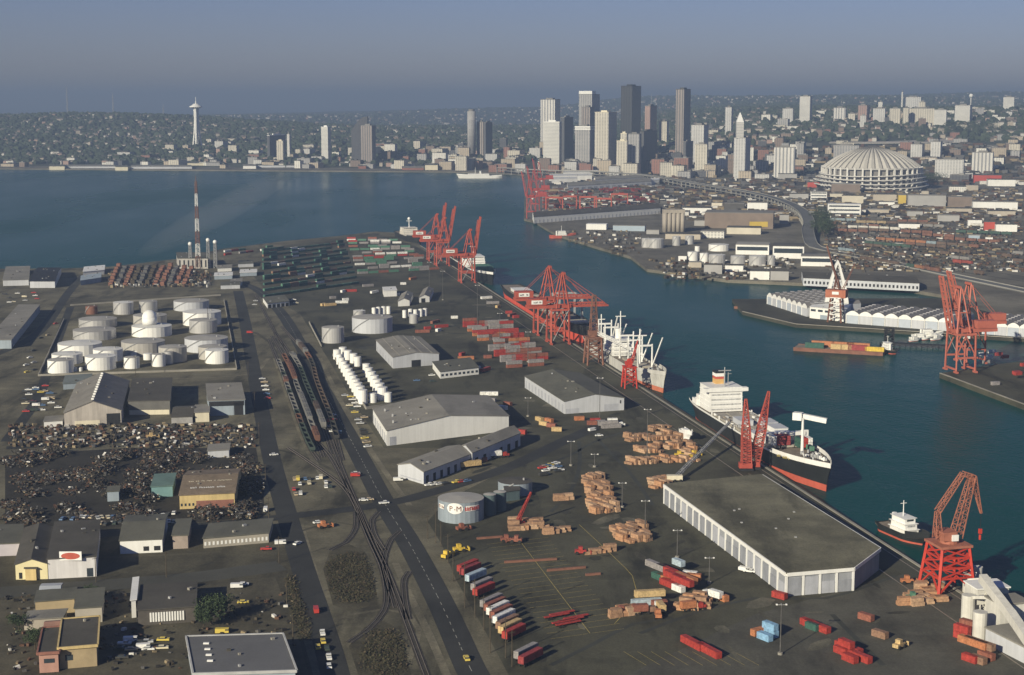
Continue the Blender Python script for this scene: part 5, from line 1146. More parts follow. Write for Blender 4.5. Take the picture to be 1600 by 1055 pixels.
def yard(name, quad, rows, cols, L_, cols_w, levels, fill=.92, z=3.56, parts=False, single=99):
    """quad of four ground pixels: near left, near right, far right, far left"""
    q = [Vector(g(*p)) for p in quad]; rest = []; cl = list(cols_w)
    for r in range(rows):
        k = (r + .5) / rows; a, b = q[0].lerp(q[3], k), q[1].lerp(q[2], k); d = b - a; rz = math.atan2(d.y, d.x); m = cols or int(d.length / (L_ + .5))
        for c in range(m):
            if random.random() > fill: continue
            p = a + d * ((c + .5) / m)
            for lv in range(random.choice(levels)):
                cn = random.choices(cl, list(cols_w.values()))[0]
                if r >= single: rest.append((p.x, p.y, z + lv * 2.62 + 1.3, L_, 2.44, 2.55, rz, 0, cl.index(cn))); continue
                pos = ' upper tier' if lv == 1 else ' top tier' if lv > 1 else ''
                container('%s container, %s in the %s row%s of %s' % (cn, ORD[c], ORD[r], pos, name), p.x, p.y, rz, cn, L_, z + lv * 2.62, group='containers of ' + name, parts=parts)
    if rest: multi('stacked_containers', [CC[c] for c in cl], rest, 'distant stacked containers of ' + name)
yard('the red and grey block', [(800, 580), (868, 575), (788, 505), (722, 508)], 9, 4, 12.2, {'rust': 4, 'grey': 6, 'red': 3, 'orange': 1}, (2, 2, 2, 3))
yard('the dark green rows', [(412, 470), (562, 448), (535, 378), (410, 392)], 10, 0, 12.2, {'dark green': 7, 'green': 3, 'brown': 2, 'white': 1}, (1, 1, 2), fill=.9, single=5)
yard('the light green rows', [(560, 432), (690, 424), (620, 374), (540, 374)], 10, 0, 12.2, {'green': 5, 'grey': 4, 'white': 2, 'rust': 2, 'red': 1}, (1, 1, 2), fill=.8, single=6)
yard('the shore row', [(350, 402), (430, 392), (425, 384), (350, 392)], 2, 0, 12.2, {'white': 4, 'red': 3, 'green': 2, 'grey': 2}, (1,), fill=.7)
for i, (x, y, c) in enumerate(((620, 462, 'white'), (585, 458, 'white'), (540, 470, 'white'), (548, 456, 'red'), (536, 457, 'white'), (575, 448, 'grey'), (630, 445, 'white'), (645, 437, 'orange'), (520, 467, 'grey'), (534, 474, 'white'), (505, 478, 'tan'), (516, 478, 'tan'), (710, 498, 'white'), (680, 505, 'rust'), (668, 515, 'red'), (660, 520, 'rust'), (685, 518, 'white'), (690, 512, 'red'), (795, 490, 'red'), (800, 494, 'rust'), (806, 497, 'red'), (770, 475, 'grey'), (778, 481, 'tan'), (760, 467, 'white'), (762, 560, 'rust'), (758, 580, 'red'), (745, 578, 'white'), (728, 562, 'orange'), (722, 556, 'red'), (720, 566, 'rust'))):
    cpx('%s container lying loose on the middle yard, %s from the gate house' % (c, ORD[i]), x, y, (11, 60, 30)[i % 3], c, 12.2 if i % 2 else 6.1, group='loose containers of the middle yard', parts=False)
for i, (x, y, c, dg) in enumerate(((905, 657, 'orange', 10), (925, 664, 'rust', 8), (938, 663, 'grey', 8), (957, 660, 'white', 5), (955, 669, 'grey', 14), (930, 660, 'red', 8), (850, 665, 'tan', -40), (870, 674, 'tan', -10), (858, 660, 'orange', -50), (843, 658, 'tan', -55), (862, 668, 'rust', -30), (752, 722, 'rust', 25), (780, 714, 'white', 20), (815, 678, 'red', -30), (786, 640, 'white', -40), (793, 634, 'rust', -40), (764, 618, 'white', 0), (768, 628, 'grey', -25))):
    cpx('%s container or stack near the two pale warehouses, %s counted from the ship' % (c, ORD[i]), x, y, dg, c, 12.2 if i in (4, 16) else 6.1, group='containers between the warehouses', parts=False)
# cargo on the ships and barge
t, L = SHIP_B
def on_ship(t, L, lx, ly, z, c, lab, LL=6.1, grp=None):
    v = t.matrix_basis @ Vector((lx, ly, z)); container(lab, v.x, v.y, SH, c, LL, v.z, group=grp, parts=False)
k = 0
for lx, ly, c in ((.215, -8, 'white'), (.215, -5.4, 'maroon'), (.215, -2.8, 'maroon'), (.215, 0, 'maroon'), (.255, 4, 'dark green'), (.255, 7, 'red'), (.255, 9.6, 'white'), (.30, 7, 'green')):
    for lv in range(2 if c != 'green' else 1): k += 1; on_ship(t, L, lx * L, ly, 12.7 + lv * 2.62, c, '%s container on the foredeck of the black ship, %s counted' % (c, ORD[k]), 6.1, 'deck cargo of the black ship')
t, L = SHIP_R
for i in range(8): on_ship(t, L, -L * .15 + i * L * .04, -6 + 4 * (i % 4), 12.7, ('red', 'rust', 'dark green', 'grey')[i % 4], '%s container aboard the red-hulled ship, %s from the stern' % (('red', 'rust', 'dark green', 'grey')[i % 4], ORD[i]), 6.1, 'deck cargo of the red-hulled ship')
for i, (s, c, h) in enumerate(((-.30, 'dark green', 4.4), (-.06, 'tan', 4.2), (.06, 'tan', 4.2), (.18, 'maroon', 4.4), (.37, 'yellow', 3.6))):
    v = BARGE[0] + Vector((math.cos(BARGE[1]), math.sin(BARGE[1]))) * (s * BARGE[2])
    container('%s boxcar load on the near side of the barge, %s from its open end' % (c, ORD[i]), v.x, v.y + 2.5, BARGE[1], c, 15 if i in (0, 3, 4) else 8, 2.55, 'cargo of the barge', False, h)
for i, s in enumerate((-.18, .05, .22)):
    v = BARGE[0] + Vector((math.cos(BARGE[1]), math.sin(BARGE[1]))) * (s * BARGE[2]); container('orange brown load on the far side of the barge, %s from its open end' % ORD[i], v.x, v.y + 12, BARGE[1], 'orange', 18, 2.55, 'cargo of the barge', False, 4.8)
# opposite quay yard
for i, (x, y, c, dg) in enumerate(((1588, 585, 'red', 25), (1600, 578, 'red', 25), (1545, 560, 'white', 20), (1535, 556, 'white', 20), (1550, 552, 'white', 20), (1560, 556, 'maroon', 20), (1570, 560, 'red', 20), (1555, 602, 'grey', 20), (1540, 568, 'grey', 20), (1590, 592, 'red', 25))):
    cpx('%s container on the quay behind the salmon cranes, %s counted' % (c, ORD[i]), x, y, dg, c, 6.1, i % 2 if i in (1, 9) else 0, group='containers by the salmon cranes', parts=False)
yard('the far terminal stacks', [(848, 334), (1035, 322), (1000, 291), (848, 296)], 18, 0, 12.2, {'rust': 4, 'red': 4, 'grey': 4, 'brown': 3, 'white': 1}, (1, 2), fill=.7, single=0)
# ---- lumber
LB = []
for i in range(5):
    rr = random.Random(i); m = MB(); w = 1.2
    for a in range(2):
        for b in range(2):
            x0, z0 = -1.25 + a * 1.28, b * 1.12; m.box(-2.6 + rr.uniform(-.25, .25), x0, z0, 2.6 + rr.uniform(-.3, .3), x0 + 1.2, z0 + 1.05)
    LB.append(m.mesh('lumber_stack', M('sawn timber %d' % i, [(.42, .25, .15), (.36, .215, .13), (.46, .30, .19), (.33, .20, .125), (.43, .235, .13)][i], .85, .25, .8, fine=.25)))
def lumber(lab, quad, rows, cols, deg, grp, jit=.8, fill=.9):
    q = [Vector(g(*p)) for p in quad]; n = 0
    for r in range(rows):
        for c in range(cols):
            if random.random() > fill: continue
            a = q[0].lerp(q[3], (r + .5) / rows); b = q[1].lerp(q[2], (r + .5) / rows); p = a.lerp(b, (c + .5) / cols)
            o = obj('lumber_stack', random.choice(LB), None, (p.x + random.uniform(-jit, jit), p.y + random.uniform(-jit, jit), 3.56), R(deg + random.uniform(-6, 6)), (1, 1, random.choice((.6, 1, 1, 1.5))))
            n += 1; tag(o, lab % (ORD[c] if c < 32 else 'far', ORD[r]), 'lumber stack', grp)
Z1 = 'lumber stack, %s in the %s row of '
lumber(Z1 + 'the near quay rows', [(980, 728), (1090, 722), (1088, 714), (978, 720)], 2, 14, -50, 'lumber by the black ship')
lumber(Z1 + 'the middle quay rows', [(978, 710), (1092, 708), (1075, 690), (1005, 700)], 3, 12, -50, 'lumber by the black ship', fill=.8)
lumber(Z1 + 'the far quay rows', [(976, 692), (1068, 688), (1060, 676), (980, 682)], 2, 12, -50, 'lumber by the black ship')
lumber(Z1 + 'the topmost quay rows', [(1012, 676), (1064, 672), (1060, 664), (1014, 670)], 2, 6, -50, 'lumber by the black ship', fill=.8)
lumber(Z1 + 'the tall heap in mid yard', [(925, 806), (965, 800), (940, 742), (912, 745)], 12, 5, -55, 'lumber heap in the middle of the yard', fill=.95)
lumber(Z1 + 'the round heap', [(970, 850), (1016, 845), (1005, 817), (955, 828)], 7, 6, -55, 'lumber heap in front of the flat warehouse')
lumber(Z1 + 'the warehouse corner heap', [(1020, 766), (1046, 760), (1045, 746), (1012, 752)], 3, 4, -50, 'lumber at the corner of the flat warehouse')
lumber(Z1 + 'the first tidy block', [(800, 832), (822, 830), (820, 814), (798, 816)], 3, 3, 8, 'tidy lumber blocks', .1, 1)
lumber(Z1 + 'the second tidy block', [(826, 829), (856, 826), (848, 813), (832, 815)], 3, 3, 8, 'tidy lumber blocks', .1, .8)
lumber(Z1 + 'the low line', [(852, 838), (888, 831), (887, 827), (851, 833)], 1, 4, 8, 'low lumber lines', .1, 1)
lumber(Z1 + 'the forklift line', [(918, 869), (958, 863), (956, 858), (918, 864)], 1, 5, 8, 'low lumber lines', .1, 1)
lumber(Z1 + 'the pile behind the emblem tank', [(868, 785), (892, 783), (890, 778), (870, 780)], 1, 3, 8, 'low lumber lines', .1, 1)
lumber(Z1 + 'the tumbled heap by the trucks', [(1062, 956), (1105, 950), (1100, 935), (1065, 942)], 4, 5, -20, 'tumbled timber by the trucks', 1.4, .9)
lumber(Z1 + 'the dark heap', [(950, 968), (990, 962), (985, 950), (965, 955)], 3, 4, 20, 'tumbled timber by the trucks', 1.2, .9)
lumber(Z1 + 'the dunnage heap', [(1412, 952), (1470, 940), (1460, 915), (1425, 920)], 4, 6, 10, 'dunnage heap by the quay corner', 1.6, .9)
for i, (a, b) in enumerate((((788, 880), (870, 875)), ((855, 893), (915, 888)), ((915, 900), (938, 898)), ((745, 843), (785, 840)))):
    p, q = g(*a), g(*b); tag(MB().bar((*p, 4.0), (*q, 4.0), 1.0, .9).build('steel_beam', RUST), 'long rusty beam lying on the yard, %s from the red forklift' % ORD[i], 'beam', 'rusty beams on the yard')
# ---- trailers and trucks
def wheels(t, xs, y, r=.5, w=.35):
    k = ('wh', r, w)
    if k not in _mats:
        m = MB()
        for i in range(10):
            a0, a1 = i * .62832, (i + 1) * .62832
            m.poly([(0, -w / 2, 0), (r * math.cos(a1), -w / 2, r * math.sin(a1)), (r * math.cos(a0), -w / 2, r * math.sin(a0))]); m.poly([(0, w / 2, 0), (r * math.cos(a0), w / 2, r * math.sin(a0)), (r * math.cos(a1), w / 2, r * math.sin(a1))])
            m.poly([(r * math.cos(a0), -w / 2, r * math.sin(a0)), (r * math.cos(a1), -w / 2, r * math.sin(a1)), (r * math.cos(a1), w / 2, r * math.sin(a1)), (r * math.cos(a0), w / 2, r * math.sin(a0))])
        _mats[k] = m.mesh('wheel', TYRE)
    for x in xs:
        for s in (-1, 1): obj('wheel', _mats[k], t, (x, s * y, r))
def trailer(label, px, py, deg, c, L_=12.2, cab=None, flat=False, group=None, zz=3.56):
    x, y = g(px, py); t = thing('semi_trailer' if not cab else 'articulated_truck', label, 'trailer' if not cab else 'truck', (x, y, zz), R(deg), group)
    MB().box(-L_ / 2, -.6, 1.0, L_ / 2, .6, 1.35).build('chassis', CC['red'] if flat else DARK, t); wheels(t, (-L_ / 2 + 1.2, -L_ / 2 + 2.5), 1.0)
    if not flat:
        b, d, r = box_meshes(c, L_, 2.44, 2.75); o = obj('body', b, t, (0, 0, 1.3)); obj('roof', r, o); obj('door', d, t, (0, 0, 1.3), math.pi)
    MB().box(L_ / 2 - 2.4, -.9, 0, L_ / 2 - 2.2, -.7, 1.0).build('landing_leg', DARK, t); MB().box(L_ / 2 - 2.4, .7, 0, L_ / 2 - 2.2, .9, 1.0).build('landing_leg', DARK, t)
    if cab:
        MB().box(L_ / 2 - .6, -1.0, .7, L_ / 2 + 3.6, 1.0, 1.2).build('tractor_frame', DARK, t); MB().box(L_ / 2 + .7, -1.15, 1.0, L_ / 2 + 3.0, 1.15, 3.0).build('cab', CC[cab], t); MB().box(L_ / 2 + 3.0, -1.0, 1.0, L_ / 2 + 4.4, 1.0, 2.1).build('bonnet', CC[cab], t)
        MB().box(L_ / 2 + 2.6, -1.05, 2.1, L_ / 2 + 3.04, 1.05, 2.8).build('windscreen', GLASS, t); wheels(t, (L_ / 2, L_ / 2 + 3.5), 1.0)
    return t
TR = [(731, 893, 'red', 'red flatbed trailer behind the first of the roadside line'), (735, 898, 'maroon', 'dark red trailer at the top of the roadside line'), (743, 908, 'pale blue', 'pale blue trailer below the dark red one'), (753, 922, 'grey', 'grey trailer end in the roadside line'), (756, 930, 'red', 'red trailer above the tight group of the roadside line'),
      (768, 948, 'grey', 'grey trailer opening the tight group'), (773, 954, 'rust', 'rust red trailer second of the tight group'), (778, 960, 'white', 'white trailer third of the tight group'), (783, 966, 'rust', 'rust trailer fourth of the tight group'), (787, 973, 'white', 'white trailer fifth of the tight group'), (793, 982, 'brown', 'brown trailer below the tight group'), (797, 989, 'tan', 'yellow tan trailer below the brown one'), (803, 997, 'red', 'orange red trailer closing the tight group'), (822, 1028, 'grey', 'grey trailer at the bottom end of the roadside line'), (829, 1036, 'maroon', 'maroon trailer last at the bottom end of the roadside line')]
for x, y, c, lab in TR: trailer(lab, x, y, 55, c, 12.2)
trailer('articulated truck with white cab and grey trailer near the gabled warehouse', 950, 668, 12, 'grey', 12.2, 'white'); trailer('articulated truck with white cab parked below the long shed', 770, 716, 20, 'white', 10, 'red')
trailer('long tan trailer backed to the long shed', 735, 732, 27, 'tan', 12.2); trailer('white trailer crossing by the tall timber heap', 708, 706, 27, 'white', 8) if False else None
for i, (x, y) in enumerate(((870, 966), (878, 962), (882, 975), (892, 972), (900, 968), (888, 978))): trailer('bare red trailer chassis, %s of the cluster on the marked bays' % ORD[i], x, y, 30, 'red', 11, flat=True, group='bare red chassis on the marked bays')
for i, (x, y, c, cb) in enumerate(((1118, 938, 'white', 'white'), (1075, 955, 'orange', 'red'), (1033, 958, 'tan', 'white'), (1000, 960, 'rust', 'brown'))): trailer('stubby yard truck among tumbled timber, %s from the flat warehouse' % ORD[i], x, y, (130, 20, 100, 10)[i], c, 6.1, cb)
# forklift and loaders
def loader(label, px, py, deg, c, boom=False):
    x, y = g(px, py); t = thing('wheel_loader', label, 'loader', (x, y, 3.56), R(deg))
    MB().box(-2.8, -1.2, .7, 2.2, 1.2, 2.0).build('body', CC[c], t); MB().box(-1.2, -1, 2.0, .6, 1, 3.4).build('cab', CC[c], t); MB().box(.55, -.9, 2.2, .66, .9, 3.2).build('windscreen', GLASS, t); wheels(t, (-1.9, 1.5), 1.35, .75, .5)
    if boom: MB().lattice((-1, 0, 3), (7, 0, 15), 1.2, .5, 8, .25).build('boom', CC[c], t)
    else: MB().bar((2, -.9, 1.2), (4.2, -.9, .6), .3).bar((2, .9, 1.2), (4.2, .9, .6), .3).box(4.0, -1.4, .2, 4.4, 1.4, 1.8).build('fork', CC[c], t)
for a in (('yellow loader by the roadside poles', 718, 862, 20, 'yellow'), ('second yellow loader nearer the trailers', 698, 872, 60, 'yellow'), ('yellow log loader beside the stacked lumber and ship', 1062, 714, 10, 'yellow'), ('yellow log loader second from the ship', 1085, 713, 30, 'yellow'), ('yellow log loader third by the lumber', 1078, 720, 200, 'yellow'), ('red forklift carrying lumber on the marked bays', 908, 866, 0, 'red'), ('red crane truck with raised boom by the tidy lumber', 812, 822, 40, 'red', True), ('red loader pair on the open yard, front machine', 792, 847, 10, 'rust'), ('red loader pair on the open yard, rear machine', 806, 848, 170, 'rust'), ('small red machine at the foot of the emblem tank', 722, 829, 30, 'rust'), ('brown log handler beside the blue container', 972, 960, 15, 'rust'), ('orange loader among tumbled timber', 1028, 965, 90, 'orange'), ('small tan machine on the pale patch', 1405, 1013, 45, 'tan'), ('green machine by the dunnage heap', 1427, 938, 5, 'green'), ('orange machine by the dunnage heap', 1418, 912, 5, 'orange'), ('yellow loader in the scrapyard', 237, 685, 20, 'tan'), ('orange truck loader on the dirt beside the west road', 506, 825, 30, 'orange')): loader(*a)
t = thing('dry_docked_boat', 'white motor boat propped up on land beside the lumber', 'boat', (*g(1071, 684), 4.6), SH)
hull(t, 15, 4.6, 2.4, WHITE, WHITE, WHITE, .6, 1.0, WHITE); MB().box(-3, -1.6, 2.2, 3, 1.6, 4.2).build('cabin', WHITE, t); MB().box(-2, -1.5, -1.1, 2, 1.5, -.4).build('cradle', DARK, t)
# painted bay lines
m = MB()
a, b = Vector(g(812, 845)), Vector(g(922, 990)); ribbon_mb([a, b], .25, 3.575, m)
for i in range(22):
    k = i / 21; p = a.lerp(b, k); dd = Vector((math.cos(R(22)), math.sin(R(22)))); ribbon_mb([p - dd * 16, p - dd * 1], .18, 3.575, m); ribbon_mb([p + dd * 1, p + dd * 14], .18, 3.575, m)
ribbon_mb(smooth_path([g(905, 820), g(950, 862), g(988, 900), g(995, 925), g(985, 948), g(960, 975)]), .25, 3.575, m)
for i in range(9):
    p = Vector(g(1010 + i * 22, 1040)); ribbon_mb([p, p + Vector((-7, 14))], .18, 3.575, m)
struct('bay_markings', m, YLINE)
# ---------------------------------------------------------------- stadium
Yk = 3480; xk = at(1367, 270, Yk)[0]; rk = 76 * Yk / FP
t = thing('domed_stadium', 'huge ribbed concrete dome stadium on the flats', 'stadium', (xk, Yk + rk * .3, 3.4))
zr = at(1367, 263, Yk - rk * .5)[1] - 3.4; zt = at(1367, 233, Yk)[1] - 3.4 + 4
DOME = M('dome concrete', (.56, .53, .47), .8, .10, .02, streak=.08); DW = M('stadium white', (.66, .64, .60), .7, .08, .02)
nseg = 40; m = MB(); rings = [(1.0, 0), (.86, .26), (.7, .5), (.52, .71), (.33, .87), (.14, .97), (.0, 1.0)]
for k in range(nseg):
    a0, a1 = 6.28318 * k / nseg, 6.28318 * (k + 1) / nseg
    for (r0, z0), (r1, z1) in zip(rings, rings[1:]):
        for (b0, b1, s0, s1) in ((a0, (a0 + a1) / 2, 0, 1), ((a0 + a1) / 2, a1, 1, 0)):
            def V(r, z, a, s): return (rk * r * math.cos(a), rk * r * math.sin(a), zr + (zt - zr) * z - (2.6 * r if not s else -1.2 * r))
            m.poly([V(r0, z0, b0, s0), V(r0, z0, b1, s1), V(r1, z1, b1, s1), V(r1, z1, b0, s0)] if r1 > 0 else [V(r0, z0, b0, s0), V(r0, z0, b1, s1), V(r1, z1, b1, s1)])
m.build('roof', DOME, t)
rib = None
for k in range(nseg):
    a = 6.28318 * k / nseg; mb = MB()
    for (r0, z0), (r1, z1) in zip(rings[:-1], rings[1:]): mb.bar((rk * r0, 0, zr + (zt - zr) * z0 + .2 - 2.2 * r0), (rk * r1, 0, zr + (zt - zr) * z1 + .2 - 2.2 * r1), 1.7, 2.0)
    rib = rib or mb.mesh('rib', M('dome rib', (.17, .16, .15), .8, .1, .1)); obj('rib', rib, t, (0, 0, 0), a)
col = MB().box(rk * .985, -1.8, 0, rk * 1.03, 1.8, zr + 1).mesh('column', DW)
for k in range(nseg): obj('column', col, t, (0, 0, 0), 6.28318 * (k + .5) / nseg)
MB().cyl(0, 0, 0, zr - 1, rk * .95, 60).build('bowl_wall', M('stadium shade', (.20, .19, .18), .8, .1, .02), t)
MB().cyl(0, 0, zr - 3, zr, rk * 1.02, 60, rk * 1.035).build('rim', DW, t)
for j in range(4):
    mb = MB(); ph = j * .5
    for i in range(60):
        a0, a1 = 6.28318 * i / 60, 6.28318 * (i + 1) / 60
        def zz(a): return zr * (.18 + .17 * j) + 2.2 * math.sin(2 * a + 1.2 + ph)
        rr = rk * (1.13 - .03 * j)
        mb.bar((rr * math.cos(a0), rr * math.sin(a0), zz(a0)), (rr * math.cos(a1), rr * math.sin(a1), zz(a1)), 7, 1.6)
    mb.build('ramp', DW, t)
# ---------------------------------------------------------------- elevated highway
HW = smooth_path([g(x, y, 17) for x, y in ((780, 262), (850, 266), (930, 268), (1010, 274), (1090, 287), (1170, 300), (1222, 313), (1252, 328), (1264, 345))] + [g(x, y, 9) for x, y in ((1262, 362), (1268, 377))] + [g(x, y, 4.5) for x, y in ((1285, 389), (1330, 399), (1420, 416), (1500, 433), (1620, 458))], 30)
t = thing('elevated_highway', 'elevated double-deck highway curving past the flats to the harbour road', 'highway', (0, 0, 0))
cut = max(i for i, p in enumerate(HW) if p.y > g(1264, 345, 17)[1]); cut2 = max(i for i, p in enumerate(HW) if p.y > g(1285, 389, 4.5)[1])
def hz(i): return 17 if i < cut else 17 - 12.5 * min(1, (i - cut) / max(1, cut2 - cut))
def deck(w, dz, th, name, mt, i0, i1, off=0):
    L_, R_ = offset(HW, w / 2); mb = MB(); n = len(HW)
    for i in range(i0, i1):
        z0, z1 = hz(i) + dz, hz(i + 1) + dz; a, b, c, d = R_[i], R_[i + 1], L_[i + 1], L_[i]
        mb.poly([(*a, z0), (*b, z1), (*c, z1), (*d, z0)]); mb.poly([(*d, z0 - th), (*c, z1 - th), (*b, z1 - th), (*a, z0 - th)])
        mb.poly([(*a, z0 - th), (*b, z1 - th), (*b, z1), (*a, z0)]); mb.poly([(*c, z1 - th), (*d, z0 - th), (*d, z0), (*c, z1)])
    return mb.build(name, mt, t)
HC = M('highway concrete', (.30, .29, .265), .85, .15, .03)
deck(17, 0, 1.2, 'upper_deck', M('highway paving', (.13, .13, .125), .85, .2, .03), 0, len(HW) - 1); deck(16, -6.5, 1.0, 'lower_deck', HC, 0, cut2 - 6)
for s in (-1, 1):
    L_, R_ = offset(HW, 8.4); side = L_ if s > 0 else R_; mb = MB()
    for i in range(len(HW) - 1): mb.bar((*side[i], hz(i) + .4), (*side[i + 1], hz(i + 1) + .4), .5, 1.2)
    mb.build('parapet', HC, t)
pr = MB().box(-.9, -8, 0, .9, -6.4, 16).box(-.9, 6.4, 0, .9, 8, 16).box(-.9, -8, 14.6, .9, 8, 15.8).box(-.9, -8, 8.4, .9, 8, 9.4).mesh('pier', HC)
for i in range(0, cut2 - 4, 1):
    d = HW[i + 1] - HW[i]; k = (hz(i) - 1) / 16
    if k > .3: obj('pier', pr, t, (HW[i].x, HW[i].y, .2), math.atan2(d.y, d.x), (1, 1, k))
# ---------------------------------------------------------------- buildings of the flats
WM = {'white': FAC[0][1], 'cream': M('flat cream', (.58, .53, .43), .7, .1, .05), 'grey': M('flat grey', (.36, .35, .34), .7, .1, .05), 'brown': M('flat brown', (.21, .165, .135), .85, .15, .05), 'red': M('flat red', (.42, .07, .05), .7, .1, .05), 'dark': M('flat dark', (.09, .085, .08), .85, .15, .05), 'beige': M('flat beige', (.44, .39, .32), .8, .12, .05), 'pale blue': M('flat blue', (.36, .43, .50), .7, .1, .05), 'plain white': WHITE, 'yellow': M('flat yellow', (.55, .40, .08), .7, .1, .05)}
def bld(px0, px1, yt, yb, c, label, rf=None, depth=None, cat='warehouse', name='flats_warehouse', bands=0, rz=R(-11)):
    X, Y = g((px0 + px1) / 2, yb); w = (px1 - px0) * Y / FP; h = max(3.5, at(px0, yt, Y)[1] - 3.5)
    depth = depth or w * .55
    h = min(h, 60); w2 = max(6, (w - depth * math.sin(abs(rz)))) / math.cos(rz)
    t = thing(name, label, cat, (X, Y + depth / 2, 3.3), rz)
    obj('wall', unit('wall', WM[c]), t, scale=(w2, depth, h)); obj('roof', unit('roof', rf or random.choice(ROOFS)), t, (0, 0, h), scale=(w2 * 1.005, depth * 1.005, .8))
    for i in range(bands): obj('window_band', unit('window_band', GLASS), t, (0, -depth / 2 - .05, h * (i + .45) / bands), scale=(w2 * .92, .3, h / bands * .38))
    return t
for a in ((1294, 1349, 320, 338, 'plain white', 'white three-storey office with dark window bands before the stadium', WHITE, 30, 'office', 'office_building', 3), (1267, 1296, 300, 313, 'plain white', 'white office block with fine windows left of the three-storey office', None, 30, 'office', 'office_building', 3),
          (1297, 1319, 303, 310, 'cream', 'low cream building between the two white offices'), (1316, 1352, 306, 318, 'cream', 'cream warehouse behind the three-storey white office'), (1365, 1404, 304, 314, 'beige', 'beige warehouse with pale front left of the long grey block'), (1374, 1400, 316, 321, 'plain white', 'low white shed under the beige warehouse'),
          (1420, 1482, 306, 324, 'grey', 'long grey mill building with a yellow end', None, 36), (1404, 1421, 305, 320, 'yellow', 'yellow end block of the long grey mill', None, 36), (1482, 1522, 308, 325, 'brown', 'dark brown warehouse right of the long grey mill'), (1522, 1592, 316, 328, 'plain white', 'long low white transit shed at the right edge of the flats', None, 25),
          (1480, 1522, 326, 333, 'beige', 'low beige shed below the dark brown warehouse'), (1545, 1590, 330, 338, 'beige', 'beige shed below the long white transit shed'), (1354, 1392, 328, 335, 'beige', 'beige shed right of the three-storey white office'), (1418, 1444, 331, 338, 'grey', 'grey shed above the boxcar yard'), (1466, 1502, 337, 346, 'grey', 'pale grey shed in the middle of the boxcar yard edge'),
          (1513, 1536, 344, 353, 'plain white', 'white building with red base letters at the boxcar yard'), (1538, 1556, 347, 360, 'red', 'red building with a white peak at the boxcar yard'), (1557, 1592, 351, 362, 'plain white', 'white building with a red lower wall at the right edge'), (1405, 1440, 350, 357, 'plain white', 'white shed in the boxcar yard'), (1234, 1266, 303, 312, 'grey', 'grey warehouse inside the highway curve'),
          (1262, 1286, 285, 293, 'red', 'red warehouse left of the stadium base'), (1216, 1248, 272, 283, 'grey', 'pale grey warehouse with long wall left of the stadium'), (1523, 1568, 274, 286, 'red', 'long red warehouse right of the stadium'), (1545, 1590, 281, 291, 'plain white', 'white warehouse in front of the long red one'), (1480, 1545, 262, 272, 'plain white', 'long white freight house right of the dome'),
          (1450, 1478, 250, 262, 'cream', 'cream corner block just right of the dome'), (1510, 1530, 290, 298, 'beige', 'small beige shed right of the stadium ramps'), (1484, 1512, 292, 300, 'white', 'white shed beyond the stadium parking'), (1300, 1348, 288, 301, 'brown', 'dark brick warehouse in front of the stadium ramps'), (1440, 1452, 299, 305, 'beige', 'small tan block before the stadium'),
          (1514, 1532, 368, 376, 'pale blue', 'pale blue shed amid the boxcars'), (1540, 1552, 371, 379, 'plain white', 'small white shed amid the boxcars'), (1102, 1218, 333, 357, 'brown', 'large brown warehouse left of the highway curve', ROOFC, 60), (1168, 1202, 317, 331, 'plain white', 'cluster of white blocks behind the large brown warehouse'), (1132, 1166, 318, 330, 'dark', 'dark warehouse beside the white block cluster'),
          (1112, 1130, 317, 326, 'cream', 'cream block left of the dark warehouse'), (1067, 1116, 325, 333, 'plain white', 'long white shed behind the grain silo'), (916, 951, 351, 359, 'plain white', 'white-roofed shed near the point, dark inside', WHITE, 20), (958, 1010, 353, 361, 'pale blue', 'long pale blue shed left of the grain silo', None, 15), (1136, 1194, 356, 366, 'cream', 'cream shed with dark windows below the brown warehouse'),
          (1095, 1135, 362, 372, 'white', 'white gabled shed right of the grain silo'), (1040, 1100, 366, 374, 'beige', 'low tan store below the grain silo'), (1150, 1210, 383, 398, 'plain white', 'white office wing right of the silver tanks', None, 40, 'office', 'office_building', 1), (1208, 1266, 385, 404, 'plain white', 'long white office with strip windows right of the silver tanks', None, 45, 'office', 'office_building', 1), (1252, 1306, 401, 416, 'plain white', 'white two-storey office below the long white office', None, 30, 'office', 'office_building', 1),
          (1100, 1131, 414, 428, 'grey', 'grey block on the shore under the silver tanks'), (1133, 1164, 415, 424, 'plain white', 'white shed on the shore under the silver tanks'), (1172, 1205, 424, 437, 'plain white', 'white-fronted shed on the shore'), (1204, 1235, 424, 438, 'grey', 'grey shed on the shore beside the white-fronted one'), (1076, 1098, 410, 418, 'beige', 'tan shed at the bend of the shore'), (1060, 1074, 400, 408, 'plain white', 'small white roof near the shoreline bend'),
          (1218, 1234, 336, 350, 'grey', 'grey block on the inner side of the highway curve'), (1010, 1032, 360, 366, 'grey', 'grey shed left of the silo'), (1085, 1110, 345, 353, 'grey', 'pale grey shed right of the silo')):
    bld(*a)
shed('long_freight_shed', 'long dark-roofed freight shed with white windowed wall along the basin', (1255, 446), (1436, 455), (1252, 436), 8, GREYW, ROOFD, 'gable_u', 3, row_doors('f', 30, 2, 5, .5, m=DARK, name='window'))
shed('terminal_shed', 'very long dark-roofed pale shed along the far terminal edge', (834, 349), (1032, 334), (832, 343), 10, WHITE, ROOFD, 'gable_u', 5, row_doors('f', 34, 0, 5, .3, m=GREYW))
shed('terminal_shed', 'white transit shed behind the far terminal gantries', (887, 299), (1018, 291), (886, 295), 11, WHITE, ROOFL, 'gable_u', 5, row_doors('f', 14, 0, 7, .6, m=PANEL))
shed('terminal_shed', 'low pale shed behind the white transit shed', (930, 287), (1010, 283), (930, 283), 9, GREYW, ROOFL, 'gable_u', 4)
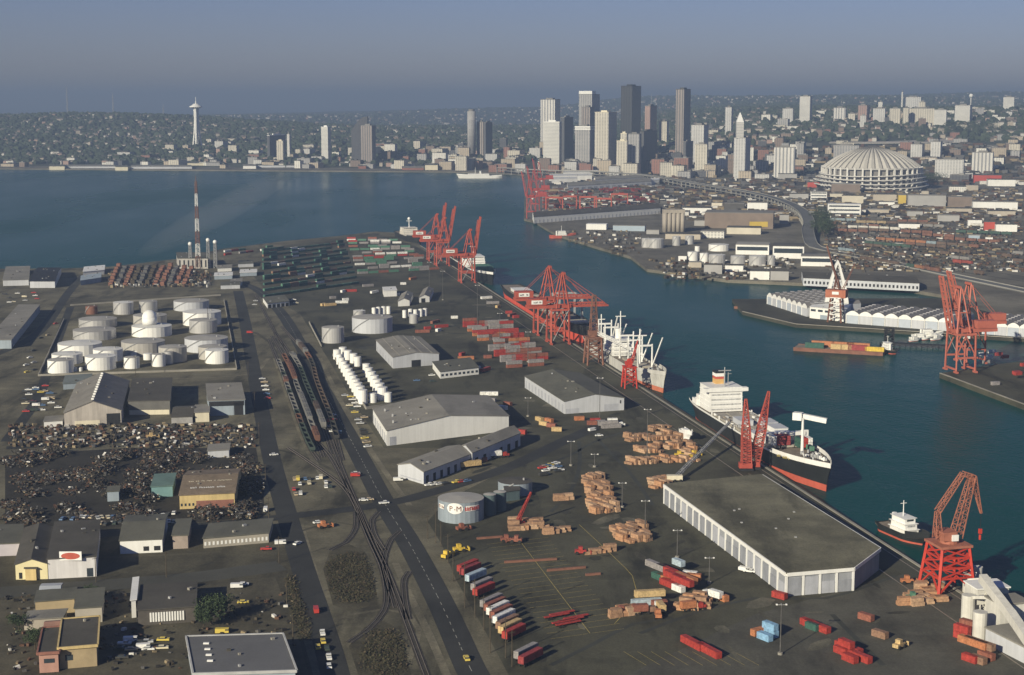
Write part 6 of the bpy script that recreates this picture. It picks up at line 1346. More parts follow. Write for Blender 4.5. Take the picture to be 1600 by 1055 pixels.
for i, (x0, x1, y) in enumerate(((862, 902, 288), (858, 925, 283), (880, 935, 277), (1012, 1030, 290))): shed('terminal_block', 'white building block behind the red terminal cranes, %s from the water' % ORD[i], (x0, y), (x1, y - 1), (x0 + 1, y - 3), 12, WHITE, WHITE, cat='building')
# signs on the far warehouse
o = thing('billboard', 'yellow billboard on the large brown warehouse', 'sign', (*g(1184, 357), 3.4)); MB().box(-14, -8, 3, 14, -7.2, 11).build('panel', WM['yellow'], o); MB().box(-13, -7.2, 0, -12, -6.6, 3).box(12, -7.2, 0, 13, -6.6, 3).build('post', STEEL, o)
# grain silo
t = thing('grain_silo', 'tall concrete grain silo of joined cylinders', 'silo', (*g(1036, 363), 3.3)); Ys = g(1036, 363)[1]; w = 34 * Ys / FP; h = at(1050, 333, Ys)[1] - 3.4
SIL = M('silo concrete', (.36, .32, .27), .85, .1, .05, streak=.15)
for i in range(5):
    for j in range(3): MB().cyl(w * (i + .5) / 5, w * (j + .5) / 5, 0, h, w / 10 * .98, 16).build('cylinder_bin', SIL, t, True)
MB().box(0, 0, h, w, w * .6, h + 5).build('head_house', SIL, t)
# silver tanks east
for lab, xl, xr, yt, yb, mt in (('silver tank at the open end of the east tank group', 1003, 1017, 373, 387, SILVER), ('large silver tank second in the east group', 1014, 1038, 374, 388, SILVER), ('silver tank third in the east group', 1051, 1064, 370, 384, SILVER), ('silver tank fourth in the east group', 1071, 1085, 369, 382, SILVER), ('small white tank in the east group', 1086, 1094, 385, 393, TANKW), ('wide white tank above the three silver drums', 1109, 1141, 383, 393, TANKW), ('white tank left of the three silver drums', 1094, 1108, 396, 412, TANKW), ('silver drum first of the three', 1109, 1135, 399, 414, SILVER), ('silver drum second of the three', 1143, 1166, 401, 415, SILVER), ('silver drum third of the three', 1172, 1199, 401, 416, SILVER), ('slim silver tank at the end of the three drums', 1200, 1212, 400, 416, SILVER), ('white tank behind the slim silver tank', 1075, 1092, 394, 408, TANKW)):
    tank(lab, xl, xr, yt, yb, mt, RTW, n=20)
# boxcars of the freight yard: rows along the harbour road
BX = []
BXC = {'rust': (.17, .085, .06), 'brown': (.12, .085, .065), 'grey': (.22, .21, .20), 'red': (.26, .06, .045), 'orange': (.28, .13, .07), 'dark green': (.05, .085, .065), 'white': (.52, .50, .46), 'tan': (.30, .23, .14), 'pale blue': (.22, .27, .30)}
for c in BXC:
    m = MB().box(-7.5, -1.45, 1.1, 7.5, 1.45, 4.6).box(-7.3, -1.5, 4.6, 7.3, 1.5, 4.8).box(-6, -1.1, .1, -4, 1.1, 1.1).box(4, -1.1, .1, 6, 1.1, 1.1)
    BX.append((c, m.mesh('boxcar', M('boxcar ' + c, BXC[c], .85, .3, .2))))
q0, q1, q2, q3 = [Vector(g(*p)) for p in ((1300, 398), (1600, 448), (1600, 352), (1290, 345))]
for r in range(18):
    k = r / 17; a, b = q0.lerp(q3, k), q1.lerp(q2, k); d = b - a; n = int(d.length / 16); rz = math.atan2(d.y, d.x); c0 = random.choice(BX); run = 0
    struct('railway_track', ribbon_mb([a, b], 3, 3.47), BALL)
    for c in range(n):
        if run <= 0: c0 = random.choices(BX, (6, 7, 4, 1, 2, 3, 1, 2, 1))[0]; run = random.randint(1, 5); gap = random.random() < (.56 if r > 2 else .75)
        run -= 1
        if gap: continue
        p = a + d * ((c + .5) / n) + Vector((0, random.uniform(-.3, .3))); o = obj('boxcar', c0[1], None, (p.x, p.y, 3.5), rz); tag(o, '%s boxcar, %s along the %s track of the freight yard' % (c0[0], ORD[min(c, 31)], ORD[r]), 'boxcar', 'boxcars of the freight yard')
# freeway walls on the slope and waterfront piers
for (x0, x1, y0, y1, Ya, Yb) in ((1310, 1490, 214, 223, 4560, 4800), (1500, 1600, 219, 229, 4460, 4700)):
    pts = [(*at(x0 - 15, y1, Ya), Ya), (*at(x1, y1, Ya), Ya), (*at(x1, y0, Yb), Yb), (*at(x0, y0, Yb), Yb)]
    m = MB().poly([(x, Y, z) for x, z, Y in pts]); m.poly([(x, Y, z - 12) for x, z, Y in pts[:2]][::-1] + [(x, Y, z) for x, z, Y in pts[:2]]); struct('freeway', m, M('pale freeway concrete', (.40, .37, .33), .85, .12, .02))
for i, (x0, x1, y, h, c) in enumerate(((77, 101, 270, 7, CREAM), (102, 180, 269, 5, GREYW), (180, 200, 271, 7, CREAM), (205, 300, 270, 6, GREYW), (293, 350, 266, 9, CREAM), (380, 400, 270, 8, WHITE), (400, 500, 268, 6, GREYW), (515, 566, 266, 7, CREAM), (560, 572, 270, 8, BRICK), (628, 662, 272, 6, BRICK), (664, 684, 272, 14, CREAM), (684, 737, 270, 9, CREAM), (737, 800, 268, 8, GREYW), (785, 815, 272, 8, GREYW), (160, 218, 262, 12, BRICK), (62, 80, 262, 8, WHITE), (10, 36, 262, 12, BRICK))):
    shed('pier_shed', '%s pier shed on the far waterfront, %s along from the wooded hill' % ({CREAM: 'cream', GREYW: 'grey', WHITE: 'white', BRICK: 'brick'}[c], ORD[(2, 3, 5, 6, 7, 8, 9, 10, 11, 12, 13, 14, 15, 16, 4, 1, 0)[i]]), (x0, y - 4.5), (x1, y - 4.5), (x0, y - 6.5), h + 3, c, ROOFL if i % 2 else ROOFG, 'gable_u', 3, zb=.5)
# low city and clutter between downtown and the far terminal
items = []
for i in range(1700):
    px, py = random.uniform(860, 1290), random.uniform(264, 345)
    x, y = g(px, py)
    if y < 2560 + (px - 830) * 1.0 and px < 1040: continue
    items.append((x, y, 4.5 + random.random(), random.uniform(5, 22), random.uniform(5, 14), random.uniform(3, 9), random.choice((-.19, -.19, 1.38)), 0, random.choices(range(6), (5, 2, 4, 5, 2, 3))[0]))
CLUT = items
sheet('far_terminal_paving', [(822.5, 343.5), (1036, 331), (1010, 280), (822.5, 280)], 3.45, M('far terminal paving', (.17, .16, .145), .9, .25, .01))
# ---------------------------------------------------------------- trains on the spur tracks
CARM = [M('car rust', (.15, .075, .05), .85, .3, .3), M('car brown', (.095, .07, .055), .85, .3, .3), M('car green', (.045, .06, .05), .85, .3, .3), M('car grey', (.17, .165, .155), .85, .3, .3), M('car black', (.05, .048, .045), .8, .2, .3)]
def rail_car(kind, mt, L_=13):
    m = MB(); m.box(-L_ / 2, -1.45, 1.0, L_ / 2, 1.45, 1.35)
    if kind == 'box': m.box(-L_ / 2, -1.45, 1.35, L_ / 2, 1.45, 4.3).box(-L_ / 2, -.4, 4.3, L_ / 2, .4, 4.45)
    else:
        for s in (-1, 1): m.box(-L_ / 2, s * 1.45 - .1, 1.35, L_ / 2, s * 1.45 + .1, 2.9)
        m.box(-L_ / 2, -1.35, 1.35, -L_ / 2 + .2, 1.35, 2.9).box(L_ / 2 - .2, -1.35, 1.35, L_ / 2, 1.35, 2.9)
    for x in (-L_ / 2 + 2, L_ / 2 - 2): m.box(x - 1.2, -1, .1, x + 1.2, 1, 1)
    return m
KINDS = [('boxcar', mt, rail_car('box', mt).mesh('boxcar', mt)) for mt in CARM[:4]] + [('gondola', mt, rail_car('gon', mt).mesh('gondola', mt)) for mt in CARM]
cn = {CARM[0]: 'rust', CARM[1]: 'brown', CARM[2]: 'green', CARM[3]: 'grey', CARM[4]: 'black'}
for ti, path in enumerate(train_paths):
    acc = [0]
    for a, b in zip(path, path[1:]): acc.append(acc[-1] + (b - a).length)
    pos = (28, 45, 75, 60)[ti]; idx = 0; kd = random.choice(KINDS); end = acc[-1] - (120, 110, 120, 110)[ti]
    while pos < end:
        i = max(k for k in range(len(acc)) if acc[k] <= pos); i = min(i, len(path) - 2); u = (pos - acc[i]) / max(.01, acc[i + 1] - acc[i]); p = path[i].lerp(path[i + 1], u); d = path[i + 1] - path[i]
        if random.random() < .35: kd = random.choice(KINDS)
        o = obj('rail_' + kd[0], kd[2], None, (p.x, p.y, 3.72), math.atan2(d.y, d.x)); tag(o, '%s %s, %s from the near end of the %s train on the spur' % (cn[kd[1]], kd[0], ORD[idx], ORD[ti]), 'rail car', 'trains on the harbour spur'); idx += 1; pos += 14.2
# ---------------------------------------------------------------- cars
CARC = [('white', (.75, .74, .71)), ('tan', (.45, .36, .24)), ('red', (.45, .05, .04)), ('blue', (.10, .17, .30)), ('green', (.10, .20, .12)), ('silver', (.45, .45, .45)), ('black', (.03, .03, .035)), ('yellow', (.62, .48, .10)), ('cream', (.65, .58, .42))]
def car_mesh(name, col, kind):
    mt = M('car ' + name, col, .35, .05, 1)
    if kind == 'van': m = MB().box(-2.5, -.95, .45, 2.5, .95, 2.0); c = MB().box(1.2, -.97, 1.3, 2.52, .97, 1.85)
    elif kind == 'pickup': m = MB().box(-2.5, -.9, .5, 2.5, .9, 1.1).box(-.1, -.85, 1.1, 1.3, .85, 1.75); c = MB().box(-.15, -.87, 1.2, 1.35, .87, 1.6)
    else:
        m = MB().prism([(-2.35, -.9), (2.35, -.9), (2.35, .9), (-2.35, .9)], .35, .95, [(-2.25, -.85), (2.25, -.85), (2.25, .85), (-2.25, .85)]).prism([(-1.2, -.72), (.7, -.72), (.7, .72), (-1.2, .72)], 1.3, 1.42)
        c = MB().prism([(-1.7, -.8), (1.2, -.8), (1.2, .8), (-1.7, .8)], .95, 1.3, [(-1.25, -.7), (.75, -.7), (.75, .7), (-1.25, .7)])
    w = MB()
    for x in (-1.5, 1.5):
        for s in (-1, 1): w.box(x - .33, s * .82 - .11, .02, x + .33, s * .82 + .11, .66)
    return m.mesh('car_body', mt), c.mesh('window_band', GLASS), w.mesh('wheels', TYRE)
CARS = {(n, k): car_mesh(n, c, k) for n, c in CARC for k in ('sedan', 'van', 'pickup')}
WHEEL1 = MB().box(-.33, -.11, .02, .33, .11, .66).mesh('wheel', TYRE)
def car(label, x, y, rz, c=None, kind=None, group=None, z=3.56, full=False):
    c = c or random.choices([q[0] for q in CARC], (7, 3, 3, 3, 2, 3, 2, 1, 3))[0]; kind = kind or random.choices(('sedan', 'van', 'pickup'), (7, 1, 2))[0]
    b, w, wh = CARS[(c, kind)]
    o = obj('parked_' + ('car' if kind == 'sedan' else kind), b, None, (x, y, z), rz); tag(o, label.replace('#', c + ' ' + ('car' if kind == 'sedan' else kind)), 'car' if kind == 'sedan' else kind, group)
    obj('window_band', w, o)
    if full:
        for a in (-1.5, 1.5):
            for s in (-1, 1): obj('wheel', WHEEL1, o, (a, s * .82, 0))
    return o
def cpk(label, px, py, deg, **k): x, y = g(px, py); return car(label, x, y, R(deg), **k)
for lab, px, py, dg, c, k in (('# on the main road near the bottom edge', 729, 1031, 102, 'yellow', 'sedan'), ('# at the kerb of the west road, lowest', 514, 1043, 101, 'white', 'sedan'), ('# above the lowest white one by the west road', 514, 1030, 101, 'white', 'pickup'), ('# parked tightly in the west road line', 511, 1015, 101, 'green', 'sedan'), ('# beside the green one by the west road', 505, 1004, 101, 'yellow', 'sedan'), ('# left of the line by the west road', 497, 1013, 101, 'yellow', 'sedan'), ('# fourth up the line by the west road', 504, 992, 101, 'white', 'pickup'), ('# alone on the west road', 494, 957, 101, 'red', 'van'), ('# turning at the west road crossing', 465, 851, 60, 'white', 'sedan'), ('# next to the long office', 438, 851, 10, 'white', 'van'), ('# behind the long office', 416, 860, 5, 'red', 'pickup'), ('# at the crossing beside the scrapyard', 415, 799, 95, 'white', 'van'), ('# on the dirt by the orange truck', 497, 818, 30, 'white', 'sedan'), ('# on the grass by the west road', 428, 712, 20, 'white', 'sedan'),
                          ('# crossing the yard near the gabled warehouse', 925, 674, 40, 'white', 'van'), ('# beside the truck near the gabled warehouse', 936, 682, 10, 'white', 'sedan'), ('# alongside the flat warehouse wall', 1163, 893, -40, 'white', 'van'), ('# second alongside the flat warehouse wall', 1171, 895, -20, 'white', 'pickup'), ('# on the median by the rails', 555, 745, 5, 'red', 'van'), ('# above the red van on the median', 556, 741, 5, 'white', 'sedan'), ('# on the road beside the spur train', 568, 783, 5, 'white', 'sedan'), ('# next to it by the cross road', 577, 782, 5, 'tan', 'sedan'), ('# at the corner of the cross road', 600, 788, 20, 'white', 'pickup'), ('# by the white gable of the long shed', 622, 752, 10, 'white', 'van'), ('# on the south road', 297, 918, 10, 'white', 'van'), ('# in the yard beyond the dark trees', 370, 919, 5, 'white', 'van'), ('# near the white one beyond the trees', 380, 915, 5, 'white', 'sedan'), ('# parked alone on the yard soil', 347, 990, 5, 'yellow', 'van'), ('# on the west lane', 380, 943, 5, 'yellow', 'sedan'), ('# far up the west road', 390, 521, 10, 'red', 'van'), ('# in the lower yards', 224, 1014, 8, 'white', 'van')):
    cpk(lab, px, py, dg, c=c, kind=k, full=True)
def lot(where, quad, rows, cols, deg, fill=.8, jit=.4):
    q = [Vector(g(*p)) for p in quad]
    for r in range(rows):
        for c in range(cols):
            if random.random() > fill: continue
            a = q[0].lerp(q[3], (r + .5) / rows); b = q[1].lerp(q[2], (r + .5) / rows); p = a.lerp(b, (c + .5) / cols)
            car('#, %s in the %s row %s' % (ORD[c], ORD[r], where), p.x + random.uniform(-jit, jit), p.y + random.uniform(-jit, jit), R(deg + random.uniform(-4, 4)), group='cars ' + where)
lot('parked on the median beside the spur', [(460, 778), (532, 772), (500, 745), (450, 748)], 4, 9, 100, .55)
lot('between the main road and the bund', [(560, 668), (580, 660), (545, 612), (534, 618)], 9, 2, 10, .8)
lot('beside the spur trains', [(518, 690), (532, 680), (522, 645), (512, 650)], 5, 2, 10, .75)
lot('in front of the broad warehouse', [(568, 705), (582, 700), (570, 668), (562, 672)], 5, 1, 30, .7)
lot('behind the low wide tank', [(845, 748), (880, 738), (868, 722), (845, 730)], 3, 6, 30, .6)
lot('near the emblem tank', [(665, 765), (735, 758), (735, 748), (665, 755)], 1, 8, 40, .8)
lot('beside the open-fronted shed', [(405, 590), (418, 640), (428, 640), (415, 590)], 1, 8, 5, .6)
lot('around the sheds west of the gabled shed', [(30, 650), (95, 640), (75, 600), (40, 610)], 6, 7, 10, .45, 2)
lot('along the tank farm road', [(30, 590), (55, 585), (90, 500), (70, 510)], 8, 2, 60, .5, 2)
lot('in the shipyard lot on the west shore', [(5, 478), (60, 470), (70, 455), (5, 458)], 3, 9, 10, .5, 2)
lot('by the gate house', [(395, 480), (470, 478), (465, 466), (395, 468)], 2, 9, 10, .5, 2)
lot('along the middle yard', [(640, 600), (760, 610), (740, 580), (660, 560)], 4, 6, 20, .25, 3)
lot('in the lower yards', [(170, 1035), (270, 1030), (262, 985), (190, 990)], 4, 6, 5, .5, 1.5)
# ---------------------------------------------------------------- scrap, stacked beams, scrub
SCR = [M('scrap dark', (.03, .027, .024), .8, .4, .8), M('scrap rust', (.10, .055, .036), .85, .4, .8), M('scrap grey', (.105, .10, .095), .6, .3, .8), M('scrap brown', (.075, .06, .042), .9, .3, .8), M('scrap bright', (.60, .58, .54), .4, .3, .8), M('scrap tan', (.24, .19, .12), .8, .3, .8)]
items = []; heaps = [(random.uniform(12, 405), random.uniform(706, 828)) for i in range(95)]
for i in range(15000):
    hx, hy = random.choice(heaps); x, y = g(min(412 + 5 * math.sin(hy * .5), random.gauss(hx, 9)), min(831 + 4 * math.sin(hx * .07), max(699 + 5 * math.sin(hx * .05), random.gauss(hy, 3))))
    if 232 < hx < 372 and 750 < hy < 800: continue
    s = random.uniform(.25, 1.0); z = 3.6 + random.random() * 4.2 * max(.1, math.sin(hx * 3.7) * .5 + .5)
    items.append((x, y, z, s * random.uniform(1, 3), s * random.uniform(.6, 1.8), s * random.uniform(.2, .9), random.uniform(0, 3.14), random.uniform(-.8, .8), random.choices(range(6), (14, 4, 4, 6, 1.0, 1.0))[0]))
multi('scrap_metal', SCR, items, 'dense heaps of scrap metal and wrecks filling the scrapyard')
for i in range(70):
    k = i % 35; px, py = (100 + k * 8.6 + random.uniform(-2, 2), (822 if i < 35 else 812) - k * .35 + random.uniform(-2, 2)); x, y = g(px, py)
    if 275 < px < 372 and py < 818: continue
    car('wrecked #, %s along the %s line at the scrapyard edge' % (ORD[k] if k < 32 else 'last', ORD[i // 35]), x, y, R(random.uniform(60, 130)), c=random.choice(('tan', 'silver', 'black', 'cream', 'green', 'white', 'blue')), kind='sedan', group='wrecked cars in the scrapyard')
items = []
for i in range(900):
    x, y = g(random.uniform(15, 400), random.uniform(664, 700)); s = random.uniform(.5, 1.6); items.append((x, y, 3.6 + s * .5, s * 2, s, s, random.uniform(0, 3.14), random.uniform(-.3, .3), random.choices(range(6), (6, 5, 4, 5, 2, 3))[0]))
for i in range(1200):
    x, y = g(random.uniform(10, 460), random.uniform(925, 1050)); s = random.uniform(.3, 1.1)
    if random.random() < .3: items.append((x, y, 3.6 + s * .4, s * 2, s, s, random.uniform(0, 3.14), random.uniform(-.3, .3), random.choices(range(6), (7, 3, 3, 5, 1, 2))[0]))
for i in range(500):
    x, y = g(random.uniform(170, 330), random.uniform(425, 450)); items.append((x, y, 5, random.uniform(1, 4), 1.5, random.uniform(1, 3), random.uniform(0, 3), 0, random.choices(range(6), (4, 4, 4, 5, 2, 3))[0]))
for i in range(700):
    x, y = g(random.uniform(820, 1000), random.uniform(362, 420)) if i % 2 else g(random.uniform(1000, 1240), random.uniform(405, 440))
    if y > 1720 and x > (150 if y < 2000 else 110 if y < 2150 else 60) + 20: items.append((x, y, 4.6, random.uniform(2, 7), random.uniform(2, 4), random.uniform(1, 3), random.uniform(0, 3), 0, random.choices(range(6), (3, 2, 4, 5, 3, 3))[0]))
multi('yard_clutter', SCR, items, 'scattered pallets, drums and oddments across the working yards')
items = []
for i in range(1500):
    x, y = g(random.uniform(1180, 1595), random.uniform(296, 345)); items.append((x, y, 5, random.uniform(4, 14), random.uniform(4, 10), random.uniform(2, 5), -.19, 0, random.choices(range(6), (3, 2, 5, 6, 2, 4))[0]))
items += CLUT
for i in range(1500):
    x, y = g(random.uniform(1290, 1598), random.uniform(346, 425)); items.append((x, y, 4.2, random.uniform(2, 9), random.uniform(2, 4), random.uniform(1, 3), random.choice((-.4, -.5, 1.1)), 0, random.choices(range(6), (5, 3, 4, 6, 2, 3))[0]))
for i in range(900):
    px, Y = random.uniform(1180, 1598), random.uniform(3650, 4500); x = (px - 800) / FP * Y
    if (x - xk) ** 2 + (Y - Yk - 30) ** 2 < 150 ** 2: continue
    items.append((x, Y, ground_z(x, Y) + 2.5, random.uniform(8, 30), random.uniform(8, 18), random.uniform(4, 12), random.choice((-.19, -.3, 1.2)), 0, random.choices(range(6), (4, 3, 5, 6, 2, 4))[0]))
multi('flats_clutter', SCR, items, 'parked vehicles, sheds and clutter spread over the far flats')
# racks of stacked beams by the shore, each its own
for i in range(11):
    x = 182 + i * 11.5; a, b = Vector(g(x - 8, 446)), Vector(g(x + 4, 419)); m = MB(); d = (b - a)
    for k in range(9):
        p = a + d * (k / 8); m.box(p.x - 2.2 - a.x, p.y - 4 - a.y, 0, p.x + 2.2 - a.x, p.y + 4 - a.y, 3 + random.uniform(0, 3.5))
    m.bar((0, 0, .3), (d.x, d.y, .3), 3.4, .6)
    o = m.build('beam_rack', random.choice((RUST, SCR[3], SCR[2]))); o.location = (a.x, a.y, 3.5); tag(o, 'rack of stacked beams on the shore, %s from the shipyard' % ORD[i], 'rack', 'beam racks on the shore')
# scrub on the two traffic islands
LEAF = [M('scrub olive', (.062, .056, .030), .9, .4, .5), M('scrub brown', (.078, .06, .038), .9, .4, .5), M('scrub dark', (.035, .036, .022), .9, .3, .5)]
def scrub(name, label, quadpix, n, smax):
    items = []; q = [Vector(g(*p)) for p in quadpix]
    for i in range(n):
        u, w = random.random(), random.random()
        if (2 * u - 1) ** 2 + (2 * w - 1) ** 2 > random.uniform(.8, 1.5): continue
        p = q[0].lerp(q[1], u).lerp(q[3].lerp(q[2], u), w); s = random.uniform(.25, smax)
        hgt = random.random() * .9 * (math.sin(p.x * .35) * math.sin(p.y * .27) * .5 + .6)
        items.append((p.x + random.uniform(-2, 2), p.y + random.uniform(-2, 2), 3.6 + hgt * .8, s, s * .8, s * .12, random.uniform(0, 3.14), random.uniform(-.9, .9), random.choices(range(3), (4, 3, 3))[0]))
    multi(name, LEAF, items, label)
scrub('scrub', 'olive brown scrub on the upper island between tracks and road', [(523, 942), (588, 942), (570, 862), (510, 870)], 5200, .8)
scrub('scrub', 'olive brown scrub on the lower island at the bottom edge', [(565, 1055), (640, 1055), (622, 985), (575, 985)], 3600, .8)
scrub('scrub', 'weedy strip between the yards and the west road', [(470, 1000), (485, 1000), (458, 900), (448, 900)], 1500, .9)
# ---------------------------------------------------------------- trees
def tree(label, x, y, z, h, r, seed, dens=1400, leafs=None, group=None, name='tree'):
    rr = random.Random(seed); t = thing(name, label, 'tree', (x, y, z - .2), 0, group)
    m = MB().cyl(0, 0, 0, h * .45, h * .035, 8, h * .018)
    for i in range(7):
        a = rr.uniform(0, 6.28); m.bar((0, 0, h * rr.uniform(.2, .45)), (r * .7 * math.cos(a), r * .7 * math.sin(a), h * rr.uniform(.45, .85)), h * .016)
    m.build('trunk', M('bark', (.07, .055, .04), .95, .3, 1), t)
    cl = [(rr.gauss(0, r * .45), rr.gauss(0, r * .45), h * rr.uniform(.4, .92), r * rr.uniform(.22, .45)) for i in range(26)]
    m = MB()
    for i in range(dens):
        cx, cy, cz, cr = rr.choice(cl); d = Vector((rr.gauss(0, 1), rr.gauss(0, 1), rr.gauss(0, .8))).normalized() * cr * rr.uniform(.55, 1.05); c = Vector((cx, cy, cz)) + d
        s = h * rr.uniform(.018, .045); u = Vector((rr.gauss(0, 1), rr.gauss(0, 1), rr.gauss(0, 1))).normalized(); w = u.orthogonal().normalized()
        m.poly([c - u * s, c + w * s * .7, c + u * s, c - w * s * .7])
    m.build('crown', leafs or M('foliage', (.045, .065, .03), .9, .4, .4), t); return t
for i, (px, py, h, r, lab) in enumerate(((330, 975, 11, 6.5, 'dark leafy tree beside the dark workshop'), (344, 968, 9, 5, 'second leafy tree right of the dark workshop'), (318, 982, 7, 4, 'small leafy tree at the end of the bright window band'), (55, 1015, 8, 4, 'leafy tree by the reddish roofed house'), (30, 985, 7, 4, 'leafy tree at the lower edge of the yards'), (140, 940, 6, 3.5, 'bushy tree beside the south road'), (345, 1020, 6, 4, 'low bushy tree above the parapet warehouse'))):
    x, y = g(px, py); tree(lab, x, y, 3.5, h, r, 100 + i)
for i in range(14):
    px, py = random.uniform(1272, 1298), random.uniform(340, 372); x, y = g(px, py); tree('dark evergreen tree inside the highway curve', x, y, 3.4, 22, 11, 200 + i, 500, group='trees inside the highway curve')
for i in range(10):
    px, py = random.uniform(1440, 1482), random.uniform(286, 293); x, y = g(px, py); tree('dark tree beside the stadium ramps', x, y, 3.4, 26, 14, 240 + i, 400, group='trees beside the stadium')
for i in range(34):
    px = random.uniform(1470, 1560); Y = random.uniform(4750, 5000); x = (px - 800) / FP * Y; tree('dark wooded tree on the slope below the hospital', x, Y, ground_z(x, Y), 24, 13, 300 + i, 300, group='slope trees below the hospital')
# woods and far houses on the hills
def far_mass(name, label, n, zone, mk, mats):
    v, f, mi = [], [], []
    for i in range(n):
        px, Y = zone(); x = (px - 800) / FP * Y
        if Y < shore(x) + 150: continue
        mk(v, f, mi, x, Y, ground_z(x, Y))
    me = bpy.data.meshes.new(name); me.from_pydata(v, [], f)
    for m_ in mats: me.materials.append(m_)
    me.polygons.foreach_set('material_index', mi); me.update(); return tag(obj(name, me), label, kind='stuff')
def clump(v, f, mi, x, y, z):
    b = len(v); r = random.uniform(6, 15); h = random.uniform(8, 20); n = 6
    for zz, k in ((0, .8), (.45, 1.1), (.8, .7)):
        for i in range(n): a = 1.0472 * i + random.uniform(-.3, .3); q = r * k * random.uniform(.7, 1.2); v.append((x + q * math.cos(a), y + q * math.sin(a), z + h * (zz + random.uniform(-.06, .06))))
    v.append((x, y, z + h))
    for l in range(2):
        for i in range(n): j = (i + 1) % n; f.append((b + l * n + i, b + l * n + j, b + l * n + n + j, b + l * n + n + i)); mi.append(0)
    for i in range(n): f.append((b + 2 * n + i, b + 2 * n + (i + 1) % n, b + 3 * n)); mi.append(0)
FW = M('far foliage', (.048, .062, .036), .95, .5, .02)
def hill_zone():
    k = random.random()
    if k < .30: return random.uniform(0, 480), random.uniform(4750, 7600)
    if k < .50: return random.uniform(0, 1000), random.uniform(6500, 12500)
    if k < .66: return random.uniform(420, 1080), random.uniform(4600, 7000)
    if k < .78: return random.uniform(950, 1600), random.uniform(8000, 12500)
    return random.uniform(1000, 1600), random.uniform(4600, 8500)
far_mass('far_woods', 'hazy woods covering the far hills and ridge', 22000, hill_zone, clump, [FW])
def hut(v, f, mi, x, y, z, s=1):
    b = len(v); w, d, h, r = random.uniform(8, 20), random.uniform(8, 14), random.uniform(5, 11), random.uniform(2, 4); c, q = math.cos(-.19), math.sin(-.19)
    for X, Yy, Z in ((-1, -1, 0), (1, -1, 0), (1, 1, 0), (-1, 1, 0), (-1, -1, 1), (1, -1, 1), (1, 1, 1), (-1, 1, 1), (-1, 0, 2), (1, 0, 2)):
        X, Yy = X * w / 2, Yy * d / 2; v.append((x + c * X - q * Yy, y + q * X + c * Yy, z - 2 + (0, h + 2, h + 2 + r)[Z]))
    k = random.choices(range(4), (6, 4, 3, 2))[0]
    for fc, m_ in (((0, 1, 5, 4), k), ((1, 2, 6, 9, 5), k), ((2, 3, 7, 6), k), ((3, 0, 4, 8, 7), k), ((4, 5, 9, 8), 4), ((6, 7, 8, 9), 4)): f.append(tuple(b + i for i in fc)); mi.append(m_)
HM = [M('house white', (.50, .48, .44), .8, .1, .02), M('house cream', (.38, .34, .28), .8, .1, .02), M('house brown', (.24, .18, .14), .8, .1, .02), M('house pink', (.36, .25, .21), .8, .1, .02), M('house roof', (.14, .12, .105), .9, .2, .02)]
far_mass('far_houses', 'countless small houses scattered over the hazy hills', 6500, hill_zone, hut, HM)
HN = ('white', 'cream', 'brown', 'pink'); hm_ = []
for k in range(4):
    for j in range(3):
        v, f, mi = [], [], []; hut(v, f, mi, 0, 0, 0); mi = [k if q < 4 else 4 for q in mi]; me = bpy.data.meshes.new('hillside_house'); me.from_pydata(v, [], f)
        for m_ in HM: me.materials.append(m_)
        me.polygons.foreach_set('material_index', mi); me.update(); hm_.append((HN[k], me))
for i in range(240):
    px, Y = (random.uniform(5, 470), random.uniform(5000, 6300)) if i < 130 else (random.uniform(1100, 1590), random.uniform(4700, 5600)); x = (px - 800) / FP * Y
    c_, me = random.choices(hm_, (3, 3, 3, 2, 2, 2, 1, 1, 1, 1, 1, 1))[0]; s = random.uniform(1.0, 1.7); o = obj('hillside_house', me, None, (x, Y, ground_z(x, Y)), random.uniform(-.4, .4), (s, s, s))
    tag(o, 'small %s house among trees %s' % (c_, 'on the wooded hill behind the needle' if i < 130 else 'on the ridge behind the stadium'), 'house', '%s houses %s' % (c_, 'on the wooded hill' if i < 130 else 'on the ridge'))
for i, (px, yt, Y) in enumerate(((104, 140, 6700), (176, 150, 6800), (255, 168, 6700), (1018, 150, 7500))):
    x, z1 = at(px, yt, Y); z0 = ground_z(x, Y); t = thing('radio_mast', 'thin radio mast on the hazy hill, %s from the left edge' % ORD[i], 'mast', (x, Y, z0)); MB().lattice((0, 0, 0), (0, 0, z1 - z0), 5, 2, 14, .55).build('lattice', STEEL, t); MB().cyl(0, 0, z1 - z0, z1 - z0 + 14, .5, 6).build('tip', STEEL, t)
# striped mast and floodlit tower by the shore
x, y = g(310, 420); h = at(310, 283, y)[1] - 3.5; t = thing('striped_mast', 'tall red and white banded lattice mast on the shore', 'mast', (x, y, 3.4))
for k in range(7):
    w0, w1 = 5.2 - 3.4 * k / 7, 5.2 - 3.4 * (k + 1) / 7; MB().lattice((0, 0, h * k / 7), (0, 0, h * (k + 1) / 7), w0, w1, 4, .42, .24).build('band', (WHITE, RUST)[(k + 1) % 2] if k < 6 else RUST, t)
MB().cyl(0, 0, h, h + 6, .3, 6).build('tip', RUST, t)
for i, (px, yt) in enumerate(((298, 383), (326, 377), (337, 380))):
    x, y = g(px, 419); h = at(px, yt, y)[1] - 3.5; t = thing('lamp_tower', 'white lamp tower at the foot of the striped mast, %s of three' % ORD[i], 'tower', (x, y, 3.4)); MB().lattice((0, 0, 0), (0, 0, h), 3.5, 2.5, 8, .5, .3).build('frame', STEEL, t); MB().sphere(0, 0, h + 1.5, 2.4, 12, 6).build('globe', WHITE, t, True)
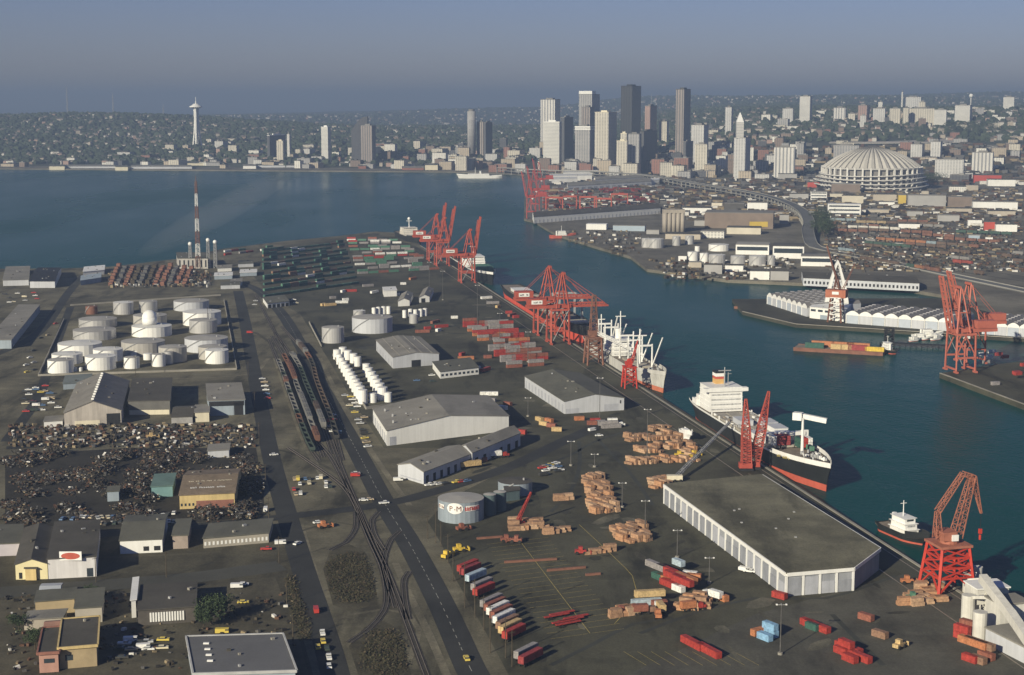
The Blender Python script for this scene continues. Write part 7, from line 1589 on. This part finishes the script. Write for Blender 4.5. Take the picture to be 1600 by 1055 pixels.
# ---------------------------------------------------------------- lamp masts and poles
def lamp_mast(label, px, yb, yt):
    x, y = g(px, yb); h = at(px, yt, y)[1] - 3.5; t = thing('lamp_mast', label, 'lamp mast', (x, y, 3.5)); MB().cyl(0, 0, 0, h, .24, 8, .12).build('pole', SCR[2], t); MB().bar((-1.8, 0, h), (1.8, 0, h), .2).bar((0, -1, h + .2), (0, 1, h + .2), .2).build('crossarm', STEEL, t)
    for s in (-1.7, 1.7): MB().box(s - .3, -.35, h - .1, s + .3, .35, h + .3).build('lamp_head', WHITE, t)
    MB().cyl(0, 0, 0, .9, .9, 10).build('footing', CONC, t)
for a in (('tall lamp mast beside the pale blue container stack', 1219, 1023, 945), ('lamp mast rising from the lumber rows by the quay', 1011, 716, 640), ('lamp mast in front of the gabled warehouse', 937, 657, 591), ('lamp mast left of the gabled warehouse', 825, 651, 622), ('lamp mast in the red and grey block, near', 825, 566, 519), ('lamp mast in the red and grey block, middle', 781, 536, 490), ('lamp mast in the red and grey block, far', 746, 511, 446), ('lamp mast behind the upright cranes', 692, 469, 424), ('lamp mast at the light green rows', 671, 453, 410), ('lamp mast between the round lumber heap and warehouse', 1058, 872, 829), ('lamp mast above the round lumber heap', 1008, 830, 783), ('lamp mast beside the tall timber heap', 972, 793, 755), ('lamp mast beside the red block of boxes', 1108, 912, 872), ('lamp mast at the diagonal lane crossing', 929, 730, 710), ('lamp mast in the lane before the gabled warehouse', 892, 728, 690)): lamp_mast(*a)
def pole(label, px, yb, yt, arm=True):
    x, y = g(px, yb); h = at(px, yt, y)[1] - 3.5; t = thing('utility_pole', label, 'pole', (x, y, 3.5), R(30)); MB().cyl(0, 0, 0, h, .22, 6, .14).build('post', SCR[3], t)
    MB().bar((-1.3, 0, h - .8), (1.3, 0, h - .8), .18).build('crossarm', SCR[3], t)
for i, (x, yb, yt) in enumerate(((668, 842, 805), (681, 848, 790), (689, 855, 815), (700, 880, 835), (708, 908, 860), (726, 950, 880), (742, 965, 905), (756, 985, 930), (766, 1020, 945), (790, 1028, 965), (800, 1042, 985))): pole('utility pole along the trailer line, %s from the emblem tank' % ORD[i], x, yb, yt)
for i, (x, yb, yt) in enumerate(((458, 1005, 960), (448, 945, 905), (436, 880, 838), (420, 815, 776), (330, 818, 785), (240, 826, 790), (120, 836, 795), (52, 840, 800), (415, 760, 725), (405, 690, 660), (212, 590, 555), (325, 510, 480), (398, 640, 612), (388, 590, 565), (150, 910, 870), (260, 902, 862))): pole('timber utility pole on the western lanes, %s from the bottom edge' % ORD[i], x, yb, yt)
# ---------------------------------------------------------------- faint drifting smoke over the bay, tyre arcs on the yard
sm = bpy.data.materials.new('smoke'); sm.use_nodes = True; sn = sm.node_tree.nodes; sn.remove(sn['Principled BSDF'])
sv = sn.new('ShaderNodeVolumePrincipled'); sv.inputs['Density'].default_value = .0026; sv.inputs['Color'].default_value = (.75, .74, .74, 1); sm.node_tree.links.new(sv.outputs[0], sn['Material Output'].inputs['Volume'])
a, b = Vector((at(215, 398, 1950)[0], 1950, at(215, 398, 1950)[1])), Vector((at(455, 272, 2350)[0], 2350, at(455, 272, 2350)[1])); d = b - a
o = MB().sphere(0, 0, 0, 1, 20, 12).build('smoke', sm, None, True); o.location = (a + b) / 2; o.scale = (13, 20, d.length / 2); o.rotation_euler = d.to_track_quat('Z', 'Y').to_euler(); tag(o, 'thin pale smoke drifting up across the bay', kind='stuff')
m = MB()
for pts in ([(905, 690), (905, 730), (890, 770), (860, 800)], [(840, 730), (890, 712), (930, 690), (985, 672)], [(1000, 990), (1080, 960), (1180, 935), (1290, 935), (1400, 900)], [(860, 1040), (930, 1005), (990, 975), (1050, 965)], [(1300, 960), (1330, 990), (1380, 1040)], [(880, 600), (930, 680), (985, 740), (1020, 790)]):
    ribbon_mb(smooth_path([g(*q) for q in pts]), 2.2, 3.553, m)
struct('tyre_tracks', m, M('tyre worn paving', (.052, .053, .043), .85, .25, .05, stain=.3))
# ---------------------------------------------------------------- haze
hm = bpy.data.materials.new('haze air'); hm.use_nodes = True
hn = hm.node_tree.nodes; hl = hm.node_tree.links
hn.remove(hn['Principled BSDF'])
pv = hn.new('ShaderNodeVolumePrincipled'); pv.inputs['Density'].default_value = HAZE_DENSITY
pv.inputs['Color'].default_value = (*HAZE_COLOR, 1); pv.inputs['Anisotropy'].default_value = 0.0
hl.new(pv.outputs[0], hn['Material Output'].inputs['Volume'])
hz = MB().box(-30000, -2500, -6, 30000, 41000, 330).build('haze', hm); hz['kind'] = 'stuff'; hz['label'] = 'thin blue grey haze over the bay and the city'
